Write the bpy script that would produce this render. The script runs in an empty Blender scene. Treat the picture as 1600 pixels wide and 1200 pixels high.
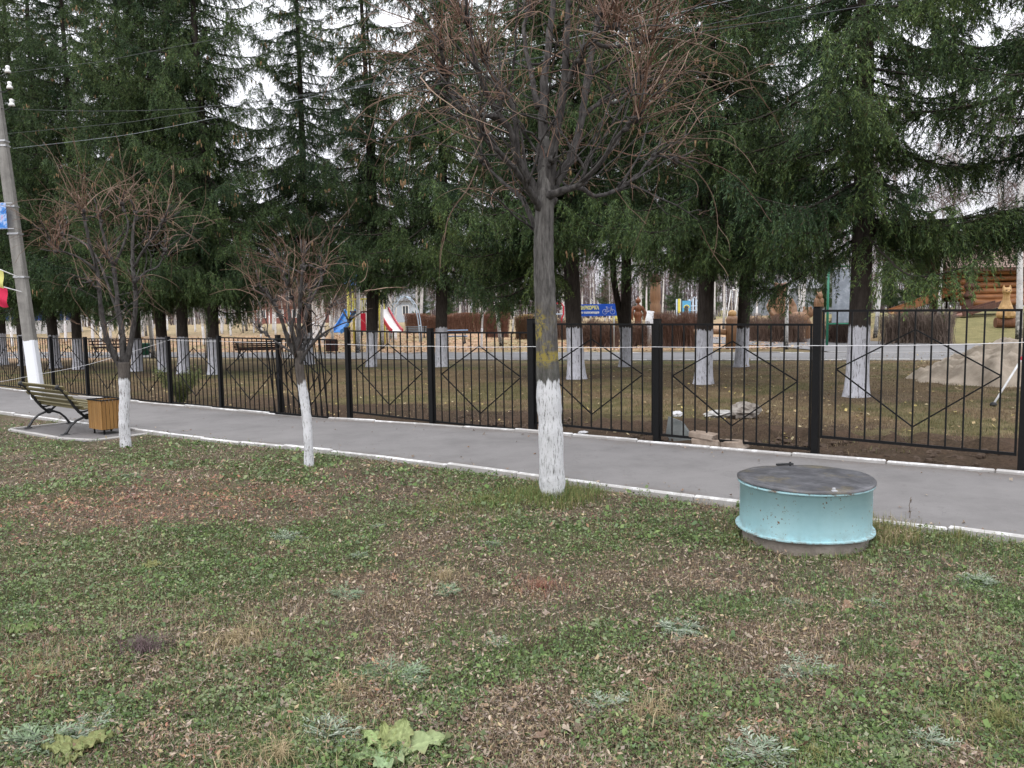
import bpy, bmesh, math, random
import numpy as np
from mathutils import Matrix, Vector

# ------------------------------------------------------------------ camera, sky, sun, exposure
SC = bpy.context.scene
COL = SC.collection
F_PX, PITCH, ROLL, EYE = 1240.0, math.radians(5.2), 0.0146, 1.65
FWD = np.array([0, math.cos(PITCH), -math.sin(PITCH)])
_u0 = np.cross([1, 0, 0], FWD)
RIGHT = math.cos(ROLL) * np.array([1.0, 0, 0]) - math.sin(ROLL) * _u0
UP = math.sin(ROLL) * np.array([1.0, 0, 0]) + math.cos(ROLL) * _u0
cam_data = bpy.data.cameras.new('camera')
cam_data.sensor_width = 36.0
cam_data.lens = F_PX / 1600 * 36
cam_data.clip_start = 0.05
cam_data.clip_end = 3000
cam = bpy.data.objects.new('camera', cam_data)
COL.objects.link(cam)
cam.matrix_world = Matrix(((RIGHT[0], UP[0], -FWD[0], 0), (RIGHT[1], UP[1], -FWD[1], 0),
                           (RIGHT[2], UP[2], -FWD[2], EYE), (0, 0, 0, 1)))
SC.camera = cam

SUN_EL, SUN_AZ = math.radians(48), math.radians(200)     # azimuth: clockwise from +Y (behind the camera)
world = bpy.data.worlds.new('World')
SC.world = world
world.use_nodes = True
wn, wl = world.node_tree.nodes, world.node_tree.links
wn.clear()
w_out = wn.new('ShaderNodeOutputWorld')
w_bg = wn.new('ShaderNodeBackground')
w_bg.inputs['Strength'].default_value = 0.1
w_sky = wn.new('ShaderNodeTexSky')
w_sky.sky_type = 'NISHITA'
w_sky.sun_disc = False
w_sky.sun_elevation = SUN_EL
w_sky.sun_rotation = SUN_AZ
w_sky.dust_density = 4.0
# a closed overcast layer over the clear sky: brighter towards the zenith, softly mottled
w_tc = wn.new('ShaderNodeTexCoord')
w_sep = wn.new('ShaderNodeSeparateXYZ')
wl.new(w_tc.outputs['Generated'], w_sep.inputs[0])
w_ramp = wn.new('ShaderNodeValToRGB')
w_ramp.color_ramp.elements[0].position = 0.0
w_ramp.color_ramp.elements[0].color = (7.4, 7.45, 8.05, 1)
w_ramp.color_ramp.elements[1].position = 0.9
w_ramp.color_ramp.elements[1].color = (18.7, 18.9, 19.6, 1)
wl.new(w_sep.outputs['Z'], w_ramp.inputs[0])
w_noise = wn.new('ShaderNodeTexNoise')
w_noise.inputs['Scale'].default_value = 2.6
w_noise.inputs['Detail'].default_value = 5
w_map = wn.new('ShaderNodeMapping')
w_map.inputs['Scale'].default_value = (1, 1, 3.0)
wl.new(w_tc.outputs['Generated'], w_map.inputs[0])
wl.new(w_map.outputs[0], w_noise.inputs['Vector'])
w_mr = wn.new('ShaderNodeMapRange')
w_mr.inputs[1].default_value = 0.3
w_mr.inputs[2].default_value = 0.7
w_mr.inputs[3].default_value = 0.88
w_mr.inputs[4].default_value = 1.1
wl.new(w_noise.outputs['Fac'], w_mr.inputs[0])
w_mul = wn.new('ShaderNodeMix')
w_mul.data_type = 'RGBA'
w_mul.blend_type = 'MULTIPLY'
w_mul.inputs[0].default_value = 1.0
wl.new(w_ramp.outputs[0], w_mul.inputs[6])
wl.new(w_mr.outputs[0], w_mul.inputs[7])
w_mix = wn.new('ShaderNodeMix')
w_mix.data_type = 'RGBA'
w_mix.inputs[0].default_value = 0.92
wl.new(w_sky.outputs[0], w_mix.inputs[6])
wl.new(w_mul.outputs[2], w_mix.inputs[7])
wl.new(w_mix.outputs[2], w_bg.inputs[0])
wl.new(w_bg.outputs[0], w_out.inputs[0])

sun_data = bpy.data.lights.new('sun', 'SUN')
sun_data.energy = 0.7
sun_data.angle = math.radians(35)
sun_data.color = (1.0, 0.97, 0.93)
sun = bpy.data.objects.new('sun', sun_data)
COL.objects.link(sun)
_sd = Vector((math.sin(SUN_AZ) * math.cos(SUN_EL), math.cos(SUN_AZ) * math.cos(SUN_EL), math.sin(SUN_EL)))
sun.rotation_euler = (-_sd).to_track_quat('-Z', 'Y').to_euler()

SC.view_settings.view_transform = 'Standard'
SC.view_settings.look = 'None'
SC.view_settings.gamma = 1
SC.view_settings.exposure = 0.52
SC.cycles.max_bounces = 6
SC.cycles.diffuse_bounces = 3
SC.cycles.transparent_max_bounces = 8

# ------------------------------------------------------------------ terrain function and pixel -> ground
S52, C52 = math.sin(math.radians(52)), math.cos(math.radians(52))   # the fence runs 52 degrees off the view axis
_TT = [-60, -40, -24.8, -20.8, -16.8, -12.8, -10.8, -8.8, -6.8, -4.8, -2.8, -.8, 3, 10, 40]
_ZZ = [-.5, -.44, -.38, -.35, -.30, -.245, -.20, -.135, -.085, -.065, -.045, -.01, .0, .03, .1]


def smooth(a, b, x):
    t = np.clip((np.asarray(x, float) - a) / (b - a), 0, 1)
    return t * t * (3 - 2 * t)


def gz(x, y):
    """height of the ground: it falls gently along the fence to the left and climbs in the park far behind"""
    x = np.asarray(x, float)
    y = np.asarray(y, float)
    z = np.interp(x * S52 - y * C52, _TT, _ZZ)
    z = z + 0.015 * np.clip(y - 33, 0, 60)
    z = z + 1.0 * smooth(15.5, 20, x) * smooth(31, 43, y) * (1 - smooth(60, 90, y))
    return z


def tn_xy(t, n):
    return (t * S52 + n * C52, -t * C52 + n * S52)


def xy_tn(x, y):
    return (x * S52 - y * C52, x * C52 + y * S52)


def ray(px, py):
    d = FWD + RIGHT * (px - 800) / F_PX + UP * (600 - py) / F_PX
    return d


def at(px, py):
    """ground point under a pixel of the 1600 x 1200 photograph"""
    d = ray(px, py)
    s = np.geomspace(1.5, 260, 4000)
    pts = d[None] * s[:, None] + np.array([0, 0, EYE])
    below = pts[:, 2] <= gz(pts[:, 0], pts[:, 1])
    i = int(np.argmax(below)) if below.any() else len(s) - 1
    p = pts[i]
    return Vector((p[0], p[1], float(gz(p[0], p[1]))))


def P(px, py, depth):
    """point on a pixel's ray at a given distance along +Y"""
    d = ray(px, py)
    p = d * (depth / d[1]) + np.array([0, 0, EYE])
    return Vector(p)


def ground(x, y, dz=0.0):
    return Vector((x, y, float(gz(x, y)) + dz))


# ------------------------------------------------------------------ value noise (numpy)
_RT = np.random.default_rng(5).random((256, 256))


def vnoise(x, y, scale=1.0, seed=0):
    x = np.asarray(x, float) * scale + seed * 17.31
    y = np.asarray(y, float) * scale + seed * 9.77
    xi, yi = np.floor(x).astype(int), np.floor(y).astype(int)
    fx, fy = x - xi, y - yi
    fx, fy = fx * fx * (3 - 2 * fx), fy * fy * (3 - 2 * fy)
    a = _RT[xi % 256, yi % 256]
    b = _RT[(xi + 1) % 256, yi % 256]
    c = _RT[xi % 256, (yi + 1) % 256]
    d = _RT[(xi + 1) % 256, (yi + 1) % 256]
    return (a * (1 - fx) + b * fx) * (1 - fy) + (c * (1 - fx) + d * fx) * fy


def fnoise(x, y, scale=1.0, seed=0, oct=3):
    s, a, t = 0, 1.0, 0
    for k in range(oct):
        s = s + a * vnoise(x, y, scale * 2 ** k, seed + k * 3)
        t += a
        a *= 0.55
    return s / t


# ------------------------------------------------------------------ mesh helpers
class MB:
    """collects geometry and links it as ONE mesh object"""

    def __init__(s):
        s.v, s.f, s.c, s.n = [], {}, [], 0

    def add(s, V, Fs, mi=0, col=None):
        V = np.asarray(V, float).reshape(-1, 3)
        Fs = np.asarray(Fs, int)
        if Fs.ndim == 1:
            Fs = Fs[None]
        s.f.setdefault((Fs.shape[1], mi), []).append(Fs + s.n)
        s.v.append(V)
        if col is None:
            col = np.ones((len(V), 3))
        col = np.asarray(col, float)
        if col.ndim == 1:
            col = np.repeat(col[None], len(V), 0)
        s.c.append(col)
        s.n += len(V)
        return s

    def box(s, c, size, rot=None, mi=0, bevel=0.0, col=None):
        """box centred at c; rot: 3x3 or angle about z; bevel: chamfer of the vertical and horizontal edges"""
        hx, hy, hz = [q / 2 for q in size]
        b = min(bevel, hx * .9, hy * .9, hz * .9)
        if rot is None:
            R = np.eye(3)
        elif np.isscalar(rot):
            R = np.array([[math.cos(rot), -math.sin(rot), 0], [math.sin(rot), math.cos(rot), 0], [0, 0, 1]])
        else:
            R = np.asarray(rot)
        if b <= 0:
            V = np.array([[x, y, z] for z in (-hz, hz) for x, y in ((-hx, -hy), (hx, -hy), (hx, hy), (-hx, hy))])
            Fq = [[3, 2, 1, 0], [4, 5, 6, 7], [0, 1, 5, 4], [1, 2, 6, 5], [2, 3, 7, 6], [3, 0, 4, 7]]
            return s.add(V @ R.T + np.asarray(c), Fq, mi, col)
        V, idx = [], {}
        for sx in (-1, 1):
            for sy in (-1, 1):
                for sz in (-1, 1):
                    for ax in range(3):
                        p = [sx * hx, sy * hy, sz * hz]
                        for k, h in enumerate((hx, hy, hz)):
                            if k != ax:
                                p[k] = (sx, sy, sz)[k] * (h - b)
                        idx[(sx, sy, sz, ax)] = len(V)
                        V.append(p)
        quads, tris = [], []
        for ax in range(3):
            o = [k for k in range(3) if k != ax]
            for sg in (-1, 1):
                q = []
                for a, bb in ((-1, -1), (1, -1), (1, 1), (-1, 1)):
                    k = [0, 0, 0]
                    k[ax] = sg
                    k[o[0]] = a
                    k[o[1]] = bb
                    q.append(idx[(*k, ax)])
                if (sg == 1) != (ax != 1):
                    q = q[::-1]
                quads.append(q)
        for e in range(3):
            o = [k for k in range(3) if k != e]
            for a in (-1, 1):
                for bb in (-1, 1):
                    q = []
                    for sg, fa in ((-1, o[0]), (1, o[0]), (1, o[1]), (-1, o[1])):
                        k = [0, 0, 0]
                        k[e] = sg
                        k[o[0]] = a
                        k[o[1]] = bb
                        q.append(idx[(*k, fa)])
                    quads.append(q)
        for sx in (-1, 1):
            for sy in (-1, 1):
                for sz in (-1, 1):
                    tris.append([idx[(sx, sy, sz, a)] for a in range(3)])
        V = np.array(V) @ R.T + np.asarray(c)
        n0 = s.n
        s.add(V, quads, mi, col)
        s.f.setdefault((3, mi), []).append(np.array(tris) + n0)
        return s

    def bar(s, a, b, w, h=None, mi=0, up=(0, 0, 1), col=None):
        """rectangular bar from a to b"""
        a, b = np.asarray(a, float), np.asarray(b, float)
        h = w if h is None else h
        d = b - a
        L = np.linalg.norm(d)
        d = d / L
        sd = np.cross(d, up)
        if np.linalg.norm(sd) < 1e-6:
            sd = np.cross(d, (1, 0, 0))
        sd = sd / np.linalg.norm(sd)
        u = np.cross(sd, d)
        R = np.stack([d, sd, u], 1)
        return s.box((a + b) / 2, (L, w, h), R, mi, 0, col)

    def tube(s, pts, rad, sides=8, cap=True, mi=0, col=None, flat=1.0):
        pts = np.asarray([tuple(p) for p in pts], float)
        rad = np.broadcast_to(np.asarray(rad, float), (len(pts),))
        T = np.gradient(pts, axis=0)
        T /= np.linalg.norm(T, axis=1)[:, None] + 1e-12
        ref = np.array([0, 0, 1.0]) if abs(T[0, 2]) < .9 else np.array([1.0, 0, 0])
        n = np.cross(T[0], ref)
        n /= np.linalg.norm(n)
        V = []
        ang = np.linspace(0, 2 * np.pi, sides, endpoint=False)
        for i in range(len(pts)):
            n = n - T[i] * (n @ T[i])
            n /= np.linalg.norm(n) + 1e-12
            b = np.cross(T[i], n)
            V.append(pts[i] + rad[i] * (np.cos(ang)[:, None] * n + flat * np.sin(ang)[:, None] * b))
        V = np.concatenate(V)
        k = np.arange(sides)
        q = []
        for i in range(len(pts) - 1):
            a = i * sides
            q.append(np.stack([a + k, a + (k + 1) % sides, a + sides + (k + 1) % sides, a + sides + k], 1))
        n0 = s.n
        if callable(col):
            col = col(V)
        s.add(V, np.concatenate(q), mi, col)
        if cap:
            s.f.setdefault((sides, mi), []).append(np.array([k[::-1] + n0]))
            s.f.setdefault((sides, mi), []).append(np.array([k + n0 + (len(pts) - 1) * sides]))
        return s

    def lathe(s, prof, c=(0, 0, 0), sides=24, mi=0, cap=True, col=None):
        """prof: list of (r, z)"""
        ang = np.linspace(0, 2 * np.pi, sides, endpoint=False)
        V = np.concatenate([np.stack([r * np.cos(ang), r * np.sin(ang), np.full(sides, z)], 1) for r, z in prof]) + np.asarray(c, float)
        k = np.arange(sides)
        q = [np.stack([i * sides + k, i * sides + (k + 1) % sides, (i + 1) * sides + (k + 1) % sides, (i + 1) * sides + k], 1) for i in range(len(prof) - 1)]
        n0 = s.n
        s.add(V, np.concatenate(q), mi, col)
        if cap:
            s.f.setdefault((sides, mi), []).append(np.array([k[::-1] + n0]))
            s.f.setdefault((sides, mi), []).append(np.array([k + n0 + (len(prof) - 1) * sides]))
        return s

    def ellip(s, c, r, rot=None, seg=14, rings=9, mi=0, jit=0.0, rng=None):
        th = np.linspace(0, np.pi, rings)[1:-1]
        ph = np.linspace(0, 2 * np.pi, seg, endpoint=False)
        V = [[0, 0, 1.0]] + [[math.sin(a) * math.cos(b), math.sin(a) * math.sin(b), math.cos(a)] for a in th for b in ph] + [[0, 0, -1.0]]
        V = np.array(V)
        if jit:
            V = V * (1 + jit * (rng.random((len(V), 1)) - .5) * 2)
        V = V * np.asarray(r)
        if rot is not None:
            V = V @ np.asarray(rot).T
        V = V + np.asarray(c, float)
        n0 = s.n
        q, t = [], []
        nr = len(th)
        for i in range(nr - 1):
            for j in range(seg):
                a = 1 + i * seg
                q.append([a + j, a + seg + j, a + seg + (j + 1) % seg, a + (j + 1) % seg])
        for j in range(seg):
            t.append([0, 1 + j, 1 + (j + 1) % seg])
            a = 1 + (nr - 1) * seg
            t.append([len(V) - 1, a + (j + 1) % seg, a + j])
        s.add(V, q, mi)
        s.f.setdefault((3, mi), []).append(np.array(t) + n0)
        return s

    def prism(s, poly, z0, z1, mi=0, M=None):
        """poly: list of (x, y) counter-clockwise, extruded z0..z1; M: 4x4-ish callable on points"""
        n = len(poly)
        V = np.array([[x, y, z0] for x, y in poly] + [[x, y, z1] for x, y in poly], float)
        if M is not None:
            V = np.array([M(p) for p in V])
        n0 = s.n
        k = np.arange(n)
        s.add(V, np.stack([k, (k + 1) % n, (k + 1) % n + n, k + n], 1), mi)
        s.f.setdefault((n, mi), []).append(np.array([k[::-1] + n0]))
        s.f.setdefault((n, mi), []).append(np.array([k + n + n0]))
        return s

    def mesh(s, name, mats, smooth=False):
        me = bpy.data.meshes.new(name)
        V = np.concatenate(s.v) if s.v else np.zeros((0, 3))
        me.vertices.add(len(V))
        me.vertices.foreach_set('co', V.astype(np.float32).ravel())
        loops, tot, mi = [], [], []
        for (k, m), lst in s.f.items():
            A = np.concatenate(lst)
            loops.append(A.ravel())
            tot.append(np.full(len(A), k))
            mi.append(np.full(len(A), m))
        loops, tot, mi = np.concatenate(loops), np.concatenate(tot), np.concatenate(mi)
        me.loops.add(len(loops))
        me.loops.foreach_set('vertex_index', loops.astype(np.int32))
        me.polygons.add(len(tot))
        st = np.concatenate([[0], np.cumsum(tot)[:-1]])
        me.polygons.foreach_set('loop_start', st.astype(np.int32))
        me.polygons.foreach_set('loop_total', tot.astype(np.int32))
        me.polygons.foreach_set('material_index', mi.astype(np.int32))
        me.polygons.foreach_set('use_smooth', np.full(len(tot), bool(smooth)))
        at_ = me.color_attributes.new('Col', 'FLOAT_COLOR', 'POINT')
        C = np.concatenate(s.c)
        at_.data.foreach_set('color', np.concatenate([C, np.ones((len(C), 1))], 1).astype(np.float32).ravel())
        for m in (mats if isinstance(mats, (list, tuple)) else [mats]):
            me.materials.append(m)
        me.update(calc_edges=True)
        me.validate()
        return me

    def build(s, name, mats, parent=None, smooth=False, loc=(0, 0, 0)):
        o = bpy.data.objects.new(name, s.mesh(name, mats, smooth))
        COL.objects.link(o)
        o.location = loc
        if parent is not None:
            o.parent = parent
        return o


def tag(o, label=None, cat=None, group=None, kind=None):
    for k, v in (('label', label), ('category', cat), ('group', group), ('kind', kind)):
        if v:
            o[k] = v
    return o


def thing(name, label, cat, loc=(0, 0, 0), rz=0.0, group=None):
    o = bpy.data.objects.new(name, None)
    o.empty_display_size = .2
    COL.objects.link(o)
    o.location = loc
    o.rotation_euler = (0, 0, rz)
    return tag(o, label, cat, group)


def copy_tree(o, parent=None):
    kids = list(o.children)
    c = o.copy()
    COL.objects.link(c)
    c.parent = parent
    for ch in kids:
        copy_tree(ch, c)
    return c


def twigs(Pts, R, sides=3):
    """many polylines at once: Pts (B,K,3), R (B,K) -> V, quads"""
    B, K, _ = Pts.shape
    T = np.gradient(Pts, axis=1)
    T /= np.linalg.norm(T, axis=2, keepdims=True) + 1e-9
    ref = np.where(np.abs(T[..., 2:3]) < .9, np.array([0, 0, 1.0]), np.array([1.0, 0, 0]))
    ref = np.repeat(ref[:, :1], K, 1)
    n = np.cross(T, ref)
    n /= np.linalg.norm(n, axis=2, keepdims=True) + 1e-9
    b = np.cross(T, n)
    ang = np.linspace(0, 2 * np.pi, sides, endpoint=False)
    V = Pts[:, :, None, :] + R[:, :, None, None] * (np.cos(ang)[None, None, :, None] * n[:, :, None, :] + np.sin(ang)[None, None, :, None] * b[:, :, None, :])
    idx = np.arange(B * K * sides).reshape(B, K, sides)
    a, c = idx[:, :-1], idx[:, 1:]
    q = np.stack([a, np.roll(a, -1, 2), np.roll(c, -1, 2), c], -1).reshape(-1, 4)
    return V.reshape(-1, 3), q


def unit(v):
    return v / (np.linalg.norm(v, axis=-1, keepdims=True) + 1e-9)


def kites(base, d, side, L, W, wpos=.4, bend=None):
    """one four-cornered leaf each: base, two widest points, tip"""
    d, side = unit(d), unit(side)
    L, W = np.asarray(L)[:, None], np.asarray(W)[:, None]
    mid = base + d * L * wpos
    tip = base + d * L
    if bend is not None:
        mid = mid + bend * wpos * .5
        tip = tip + bend
    V = np.stack([base, mid + side * W / 2, tip, mid - side * W / 2], 1)
    B = len(base)
    return V.reshape(-1, 3), np.arange(B * 4).reshape(B, 4)


# ------------------------------------------------------------------ materials
MATS = {}


def ramp(nt, stops):
    r = nt.nodes.new('ShaderNodeValToRGB')
    e = r.color_ramp.elements
    while len(e) < len(stops):
        e.new(0.5)
    for k, (p, c) in enumerate(stops):
        e[k].position = p
        e[k].color = (*c, 1)
    return r


def noise(nt, vec, scale, detail=6, rough=.6, stretch=None):
    n = nt.nodes.new('ShaderNodeTexNoise')
    n.inputs['Scale'].default_value = scale
    n.inputs['Detail'].default_value = detail
    n.inputs['Roughness'].default_value = rough
    if stretch:
        m = nt.nodes.new('ShaderNodeMapping')
        m.inputs['Scale'].default_value = stretch
        nt.links.new(vec, m.inputs[0])
        vec = m.outputs[0]
    nt.links.new(vec, n.inputs['Vector'])
    return n.outputs['Fac']


def mixc(nt, fac, a, b, blend='MIX'):
    m = nt.nodes.new('ShaderNodeMix')
    m.data_type = 'RGBA'
    m.blend_type = blend
    for sock, val in ((m.inputs[0], fac), (m.inputs[6], a), (m.inputs[7], b)):
        if hasattr(val, 'links'):
            nt.links.new(val, sock)
        elif isinstance(val, (tuple, list)):
            sock.default_value = (*val, 1)
        else:
            sock.default_value = val
    return m.outputs[2]


def maprange(nt, val, a, b, c=0.0, d=1.0):
    m = nt.nodes.new('ShaderNodeMapRange')
    m.inputs[1].default_value = a
    m.inputs[2].default_value = b
    m.inputs[3].default_value = c
    m.inputs[4].default_value = d
    nt.links.new(val, m.inputs[0])
    return m.outputs[0]


def mathn(nt, op, a, b=0.0):
    m = nt.nodes.new('ShaderNodeMath')
    m.operation = op
    for k, v in enumerate((a, b)):
        if hasattr(v, 'links'):
            nt.links.new(v, m.inputs[k])
        else:
            m.inputs[k].default_value = v
    return m.outputs[0]


def new_mat(name, rough=.8, spec=.3, metal=0.0):
    m = bpy.data.materials.new(name)
    m.use_nodes = True
    nt = m.node_tree
    bs = nt.nodes['Principled BSDF']
    bs.inputs['Roughness'].default_value = rough
    bs.inputs['Specular IOR Level'].default_value = spec
    bs.inputs['Metallic'].default_value = metal
    tc = nt.nodes.new('ShaderNodeTexCoord')
    return m, nt, bs, tc.outputs['Object']


def bump(nt, bs, h, strength=.4, dist=.01):
    b = nt.nodes.new('ShaderNodeBump')
    b.inputs['Strength'].default_value = strength
    b.inputs['Distance'].default_value = dist
    nt.links.new(h, b.inputs['Height'])
    nt.links.new(b.outputs[0], bs.inputs['Normal'])


def pm(name, stops, scale=8, rough=.8, spec=.3, bmp=.3, bscale=None, stretch=None, metal=0, attr=False, bdist=.01):
    """noise-driven colour ramp with bump; attr multiplies by the mesh's Col attribute"""
    if name in MATS:
        return MATS[name]
    m, nt, bs, oc = new_mat(name, rough, spec, metal)
    if len(stops) and not isinstance(stops[0][1], (tuple, list)):
        c = stops
        stops = [(.3, tuple(q * .8 for q in c)), (.7, tuple(q * 1.15 for q in c))]
    n1 = noise(nt, oc, scale, stretch=stretch)
    c = ramp(nt, stops)
    nt.links.new(n1, c.inputs[0])
    out = c.outputs[0]
    if attr:
        a = nt.nodes.new('ShaderNodeVertexColor')
        a.layer_name = 'Col'
        out = mixc(nt, 1.0, out, a.outputs[0], 'MULTIPLY')
    nt.links.new(out, bs.inputs['Base Color'])
    if bmp:
        bump(nt, bs, noise(nt, oc, bscale or scale * 3, stretch=stretch), bmp, bdist)
    MATS[name] = m
    return m


def flat(name, c, var=.12, **k):
    return pm(name, [(.3, tuple(q * (1 - var) for q in c)), (.7, tuple(min(1, q * (1 + var)) for q in c))], **k)


def leaf_mat(name, rough=.6, trans=.25, spec=.25):
    """colour straight from the Col attribute, with a little light passing through"""
    m, nt, bs, oc = new_mat(name, rough, spec)
    a = nt.nodes.new('ShaderNodeVertexColor')
    a.layer_name = 'Col'
    nt.links.new(a.outputs[0], bs.inputs['Base Color'])
    if trans:
        tr = nt.nodes.new('ShaderNodeBsdfTranslucent')
        nt.links.new(a.outputs[0], tr.inputs[0])
        mx = nt.nodes.new('ShaderNodeMixShader')
        mx.inputs[0].default_value = trans
        nt.links.new(bs.outputs[0], mx.inputs[1])
        nt.links.new(tr.outputs[0], mx.inputs[2])
        nt.links.new(mx.outputs[0], nt.nodes['Material Output'].inputs[0])
    return m


def bark_mat(name, dark, light, wash_z, wash=(.74, .75, .80), crack=.5, scale=14, wash_noise=.06, lichen=False, vstretch=.22):
    """bark with lime whitewash below wash_z (object space)"""
    m, nt, bs, oc = new_mat(name, .9, .15)
    st = (1, 1, vstretch)
    n1 = noise(nt, oc, scale, 8, .7, st)
    c = ramp(nt, [(.3, dark), (.72, light)])
    nt.links.new(n1, c.inputs[0])
    col = c.outputs[0]
    sep = nt.nodes.new('ShaderNodeSeparateXYZ')
    nt.links.new(oc, sep.inputs[0])
    z = sep.outputs['Z']
    if lichen:
        ln = noise(nt, oc, 34, 8, .75)
        ln2 = noise(nt, oc, 5, 3, .5)
        msk = mathn(nt, 'MULTIPLY', maprange(nt, ln, .48, .56), maprange(nt, ln2, .42, .55))
        zr = mathn(nt, 'MULTIPLY', maprange(nt, z, 1.18, 1.24), maprange(nt, z, 1.80, 1.66))
        xr = maprange(nt, sep.outputs['X'], .06, -.04)
        msk = mathn(nt, 'MULTIPLY', mathn(nt, 'MULTIPLY', msk, zr), xr)
        band = mathn(nt, 'MULTIPLY', maprange(nt, z, 1.25, 1.27), maprange(nt, z, 1.36, 1.33))
        band = mathn(nt, 'MULTIPLY', band, maprange(nt, ln, .42, .52))
        msk = mathn(nt, 'MAXIMUM', msk, band)
        col = mixc(nt, msk, col, (.28, .225, .06))
        gm = mathn(nt, 'MULTIPLY', maprange(nt, z, 1.26, 1.2), maprange(nt, ln, .4, .6))
        col = mixc(nt, mathn(nt, 'MULTIPLY', gm, .6), col, (.07, .075, .06))
    if wash_z:
        wn_ = noise(nt, oc, 22, 4, .6, (1, 1, .12))
        ww = mathn(nt, 'ADD', z, maprange(nt, wn_, .3, .7, -wash_noise, wash_noise))
        fac = maprange(nt, ww, wash_z + .012, wash_z - .012)
        cr = noise(nt, oc, scale * 2.2, 8, .75, (1, 1, .14))
        gaps = maprange(nt, cr, .40, .46)          # 0 in bark cracks that the lime did not reach
        big = maprange(nt, noise(nt, oc, 7, 6, .7), .30, .38)
        g = mathn(nt, 'MULTIPLY', gaps, big)
        g = mathn(nt, 'ADD', mathn(nt, 'MULTIPLY', g, crack), 1 - crack)
        tone = ramp(nt, [(.3, tuple(q * .70 for q in wash)), (.5, tuple(q * .9 for q in wash)), (.75, wash)])
        nt.links.new(noise(nt, oc, 5, 6, .65), tone.inputs[0])
        col = mixc(nt, mathn(nt, 'MULTIPLY', fac, g), col, tone.outputs[0])
    nt.links.new(col, bs.inputs['Base Color'])
    bump(nt, bs, noise(nt, oc, scale * 1.6, 8, .75, st), .8, .02)
    return m

# ------------------------------------------------------------------ where the trees stand (used by ground colours too)
SPRUCES = [  # px, py of the trunk foot, variant, scale, turn, label
    (1338, 620, 0, 1.00, 0.35, 'large spruce nearest the sand heap, one long low bough sweeping towards the log hut'),
    (1099, 600, 1, 0.95, 1.9, 'spruce with whitewashed foot behind the fence panel above the pale broken blocks'),
    (901, 592, 2, 1.06, 0.4, 'thick spruce whose trunk hides the start of the blue bicycle sign'),
    (977, 573, 3, 0.98, 2.6, 'spruce with slim forked trunk just right of the blue bicycle sign'),
    (1158, 573, 2, 0.90, 4.0, 'spruce behind the round-topped carved post, between two nearer spruces'),
    (842, 588, 5, 1.0, 0.0, 'spruce straight behind the bare linden, bright green boughs reaching low on its left'),
    (690, 573, 1, 1.08, 3.3, 'tall spruce in front of the clipped brown hedge and the small blue bench'),
    (580, 573, 4, 0.98, 0.9, 'spruce with twin dark stems in front of the red and white slide'),
    (482, 569, 2, 0.98, 5.5, 'spruce standing straight behind the smallest bare linden'),
    (335, 585, 1, 0.95, 2.2, 'spruce left of the dark red park bench, hung with brown cones'),
    (287, 584, 0, 0.98, 1.2, 'spruce close beside another trunk left of the park bench, right of the pair'),
    (257, 581, 1, 0.97, 0.2, 'spruce close beside another trunk left of the park bench, left of the pair'),
    (214, 580, 1, 0.90, 2.9, 'spruce whose trunk stands next to the green park bin'),
    (123, 577, 1, 0.92, 4.4, 'spruce standing between the lamp pole and the forked bare linden'),
    (87, 575, 0, 1.02, 5.0, 'broad dense spruce just right of the leaning concrete pole'),
    (38, 571, 0, 1.00, 3.7, 'spruce mostly hidden behind the leaning concrete pole'),
    (4, 570, 0, 1.05, 1.5, 'spruce at the far left end of the row, in front of the blue shed'),
    (1725, 628, 6, 1.00, 2.0, 'spruce beyond the right end of the fence, only its boughs showing over the log hut'),
]
SPRUCE_XY = [tuple(at(a, b))[:2] for a, b, *_ in SPRUCES]
N_NEAR, N_FAR, N_FENCE = 6.5, 9.0, 9.17

# ------------------------------------------------------------------ setting: ground sheet
def sinh_axis(c, lo, hi, n, a):
    u = np.linspace(np.arcsinh((lo - c) / a), np.arcsinh((hi - c) / a), n)
    return c + a * np.sinh(u)


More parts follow.
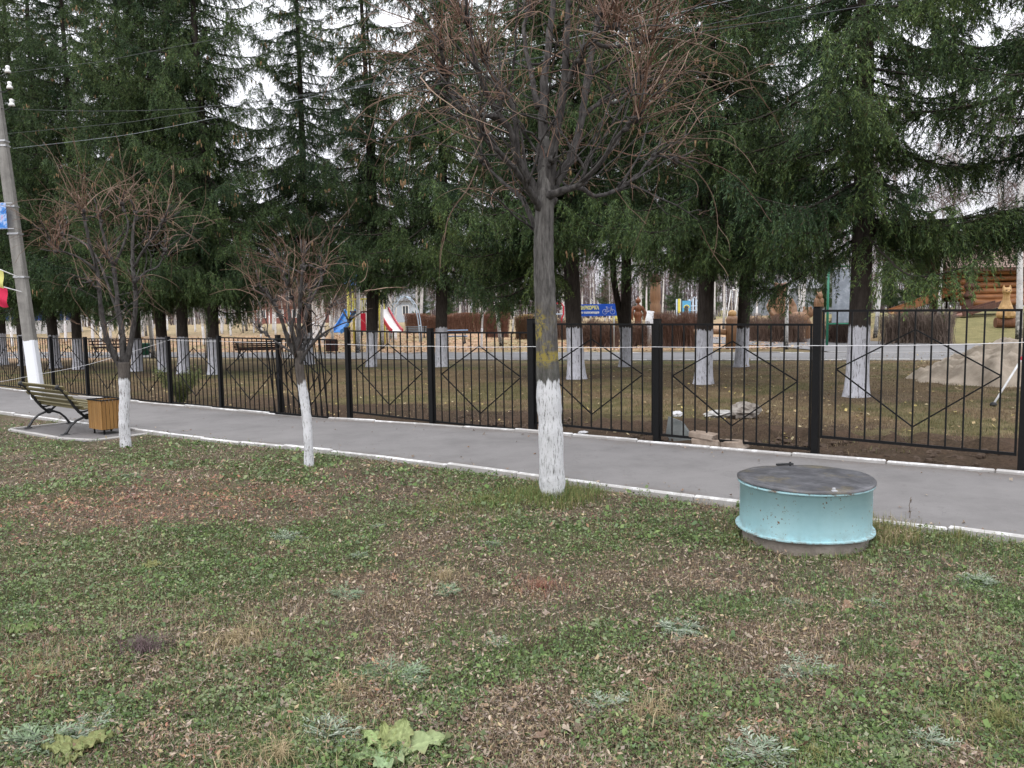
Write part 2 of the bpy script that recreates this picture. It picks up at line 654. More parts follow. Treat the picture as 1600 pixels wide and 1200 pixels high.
def ground_colour(x, y):
    t, n = xy_tn(x, y)
    f1, f2, f3 = fnoise(x, y, .9, 1), fnoise(x, y, 2.7, 2), fnoise(x, y, .35, 3)
    def lerp(a, b, k):
        return a + (np.asarray(b) - a) * np.clip(k, 0, 1)[..., None]
    c = np.zeros(x.shape + (3,)) + np.array([.125, .102, .078])
    c = lerp(c, (.075, .085, .038), smooth(.45, .62, f1) * .8)
    c = lerp(c, (.125, .092, .070), smooth(.5, .65, f2) * .6)
    # park side: dry lawn, dug soil along the fence, litter beyond the path
    park = np.zeros_like(c) + np.array([.175, .128, .078])
    park = lerp(park, (.125, .12, .055), smooth(.50, .70, f1) * .7)
    park = lerp(park, (.235, .19, .115), smooth(.52, .66, f2) * .7)
    soil = (1 - smooth(10.8, 12.6, n + (f1 - .5) * 3.2)) * smooth(-30, -12, t)
    park = lerp(park, np.array([.078, .055, .042]), soil * .95)
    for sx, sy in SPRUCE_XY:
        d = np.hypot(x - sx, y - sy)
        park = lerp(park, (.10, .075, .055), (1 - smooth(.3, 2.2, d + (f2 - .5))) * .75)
    band = smooth(24, 27.5, y) * (1 - smooth(31, 33, y))
    park = lerp(park, (.12, .135, .055), band * .55 * smooth(.4, .6, f1))
    lit = smooth(36, 38, y) * (1 - smooth(14, 20, x - .15 * (y - 35)))
    litc = np.array([.46, .315, .22]) + (f2[..., None] - .5) * np.array([.25, .2, .16])
    litc = lerp(litc, (.30, .26, .15), smooth(.5, .62, f3) * .8)
    park = lerp(park, litc, lit * (.72 + .28 * smooth(.35, .6, f1)))
    far = smooth(58, 75, y)
    park = lerp(park, (.36, .295, .19), far * .8)
    rg = smooth(15, 20, x - .12 * (y - 35)) * smooth(32, 34, y)
    park = lerp(park, (.215, .20, .098), rg * .85)
    k = smooth(8.85, 8.95, n)
    return lerp(c, park, k)


ta = sinh_axis(-4, -420, 420, 560, 2.6)
na = sinh_axis(6, -90, 620, 560, 2.6)
TA, NA = np.meshgrid(ta, na, indexing='ij')
GX, GY = tn_xy(TA, NA)
GZ = gz(GX, GY)
und = (fnoise(GX, GY, 1.1, 7) - .5) * .06 + (fnoise(GX, GY, 6.0, 8, 2) - .5) * .03
m_lawn = (1 - smooth(5.9, 6.25, NA)) + smooth(9.4, 10.2, NA) * .9
pad_m = smooth(-16.2, -15.7, TA) * (1 - smooth(-12.6, -12.1, TA)) * smooth(4.6, 5.1, NA)
m_lawn = np.where(NA < 8, m_lawn * (1 - pad_m), m_lawn * (1 - smooth(20, 26, GY)))
dug = np.exp(-((NA - 10.4) / .8) ** 2) * smooth(-9, -7, TA) * (1 - smooth(2, 4, TA))
GZ = GZ + und * m_lawn + dug * (fnoise(GX, GY, 3.2, 11) - .42) * .42 - smooth(6.3, 6.5, NA) * (1 - smooth(9.0, 9.1, NA)) * .02
ni, nj = TA.shape
idx = np.arange(ni * nj).reshape(ni, nj)
gq = np.stack([idx[:-1, :-1], idx[1:, :-1], idx[1:, 1:], idx[:-1, 1:]], -1).reshape(-1, 4)
mb = MB()
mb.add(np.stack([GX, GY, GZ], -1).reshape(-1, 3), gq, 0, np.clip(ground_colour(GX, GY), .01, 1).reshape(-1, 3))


def ground_mat():
    m, nt, bs, oc = new_mat('ground', .95, .1)
    a = nt.nodes.new('ShaderNodeVertexColor')
    a.layer_name = 'Col'
    r1 = ramp(nt, [(.28, (.45, .43, .42)), (.5, (.95, .95, .95)), (.74, (1.65, 1.6, 1.5))])
    nt.links.new(noise(nt, oc, 26, 10, .78), r1.inputs[0])
    r2 = ramp(nt, [(.35, (.75, .78, .72)), (.65, (1.2, 1.15, 1.12))])
    nt.links.new(noise(nt, oc, 1.7, 8, .7), r2.inputs[0])
    c = mixc(nt, 1.0, a.outputs[0], r1.outputs[0], 'MULTIPLY')
    c = mixc(nt, 1.0, c, r2.outputs[0], 'MULTIPLY')
    nt.links.new(c, bs.inputs['Base Color'])
    bump(nt, bs, noise(nt, oc, 40, 10, .8), .9, .03)
    return m


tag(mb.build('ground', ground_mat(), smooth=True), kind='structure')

# ---- sidewalk, kerbs, bench pad, park paths
def strip_sheet(name, rows, mat, kind='structure'):
    """rows: list of polylines (equal length) of Vectors"""
    A = np.array([[tuple(p) for p in r] for r in rows])
    r, k = A.shape[:2]
    i = np.arange(r * k).reshape(r, k)
    q = np.stack([i[:-1, :-1], i[:-1, 1:], i[1:, 1:], i[1:, :-1]], -1).reshape(-1, 4)
    b = MB()
    b.add(A.reshape(-1, 3), q)
    o = b.build(name, mat, smooth=True)
    o.data.validate()
    return tag(o, kind=kind)


def asphalt(name, base, warm=.0):
    m, nt, bs, oc = new_mat(name, .88, .25)
    r1 = ramp(nt, [(.25, tuple(q * .72 for q in base)), (.5, base), (.78, tuple(q * 1.18 for q in base))])
    nt.links.new(noise(nt, oc, 1.1, 9, .72), r1.inputs[0])
    r2 = ramp(nt, [(.2, (.62, .61, .6)), (.45, (1, 1, 1)), (.8, (1.15, 1.14, 1.13))])
    nt.links.new(noise(nt, oc, 150, 4, .8), r2.inputs[0])
    c = mixc(nt, 1.0, r1.outputs[0], r2.outputs[0], 'MULTIPLY')
    dirt = maprange(nt, noise(nt, oc, 3.2, 9, .8), .60, .74)
    c = mixc(nt, mathn(nt, 'MULTIPLY', dirt, .4), c, (.19, .15, .12))
    pale = maprange(nt, noise(nt, oc, 2.1, 8, .82), .67, .72)
    c = mixc(nt, mathn(nt, 'MULTIPLY', pale, .5), c, tuple(min(1, q * 1.5) for q in base))
    # thin cracks: zero crossings of a warped noise
    cn = noise(nt, oc, .55, 5, .62)
    ck = maprange(nt, mathn(nt, 'ABSOLUTE', mathn(nt, 'SUBTRACT', cn, .5)), .0012, .003, 1, 0)
    c = mixc(nt, mathn(nt, 'MULTIPLY', ck, .22), c, tuple(q * .45 for q in base))
    if name == 'asphalt':      # soil and leaf dust gathered along both kerbs
        sep = nt.nodes.new('ShaderNodeSeparateXYZ')
        nt.links.new(oc, sep.inputs[0])
        nn_ = mathn(nt, 'ADD', mathn(nt, 'MULTIPLY', sep.outputs['X'], C52), mathn(nt, 'MULTIPLY', sep.outputs['Y'], S52))
        wv = maprange(nt, noise(nt, oc, 1.3, 8, .75), .3, .7, -.18, .18)
        nn_ = mathn(nt, 'ADD', nn_, wv)
        e1 = maprange(nt, nn_, N_NEAR + .22, N_NEAR - .02)
        e2 = maprange(nt, nn_, N_FAR - .30, N_FAR)
        ed = mathn(nt, 'MULTIPLY', mathn(nt, 'MAXIMUM', e1, e2), maprange(nt, noise(nt, oc, 30, 8, .8), .35, .62))
        c = mixc(nt, mathn(nt, 'MULTIPLY', ed, .75), c, (.115, .088, .066))
        wet = maprange(nt, noise(nt, oc, .45, 6, .7, (1, 1, 1)), .52, .62)
        c = mixc(nt, mathn(nt, 'MULTIPLY', wet, .25), c, tuple(q * .62 for q in base))
    nt.links.new(c, bs.inputs['Base Color'])
    bump(nt, bs, noise(nt, oc, 190, 3, .7), .35, .004)
    return m


tt = np.concatenate([np.linspace(-90, -30, 30), np.linspace(-29.5, 12, 170), np.linspace(13, 60, 20)])
def wob(t, s):
    return (fnoise(np.array([t]), np.array([s * 7.0]), .45, s)[0] - .5) * .07


rows = []
for f in np.linspace(0, 1, 7):
    rows.append([ground(*tn_xy(t, N_NEAR + (N_FAR - N_NEAR) * f), .012) for t in tt])
strip_sheet('sidewalk', rows, asphalt('asphalt', (.186, .178, .177)))


def kerb_mat():
    m, nt, bs, oc = new_mat('kerb_paint', .9, .15)
    conc = ramp(nt, [(.3, (.24, .23, .22)), (.7, (.38, .36, .34))])
    nt.links.new(noise(nt, oc, 18, 9, .75), conc.inputs[0])
    a = nt.nodes.new('ShaderNodeVertexColor')
    a.layer_name = 'Col'
    sp = nt.nodes.new('ShaderNodeSeparateColor')
    nt.links.new(a.outputs[0], sp.inputs[0])
    worn = maprange(nt, mathn(nt, 'ADD', noise(nt, oc, 9, 9, .78), mathn(nt, 'MULTIPLY', noise(nt, oc, .8, 4, .6), .6)), .70, .84)
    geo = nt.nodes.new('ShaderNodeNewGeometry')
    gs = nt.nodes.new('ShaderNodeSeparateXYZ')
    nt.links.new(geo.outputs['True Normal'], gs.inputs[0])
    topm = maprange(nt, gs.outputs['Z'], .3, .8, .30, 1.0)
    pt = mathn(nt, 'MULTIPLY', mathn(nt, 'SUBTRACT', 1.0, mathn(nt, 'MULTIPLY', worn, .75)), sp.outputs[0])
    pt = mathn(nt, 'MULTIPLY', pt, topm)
    tone = ramp(nt, [(.3, (.70, .70, .70)), (.7, (.84, .84, .85))])
    nt.links.new(noise(nt, oc, 6, 8, .7), tone.inputs[0])
    nt.links.new(mixc(nt, pt, conc.outputs[0], tone.outputs[0]), bs.inputs['Base Color'])
    bump(nt, bs, noise(nt, oc, 60, 8, .8), .25, .004)
    return m


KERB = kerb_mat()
rk = random.Random(3)


def kerb_run(name, path, w, h, L=1.0, bare=.06, top_only=True, lean=.012):
    """laid kerb stones along a path of (x, y): each stone a chamfered block, one mesh for the run"""
    b = MB()
    pts = np.array(path)
    seg = np.linalg.norm(np.diff(pts, axis=0), axis=1)
    cum = np.concatenate([[0], np.cumsum(seg)])
    s = 0.0
    while s < cum[-1] - .05:
        e = min(s + L, cum[-1])
        a_ = [np.interp(s + .004, cum, pts[:, k]) for k in (0, 1)]
        b_ = [np.interp(e - .004, cum, pts[:, k]) for k in (0, 1)]
        za, zb = float(gz(*a_)), float(gz(*b_))
        j = rk.uniform(-lean, lean)
        A = np.array([*a_, za + h / 2 - .06 + j])
        B = np.array([*b_, zb + h / 2 - .06 + j + rk.uniform(-.006, .006)])
        d = B - A
        ln = np.linalg.norm(d)
        d /= ln
        sd = np.cross(d, (0, 0, 1))
        sd /= np.linalg.norm(sd)
        tw = rk.uniform(-.05, .05)
        u = np.cross(sd, d)
        R = np.stack([d, sd * math.cos(tw) + u * math.sin(tw), u * math.cos(tw) - sd * math.sin(tw)], 1)
        off = rk.uniform(-.012, .012)
        p = 0.25 if rk.random() < bare else 1.0
        b.box((A + B) / 2 + sd * off, (ln, w, h + .12), R, 0, .012, (p, p, p))
        s = e
    return tag(b.build(name, KERB), kind='structure')


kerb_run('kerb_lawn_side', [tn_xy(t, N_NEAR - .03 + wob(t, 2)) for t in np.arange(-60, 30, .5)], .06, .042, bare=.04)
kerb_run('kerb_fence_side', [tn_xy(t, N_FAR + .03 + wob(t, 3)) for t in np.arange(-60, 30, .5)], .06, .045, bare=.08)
PT0, PT1, PN0 = -15.25, -12.55, 5.42
rows = [[ground(*tn_xy(t, n), .008) for t in np.linspace(PT0, PT1, 24)] for n in np.linspace(PN0, N_NEAR - .09, 8)]
strip_sheet('bench_pad', rows, asphalt('pad_asphalt', (.155, .147, .147)))
kerb_run('pad_kerb', [tn_xy(PT0 - .05, N_NEAR - .1), tn_xy(PT0 - .05, PN0 - .05), tn_xy(PT1 + .05, PN0 - .05), tn_xy(PT1 + .05, N_NEAR - .1)], .07, .035, bare=.75)


def px_path(name, front, back, n_across, mat, dz=.03):
    fx, fy = zip(*front)
    bx, by = zip(*back)
    xs = np.linspace(fx[0], fx[-1], 120)
    F_ = [at(x, np.interp(x, fx, fy)) for x in xs]
    B_ = [at(x, np.interp(x, bx, by)) for x in np.linspace(bx[0], bx[-1], 120)]
    rows = []
    for f in np.linspace(0, 1, n_across):
        r = []
        for a, b in zip(F_, B_):
            p = a.lerp(b, f)
            r.append(ground(p.x, p.y, dz))
        rows.append(r)
    return strip_sheet(name, rows, mat), F_, B_


PATHM = asphalt('path_asphalt', (.20, .197, .20))
_, PF, PB = px_path('park_path', [(-500, 574), (0, 560), (300, 559), (700, 563), (1130, 564), (1500, 563), (2000, 566)],
                    [(-500, 560), (0, 551), (300, 552), (700, 552), (1130, 552), (1500, 552), (2000, 553)], 8, PATHM)
px_path('branch_path', [(1090, 536), (1200, 541), (1300, 551), (1420, 551.6), (1600, 551.6), (1900, 553)],
        [(1090, 527), (1200, 528), (1300, 531), (1420, 537), (1600, 541), (1900, 545)], 8, PATHM, .036)
kerb_run('park_path_kerb', [(p.x, p.y) for p in PF], .12, .05, 1.0, bare=.25)
kerb_run('park_path_far_kerb', [(p.x, p.y) for p in PB], .12, .05, 1.0, bare=.8)

# ------------------------------------------------------------------ common materials
BLACK = pm('black_paint', [(.3, (.0035, .0035, .004)), (.7, (.007, .007, .0075))], 30, .5, .22, .12)
IRON = pm('cast_iron_paint', [(.3, (.010, .011, .012)), (.7, (.024, .025, .027))], 40, .5, .45, .3)
STEEL = pm('galvanised', [(.3, (.42, .43, .45)), (.7, (.6, .61, .63))], 24, .45, .5, .1, metal=.6)
CONC = pm('concrete', [(.28, (.16, .155, .15)), (.5, (.25, .245, .235)), (.75, (.33, .32, .30))], 9, .92, .15, .6, 60)
STRING = flat('white_string', (.78, .78, .80), rough=.8, bmp=0)

# ------------------------------------------------------------------ fence
ftop = {-1: 1.70, 0: 1.68, 1: 1.65, 2: 1.525, 3: 1.54, 4: 1.40, 5: 1.415, 6: 1.27, 7: 1.24, 8: 1.21, 9: 1.19, 10: 1.17, 11: 1.17, 12: 1.16, 13: 1.15, 14: 1.14}
prail = {-1: (1.63, 1.62), 0: (1.594, 1.61), 1: (1.455, 1.462), 2: (1.46, 1.47), 3: (1.347, 1.336), 4: (1.34, 1.36), 6: (1.20, 1.21), 7: (1.18, 1.175),
         8: (1.15, 1.15), 9: (1.14, 1.13), 10: (1.13, 1.125), 11: (1.12, 1.13), 12: (1.11, 1.12), 13: (1.10, 1.11)}
FP0 = (5.02, 7.71)
fang = math.atan2(C52, -S52)
fence = thing('metal_fence', 'black welded metal fence of barred panels with diamond braces along the path', 'fence', (FP0[0], FP0[1], 0), fang)


def fpos(i):
    return (FP0[0] - i * 2.0 * S52, FP0[1] + i * 2.0 * C52)


def fence_panel_mb(x0, x1, zt0, zt1, h=1.42, bars=11, y=0.0):
    b = MB()
    def zt(x):
        return zt0 + (zt1 - zt0) * (x - x0) / (x1 - x0)
    ry = y
    b.bar((x0, ry, zt0), (x1, ry, zt1), .027, .025)
    b.bar((x0, ry, zt0 - h), (x1, ry, zt1 - h), .027, .030)
    for x in (x0 + .011, x1 - .011):
        b.bar((x, ry, zt(x) - .011), (x, ry, zt(x) - h + .013), .02, .02)
    g = (x1 - x0) / (bars + 1)
    for k in range(1, bars + 1):
        x = x0 + k * g
        b.bar((x, ry, zt(x) - .011), (x, ry, zt(x) - h + .013), .0155, .0155)
    xm, xl, xr = x0 + g * (bars + 1) / 2, x0 + g, x0 + g * bars
    zm = -h * .5
    A = {'t': (xm, ry - .0155, zt(xm) - .20), 'l': (xl, ry - .0155, zt(xl) + zm + .06), 'r': (xr, ry - .0155, zt(xr) + zm + .06), 'b': (xm, ry - .0155, zt(xm) - h + .19)}
    for p, q in (('t', 'l'), ('l', 'b'), ('b', 'r'), ('r', 't')):
        b.bar(A[p], A[q], .0145, .0145)
    return b


for i in range(-1, 15):
    x, y = fpos(i)
    z = float(gz(x, y))
    b = MB()
    w = .082 if i not in (3,) else .10
    b.box((i * 2.0, 0, (ftop[i] + z - .25) / 2), (w, w, ftop[i] - z + .25), bevel=.006)
    b.box((i * 2.0, 0, ftop[i] + .004), (w + .004, w + .004, .008))
    b.build('fence_post', BLACK, fence)
for i, (zr, zl) in prail.items():
    fence_panel_mb(i * 2.0 + .055, i * 2.0 + 1.945, zr, zl).build('fence_panel', BLACK, fence)
# panel hung between posts 5 and 6, and the loose one propped against it
fence_panel_mb(10.30, 11.93, 1.20, 1.21, bars=9).build('fence_panel', BLACK, fence)
lx, ly = fpos(5.95)
lp = thing('loose_fence_panel', 'unfixed black fence panel propped against the fence beside the smallest bare linden', 'fence panel',
           (lx, ly, float(gz(lx, ly))), fang)
b = fence_panel_mb(-1.52, .05, 1.43, 1.43, 1.40, 9)
o = b.build('panel_frame', BLACK, lp)
o.rotation_euler = (math.radians(-5), math.radians(.8), 0)
o.location = (0, .16, .02)

# taut white string tied along the fence posts
def fz(i, px, py):
    x, y = fpos(i)
    d = math.hypot(0, y)
    return tuple(P(px, py, y - .07))


pts = [fz(-1, 2010, 527), fz(0, 1598, 535), fz(1, 1271, 540), fz(2, 1022, 542), fz(3, 830, 541.5), fz(4, 674, 541), fz(5, 545, 538), fz(6, 438, 535), fz(7, 346, 533), fz(8, 265, 531),
       tuple(P(140, 569, 18.6)), tuple(P(64, 584, 18.9)), tuple(P(-40, 603, 19.3))]
b = MB()
for a_, c_ in zip(pts[:-1], pts[1:]):
    k = np.linspace(0, 1, 7)
    sag = -.012 * 4 * k * (1 - k)
    seg = np.array(a_)[None] * (1 - k[:, None]) + np.array(c_)[None] * k[:, None]
    seg[:, 2] += sag
    b.tube(seg, .0032, 5)
tag(b.build('guide_string', STRING), 'taut white string tied along the black fence posts', 'string')

# ------------------------------------------------------------------ concrete lamp pole with fittings
def leaning(base, top, k):
    return np.array(base) * (1 - k) + np.array(top) * k


pb = at(60, 624)
pole_d = pb.y
ptop = P(-44, -120, pole_d + .1)
poleT = thing('utility_pole', 'leaning grey concrete pole with whitewashed foot behind the slatted bench', 'pole', tuple(pb))
PV = np.array(ptop) - np.array(pb)
b = MB()
ks = np.linspace(-.02, 1, 14)
sec = []
for k in ks:
    c = PV * k
    w = .29 - .11 * max(k, 0)
    for sx, sy in ((-.36, -.5), (.36, -.5), (.5, -.36), (.5, .36), (.36, .5), (-.36, .5), (-.5, .36), (-.5, -.36)):
        sec.append(c + np.array([sx * w, sy * w * .8, 0]))
i = np.arange(len(ks) * 8).reshape(len(ks), 8)
q = np.stack([i[:-1], np.roll(i[:-1], -1, 1), np.roll(i[1:], -1, 1), i[1:]], -1).reshape(-1, 4)
b.add(np.array(sec), q)
b.f.setdefault((8, 0), []).append(i[-1:])


def pole_mat():
    m, nt, bs, oc = new_mat('pole_concrete', .92, .15)
    c = ramp(nt, [(.28, (.17, .165, .155)), (.5, (.25, .24, .225)), (.75, (.34, .33, .31))])
    nt.links.new(noise(nt, oc, 3, 10, .75), c.inputs[0])
    st = ramp(nt, [(.3, (.7, .7, .7)), (.6, (1.05, 1.05, 1.05))])
    nt.links.new(noise(nt, oc, 9, 6, .7, (1, 1, .08)), st.inputs[0])
    col = mixc(nt, 1.0, c.outputs[0], st.outputs[0], 'MULTIPLY')
    sep = nt.nodes.new('ShaderNodeSeparateXYZ')
    nt.links.new(oc, sep.inputs[0])
    zz = mathn(nt, 'ADD', sep.outputs['Z'], maprange(nt, noise(nt, oc, 9, 4), .3, .7, -.03, .03))
    col = mixc(nt, maprange(nt, zz, POLE_WASH + .01, POLE_WASH - .01), col, (.80, .82, .86))
    nt.links.new(col, bs.inputs['Base Color'])
    bump(nt, bs, noise(nt, oc, 40, 8, .8), .6, .01)
    return m


POLE_WASH = P(45, 532, pole_d).z - pb.z
b.build('pole_shaft', pole_mat(), poleT)


def pole_c(py):
    """pole axis point at an image height"""
    k = np.linspace(0, 1, 400)
    pp = np.array(pb)[None] + k[:, None] * PV[None] - np.array([0, 0, EYE])
    ys = 600 - F_PX * (pp @ UP) / (pp @ FWD)
    j = np.argmin(np.abs(ys - py))
    return PV * k[j], k[j]


for py in (221, 229, 323, 365, 433):
    c, k = pole_c(py)
    w = .29 - .11 * k + .02
    b = MB()
    b.box(c, (w, w * .83, .045), bevel=.005)
    b.build('strap', STEEL, poleT)
# insulators on a hooked cross-iron
for k3, (px, py) in enumerate([(12, 108), (15, 133), (18, 160)]):
    p = np.array(P(px, py, pole_d - .1)) - np.array(pb)
    c, _ = pole_c(py + 8)
    b = MB()
    b.tube([c, c * .4 + p * .6 - np.array([0, 0, .12]), p - np.array([0, 0, .1]), p], .012, 6)
    hk = b.build('insulator_hook', IRON, poleT)
    b = MB()
    b.lathe([(.028, -.09), (.075, -.085), (.062, -.03), (.035, .0), (.05, .03), (.045, .07), (.02, .085)], p, 14)
    b.build('insulator', pm('porcelain', [(.3, (.78, .78, .78)), (.7, (.86, .86, .86))], 8, .15, .6, 0), hk, smooth=True)
# festive banner board and two flags fixed to the pole
def banner_mat():
    m, nt, bs, oc = new_mat('banner_print', .5, .4)
    r = ramp(nt, [(.30, (.03, .10, .42)), (.45, (.05, .22, .62)), (.53, (.42, .55, .80)), (.60, (.55, .10, .28)), (.72, (.70, .68, .75))])
    nt.links.new(noise(nt, oc, 3.5, 6, .7), r.inputs[0])
    nt.links.new(r.outputs[0], bs.inputs['Base Color'])
    return m


a0, a1 = P(11, 317, pole_d - .22), P(11, 357, pole_d - .22)
sgn = thing('banner_board', 'blue printed banner board fixed to the leaning concrete pole', 'banner', tuple(a1))
b = MB()
hh = a0.z - a1.z
b.box((-.42, 0, hh / 2), (.86, .012, hh), bevel=.003)
b.build('banner_sheet', banner_mat(), sgn)
b = MB()
b.bar((-.86, .016, hh), (.16, .016, hh), .02)
b.bar((-.86, .016, 0), (.16, .016, 0), .02)
b.bar((-.85, .016, .01), (-.85, .016, hh - .01), .018)
b.build('banner_frame', STEEL, sgn)


def flag(label, colr, tip, root, cloth_px):
    f = thing('flag', label, 'flag', tuple(root), group='flags on the concrete pole')
    b = MB()
    t = np.array(tip) - np.array(root)
    b.tube([(0, 0, 0), t], [.014, .011], 7)
    b.build('flag_staff', pm('white_enamel', [(.3, (.7, .7, .7)), (.7, (.8, .8, .8))], 8, .4, .4, 0), f, smooth=True)
    n, mrow = 14, 12
    V = []
    for i_ in range(n):
        for j_ in range(mrow):
            u, v = i_ / (n - 1), j_ / (mrow - 1)
            p = t * (.38 + .62 * u) + np.array([-.02 * v, .05 * math.sin(v * 7 + u * 3) * v, -.46 * v - .05 * v * math.sin(u * 6)])
            V.append(p)
    ii = np.arange(n * mrow).reshape(n, mrow)
    qq = np.stack([ii[:-1, :-1], ii[1:, :-1], ii[1:, 1:], ii[:-1, 1:]], -1).reshape(-1, 4)
    b = MB()
    b.add(np.array(V), qq)
    b.build('flag_cloth', pm('cloth_' + colr[0], [(.3, colr[1]), (.7, tuple(q * 1.15 for q in colr[1]))], 30, .8, .2, .1), f, smooth=True)
    return f


flag('yellow cloth flag on a white staff leaning from the concrete pole', ('yellow', (.60, .57, .20)), P(-34, 407, pole_d - .35), P(29, 433, pole_d - .15), None)
flag('red cloth flag on a white staff leaning from the concrete pole, below the yellow one', ('red', (.55, .03, .08)), P(-26, 440, pole_d - .3), P(34, 456, pole_d - .15), None)

# power lines running along the sidewalk towards the right
def wire(label, y0, px0, dark, mids, r=.007):
    pts = [P(px0, y0, pole_d - .1)]
    for px, py in mids:
        # along the pole line: n about 8.8
        lo = None
        d = np.linspace(4, 25, 2000)
        rr = ray(px, py)
        X, Y = rr[0] * d / rr[1], d
        _, n = xy_tn(X, Y)
        j = np.argmin(np.abs(n - 8.6))
        pts.append(P(px, py, d[j]))
    a = np.array([tuple(p) for p in pts])
    tt_ = np.array([xy_tn(p[0], p[1])[0] for p in a])
    cz = np.polyfit(tt_, a[:, 2], min(2, len(tt_) - 1))
    t2 = np.linspace(tt_[0], max(tt_[-1], 6), 40)
    X = np.interp(t2, tt_, a[:, 0])
    Y = np.interp(t2, tt_, a[:, 1])
    ext = t2 > tt_[-1]
    X[ext] = a[-1, 0] + (t2[ext] - tt_[-1]) * S52
    Y[ext] = a[-1, 1] - (t2[ext] - tt_[-1]) * C52
    b = MB()
    b.tube(np.stack([X, Y, np.polyval(cz, t2)], 1), r, 5)
    return tag(b.build('power_line', dark), label, 'wire', 'overhead wires from the concrete pole')


WIRE_D = flat('dark_wire', (.05, .055, .06), rough=.5, bmp=0)
WIRE_L = flat('bare_wire', (.20, .22, .24), rough=.4, bmp=0)
wire('thin overhead wire, topmost of those leaving the concrete pole', 115, 16, WIRE_D, [(160, 92), (360, 62), (560, 20)], .0042)
wire('thin overhead wire from the pole, second from the top', 170, 20, WIRE_D, [(250, 171), (420, 158), (620, 128)], .0042)
wire('thin overhead wire from the pole, just above the brightest one', 209, 10, WIRE_D, [(200, 191), (350, 168), (560, 134)], .0042)
wire('pale twisted overhead cable clamped to the pole, lowest of the wires', 232, 20, WIRE_L, [(200, 210), (350, 182), (500, 149), (620, 122)], .0045)

# ------------------------------------------------------------------ benches and bin
def bench(label, slat_mat, base, rz, L=1.75, group=None, n_back=5, name='park_bench'):
    r = thing(name, label, 'bench', tuple(base), rz, group)
    for s in (-1, 1):
        x = s * (L / 2 - .16)
        f = MB()
        def leg(pts, rad):
            f.tube([(x, y, z) for y, z in pts], rad, 8, flat=.62)
        leg([(-.36, .015), (-.33, .05), (-.27, .14), (-.17, .22), (-.04, .265), (.03, .27)], [.036, .034, .03, .03, .033, .034])
        leg([(.34, .015), (.31, .05), (.26, .13), (.18, .21), (.08, .255), (.0, .27)], [.036, .034, .03, .03, .033, .034])
        leg([(-.03, .27), (-.12, .36), (-.20, .47), (-.27, .60), (-.36, .73), (-.42, .79)], [.036, .037, .036, .035, .036, .045])
        leg([(.02, .27), (.10, .34), (.18, .40), (.27, .435), (.31, .425)], [.032, .03, .028, .03, .036])
        leg([(-.13, .36), (-.04, .355), (.08, .38), (.20, .41)], [.026, .024, .022, .022])
        for yy in (-.36, .34):
            f.box((x, yy, .012), (.085, .12, .024), bevel=.008)
        f.ellip((x, 0, .27), (.03, .055, .05))
        f.ellip((x, -.425, .79), (.034, .045, .045))
        f.build('side_frame', IRON, r, smooth=True)
    bk = MB()
    rng = random.Random(4)
    for k in range(n_back):
        u = k / (n_back - 1)
        y, z = -.155 - .265 * u - .02 * math.sin(u * 3), .44 + .345 * u
        ang = math.radians(62 - 8 * u)
        bk.box((rng.uniform(-.012, .012), y + .035, z), (L, .026, .074), np.array([[1, 0, 0], [0, math.sin(ang), -math.cos(ang)], [0, math.cos(ang), math.sin(ang)]]), 0, .007)
    bk.build('backrest', slat_mat, r)
    st = MB()
    for k in range(6):
        u = k / 5
        y = -.10 + .41 * u
        z = .395 + .05 * u - .02 * math.sin(u * math.pi)
        st.box((rng.uniform(-.01, .01), y, z + .02), (L, .058, .028), None, 0, .007)
    st.build('seat', slat_mat, r)
    return r


def wood_mat(name, dark, light, rough=.55, scale=3.0, stretch=(.25, 6, 6), spec=.35, knots=True):
    m, nt, bs, oc = new_mat(name, rough, spec)
    c = ramp(nt, [(.25, dark), (.5, tuple((a + b_) / 2 for a, b_ in zip(dark, light))), (.75, light)])
    nt.links.new(noise(nt, oc, scale, 9, .7, stretch), c.inputs[0])
    c2 = ramp(nt, [(.3, (.8, .8, .8)), (.7, (1.12, 1.1, 1.06))])
    nt.links.new(noise(nt, oc, 2.2, 3, .5), c2.inputs[0])
    nt.links.new(mixc(nt, 1.0, c.outputs[0], c2.outputs[0], 'MULTIPLY'), bs.inputs['Base Color'])
    bump(nt, bs, noise(nt, oc, scale * 2, 8, .75, stretch), .3, .004)
    return m


OLIVE_WOOD = wood_mat('bench_wood', (.085, .072, .032), (.20, .175, .085))
bl, br = at(35, 670), at(112, 682)
bc_ = (bl + br) / 2
rz_t = math.atan2(-C52, S52)        # local +x along +t, +y towards the sidewalk
d_ = Vector((C52, S52, 0)) * .36
bench('park bench with weathered olive slats and black iron ends on the asphalt pad', OLIVE_WOOD, ground(bc_.x + d_.x, bc_.y + d_.y, .012), rz_t, 1.78)

BINW = wood_mat('bin_wood', (.22, .112, .034), (.36, .20, .066), .45, 3.0, (6, 6, .3))
bb = at(158, 679)
bt, bn = xy_tn(bb.x, bb.y)
binT = thing('litter_bin', 'wooden slatted litter bin with dark metal rim beside the olive bench', 'bin', tuple(ground(*tn_xy(bt - .02, bn + .12), .01)), rz_t)
W_, D_, H_, Z0 = .46, .37, .47, .085
b = MB()
for s in (-1, 1):
    n = 7
    for k in range(n):
        w = W_ / n
        b.box((-W_ / 2 + w * (k + .5), s * D_ / 2, Z0 + H_ / 2), (w - .007, .018, H_), None, 0, .003)
    n = 6
    for k in range(n):
        w = (D_ - .02) / n
        b.box((s * (W_ / 2 - .009), -(D_ - .02) / 2 + w * (k + .5), Z0 + H_ / 2), (.018, w - .007, H_ - .002), None, 0, .003)
b.build('slats', BINW, binT)
b = MB()
